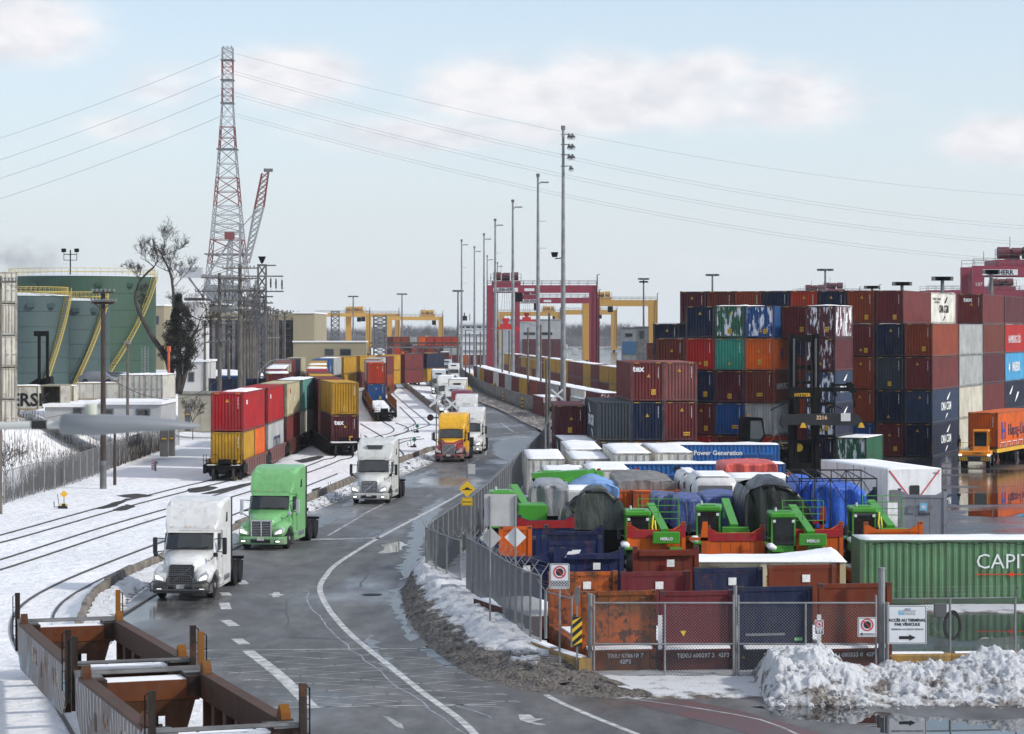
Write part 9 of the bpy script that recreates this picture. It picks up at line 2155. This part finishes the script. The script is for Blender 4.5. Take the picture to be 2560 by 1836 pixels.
def big_tree():
 rnd = random.Random(17); t = empty('bare_tree', 'large arching bare tree with ivy mass behind the service building', 'tree', (0,0,0)); m = MB(); m.fix = False; m.smooth = True
 T1 = [at(440,985,Yt), at(418,900,Yt), at(385,850,Yt), at(352,790,Yt), at(338,745,Yt), at(352,700,Yt), at(385,668,Yt)]
 T2 = [at(446,985,Yt), at(448,900,Yt), at(440,800,Yt), at(432,720,Yt), at(425,680,Yt), at(405,640,Yt)]
 T3 = [at(448,985,Yt), at(466,920,Yt), at(470,860,Yt), at(490,830,Yt), at(500,800,Yt)]
 for T, r in ((T1,0.36),(T2,0.34),(T3,0.30)): m.tube(smooth_path(T, 0.6), r, 8, r*0.25)
 m.build('trunk', M_bark, t); m = MB(); m.fix = False; m.smooth = True
 for T, starts in ((T1,(3,4,5,5,6,6,6)),(T2,(2,3,3,4,4,5,5,5)),(T3,(1,2,2,3,3,4,4,4,4))):
  for s_ in starts:
   p = Vector(T[s_]); a = Vector((rnd.uniform(-1,1), rnd.uniform(-0.6,0.6), rnd.uniform(0.1,1))).normalized(); limb(m, p, a, rnd.uniform(0.9,1.6), 0.055, 4, rnd, 0.55, 0.012)
 m.build('crown', M_bark, t)
 m = MB(); m.fix = False
 for k in range(24000):
  f = rnd.random(); c0 = at(447, 925-f*185, Yt); prof = (2.0*math.sin(math.pi*min(1, 0.10+f*0.95))**0.8*(1-0.72*f)+0.12)*(1+0.35*noise.noise(Vector((f*14,1,0)))); a = rnd.uniform(0,6.28); rr = prof*rnd.random()**0.4
  p = c0 + Vector((math.cos(a)*rr, math.sin(a)*rr, rnd.uniform(-0.2,0.2))) + Vector((0.9*noise.noise(Vector((f*9,a,0))),0,0)); d = Vector((rnd.uniform(-1,1),rnd.uniform(-1,1),rnd.uniform(-1,1)))*0.13; e = Vector((rnd.uniform(-1,1),rnd.uniform(-1,1),rnd.uniform(-1,1)))*0.13
  m.add([p, p+d, p+e], [(0,1,2)])
 m.build('ivy', M_ivy, t)
big_tree()
bare_tree((XU(868,540),540,0), 9, 5, 'round bare bushy tree before the low beige building', 4, 0.2, minr=0.05)
bare_tree((XU(1020,700),700,0), 9, 6, 'bare tree left of the far road end', 3, 0.2, minr=0.06)
bare_tree((XU(15,158),158,0.5), 4, 8, 'small bare shrub by the old fence at the left edge', 3, 0.05, minr=0.012)
bare_tree((XU(482,243),243,0.5), 5, 9, 'thin bare shrub before the cream precast wall', 3, 0.05, minr=0.014)
def woods():
 r = random.Random(31); M_w = mat('far_bare_woods', (0.105,0.098,0.105), 0.95, var=0.3, vscale=0.02, world=True); m = MB(); m.fix = False
 for k in range(4200):
  x = r.uniform(-400, 460); y = r.uniform(1480, 1760); h = 12.5+5.5*noise.noise(Vector((x*0.012,1,0)))+2.5*noise.noise(Vector((x*0.06,5,0)))+r.uniform(-2,2)
  w = 0.16; m.add([(x-w,y,0),(x+w,y,0),(x,y,h)], [(0,1,2)])
  for j in range(9):
   z = h*(0.25+0.07*j+r.uniform(0,.05)); a = r.choice((-1,1)); l = (h-z)*0.5+0.8; ex = x+a*l*r.uniform(.4,.9); ez = min(h, z+l*r.uniform(.6,1.1))
   m.add([(x,y,z-0.12),(x,y,z+0.12),(ex,y+r.uniform(-1,1),ez)], [(0,1,2)])
   m.add([(x+(ex-x)*.5,y,z+(ez-z)*.5),(x+(ex-x)*.5+.1,y,z+(ez-z)*.5),(ex+r.uniform(-1,1),y,ez+r.uniform(0,1.5))], [(0,1,2)])
 tag(m.build('far_woods', M_w), 'grey-brown leafless woods closing the horizon', 'woods', kind='stuff')
 vs = []; n = 260
 for i in range(n+1):
  x = -900+1900*i/n
  for j, (y, k) in enumerate(((1500,0),(1505,0.75),(1560,1),(1700,0.9),(1760,0))): vs.append((x, y+6*noise.noise(Vector((x*.05,j,0))), k*(7.5+3.5*noise.noise(Vector((x*0.013,2,0)))+1.6*noise.noise(Vector((x*0.09,j,0))))))
 m = MB(); m.fix = False; m.add(vs, [(i*5+j, (i+1)*5+j, (i+1)*5+j+1, i*5+j+1) for i in range(n) for j in range(4)]); tag(m.build('woods_undergrowth', M_w), 'dense undergrowth at the foot of the far woods', 'woods', kind='stuff')
woods()
t = empty('reach_stacker', 'black reach-stacker mast standing before the teal tanks', 'forklift', (XU(108,235), 235, 0))
m = MB(); zt = Z(828,235); m.box(-0.55,-0.3,0,0.4,0.5,zt); m.box(0.25,0.5,0,0.4,0.5,zt-0.3); m.box(-0.9,0.5,-0.1,0.3,zt-0.5,zt); m.build('mast', M_blackgear, t)
m = MB(); m.prism([(-1.2,3.5),(1.0,3.5),(0.6,6.5),(-0.9,6.0)], 'y', 0.3, 2); m.bar((-3.0,0.5,4.6),(-0.5,0.3,6.2),0.3); m.build('carriage', M_blackgear, t)
for k, (u, Y, col) in enumerate(((295,262,(0.15,0.16,0.18)),(335,268,(0.05,0.06,0.07)),(352,270,(0.35,0.36,0.37)))):
 t = empty('parked_vehicle', ['grey parked pickup','dark parked car','silver parked van'][k]+' on the embankment beyond the reefers', 'car', (XU(u,Y), Y, Z(958,Y)-0.2), math.radians(80))
 m = MB(); m.smooth = True; loft_sections(m, [(0,[(0.7,0.4),(0.78,0.6),(0.6,0.75)]),(1.0,[(0.88,0.35),(0.9,0.7),(0.7,0.92)]),(1.6,[(0.9,0.35),(0.88,0.9),(0.62,1.42)]),(3.2,[(0.9,0.35),(0.88,0.9),(0.62,1.45)]),(4.2,[(0.88,0.4),(0.85,0.8),(0.65,0.95)])]); m.build('body', M_gloss, t, color=col)
 for x in (-0.8,0.8):
  for y in (0.8,3.4): wheel(t, x, y, 0.33, 0.2)
for k, u in enumerate((346, 373, 380)):
 Y = 250; m = MB(); m.cyl((0,0,0.5),'z',0.28,1.0,10,0.22); o = m.build('traffic_barrel', mat('safety_orange', (0.75,0.16,0.03), 0.5)); o.location = (XU(u,Y),Y,Z(958,Y)-0.3); tag(o, ['left','middle','right'][k]+' orange traffic barrel of three beyond the reefers', 'barrel')
for k, (u, v0, v1) in enumerate(((359,865,935),(366,868,940))):
 Y = 262; m = MB();
 for x in (-0.2,0.2): m.bar((x,0,0),(x,0,(v1-v0)*Y/FPX),0.06)
 for q in range(10): m.bar((-0.2,0,0.3*q),(0.2,0,0.3*q),0.05)
 o = m.build('ladder', M_galv); o.location = (XU(u,Y),Y,Z(v1,Y)); tag(o, ['left','right'][k]+' upright ladder standing before the big green tank', 'ladder')
p = at(422, 990, 228); m = MB(); m.cyl((0,0,2.4),'z',0.12,4.8,8); m.cyl((0,0,5.0),'z',0.2,0.5,8); m.cyl((0,0,1.0),'z',0.3,0.5,8); o = m.build('orange_post', mat('orange_post_paint', (0.60,0.12,0.05), 0.6, var=0.3)); o.location = (p.x, p.y, Z(1005,228)); tag(o, 'orange-red post with white fittings beside the bare tree', 'post')
Y = 13.2; t = empty('street_lamp_head', 'out-of-focus grey LED street lamp head on a white arm close to the camera', 'street lamp', (XU(170,Y), Y, Z(1062,Y)))
k = Y/FPX; m = MB(); m.smooth = True; rings = []
for u, w_, zt_, zb_ in ((155,40,20,-14),(162,60,26,-24),(260,80,24,-24),(360,75,20,-16),(440,50,10,-12),(490,22,2,-10),(500,8,-2,-6)):
 x = (u-170)*k; w = w_*k; a = zt_*k; b = zb_*k; rings.append([(x,-w,(a+b)/2),(x,-w*0.7,a),(x,w*0.7,a),(x,w,(a+b)/2),(x,w*0.7,b),(x,-w*0.7,b)])
m.loft(rings); m.build('lamp_housing', mat('lamp_grey', (0.20,0.21,0.225), 0.5), t)
m = MB(); m.cyl((( 228-170)*k, 0, 38*k),'z',15*k,26*k,14); m.build('photocell', mat('photocell_white', (0.50,0.52,0.42), 0.5), t)
m = MB(); m.cyl(((228-170)*k, 0, 24*k),'z',10*k,6*k,12); m.build('photocell_base', M_black, t)
m = MB(); m.tube([((-330-170)*k,0,-8*k),((165-170)*k,0,0)], 0.022, 10); m.build('arm', mat('arm_white', (0.48,0.48,0.46), 0.5), t)
m = MB(); m.tube([((80-170)*k,0,-0.6*k),((118-170)*k,0,0)], 0.0255, 12); m.build('arm_clamp', M_black, t)
m = MB(); m.tube([((-330-170)*k,0,-8*k),((-330-170)*k,0,-CAM_H+0.6)], 0.07, 10); m.build('pole', M_galv, t)
m = MB(); m.box(-3600, 3600, -60, 3700, -1.2, 170); hz_ = m.build('haze', None); tag(hz_, kind='stuff')
hm = bpy.data.materials.new('haze_air'); hm.use_nodes = True; nt = hm.node_tree
for n_ in list(nt.nodes):
 if n_.type != 'OUTPUT_MATERIAL': nt.nodes.remove(n_)
pv = nt.nodes.new('ShaderNodeVolumePrincipled'); pv.inputs['Color'].default_value = (0.90, 0.95, 1.0, 1); pv.inputs['Density'].default_value = 0.00009; pv.inputs['Anisotropy'].default_value = 0.2
nt.links.new(pv.outputs[0], nt.nodes['Material Output'].inputs['Volume'])
hz_.data.materials.clear(); hz_.data.materials.append(hm)
Ys = 900; x0, x1 = XU(-260, Ys), XU(215, Ys); m = MB(); m.box(x0, x1, Ys-12, Ys+14, Z(712,Ys), Z(575,Ys)); sm = m.build('steam_plume', None); tag(sm, 'faint grey steam drifting above the tanks at far left', 'steam', kind='stuff')
sm_ = bpy.data.materials.new('steam'); sm_.use_nodes = True; nt = sm_.node_tree
for n_ in list(nt.nodes):
 if n_.type != 'OUTPUT_MATERIAL': nt.nodes.remove(n_)
N = nt.nodes.new; L = nt.links.new; pv = N('ShaderNodeVolumePrincipled'); pv.inputs['Color'].default_value = (0.62, 0.62, 0.66, 1)
tc = N('ShaderNodeTexCoord'); no = N('ShaderNodeTexNoise'); no.inputs['Scale'].default_value = 0.075; no.inputs['Detail'].default_value = 5; no.inputs['Roughness'].default_value = 0.62; L(tc.outputs['Object'], no.inputs['Vector'])
sp = N('ShaderNodeSeparateXYZ'); L(tc.outputs['Generated'], sp.inputs[0])
def mth(op, a, b=None, cl=False):
 n = N('ShaderNodeMath'); n.operation = op; n.use_clamp = cl
 for i, x in enumerate((a, b)):
  if x is None: continue
  if isinstance(x, (int, float)): n.inputs[i].default_value = x
  else: L(x, n.inputs[i])
 return n.outputs[0]
fade = mth('MULTIPLY', mth('MULTIPLY', mth('SUBTRACT', 1.0, sp.outputs[0]), 2.2, True), mth('MULTIPLY', mth('MULTIPLY', sp.outputs[2], mth('SUBTRACT', 1.0, sp.outputs[2])), 4.0, True))
d = mth('MULTIPLY', mth('MULTIPLY', mth('SUBTRACT', no.outputs['Fac'], 0.47, True), fade), 0.42)
L(d, pv.inputs['Density']); L(pv.outputs[0], nt.nodes['Material Output'].inputs['Volume']); sm.data.materials.clear(); sm.data.materials.append(sm_)
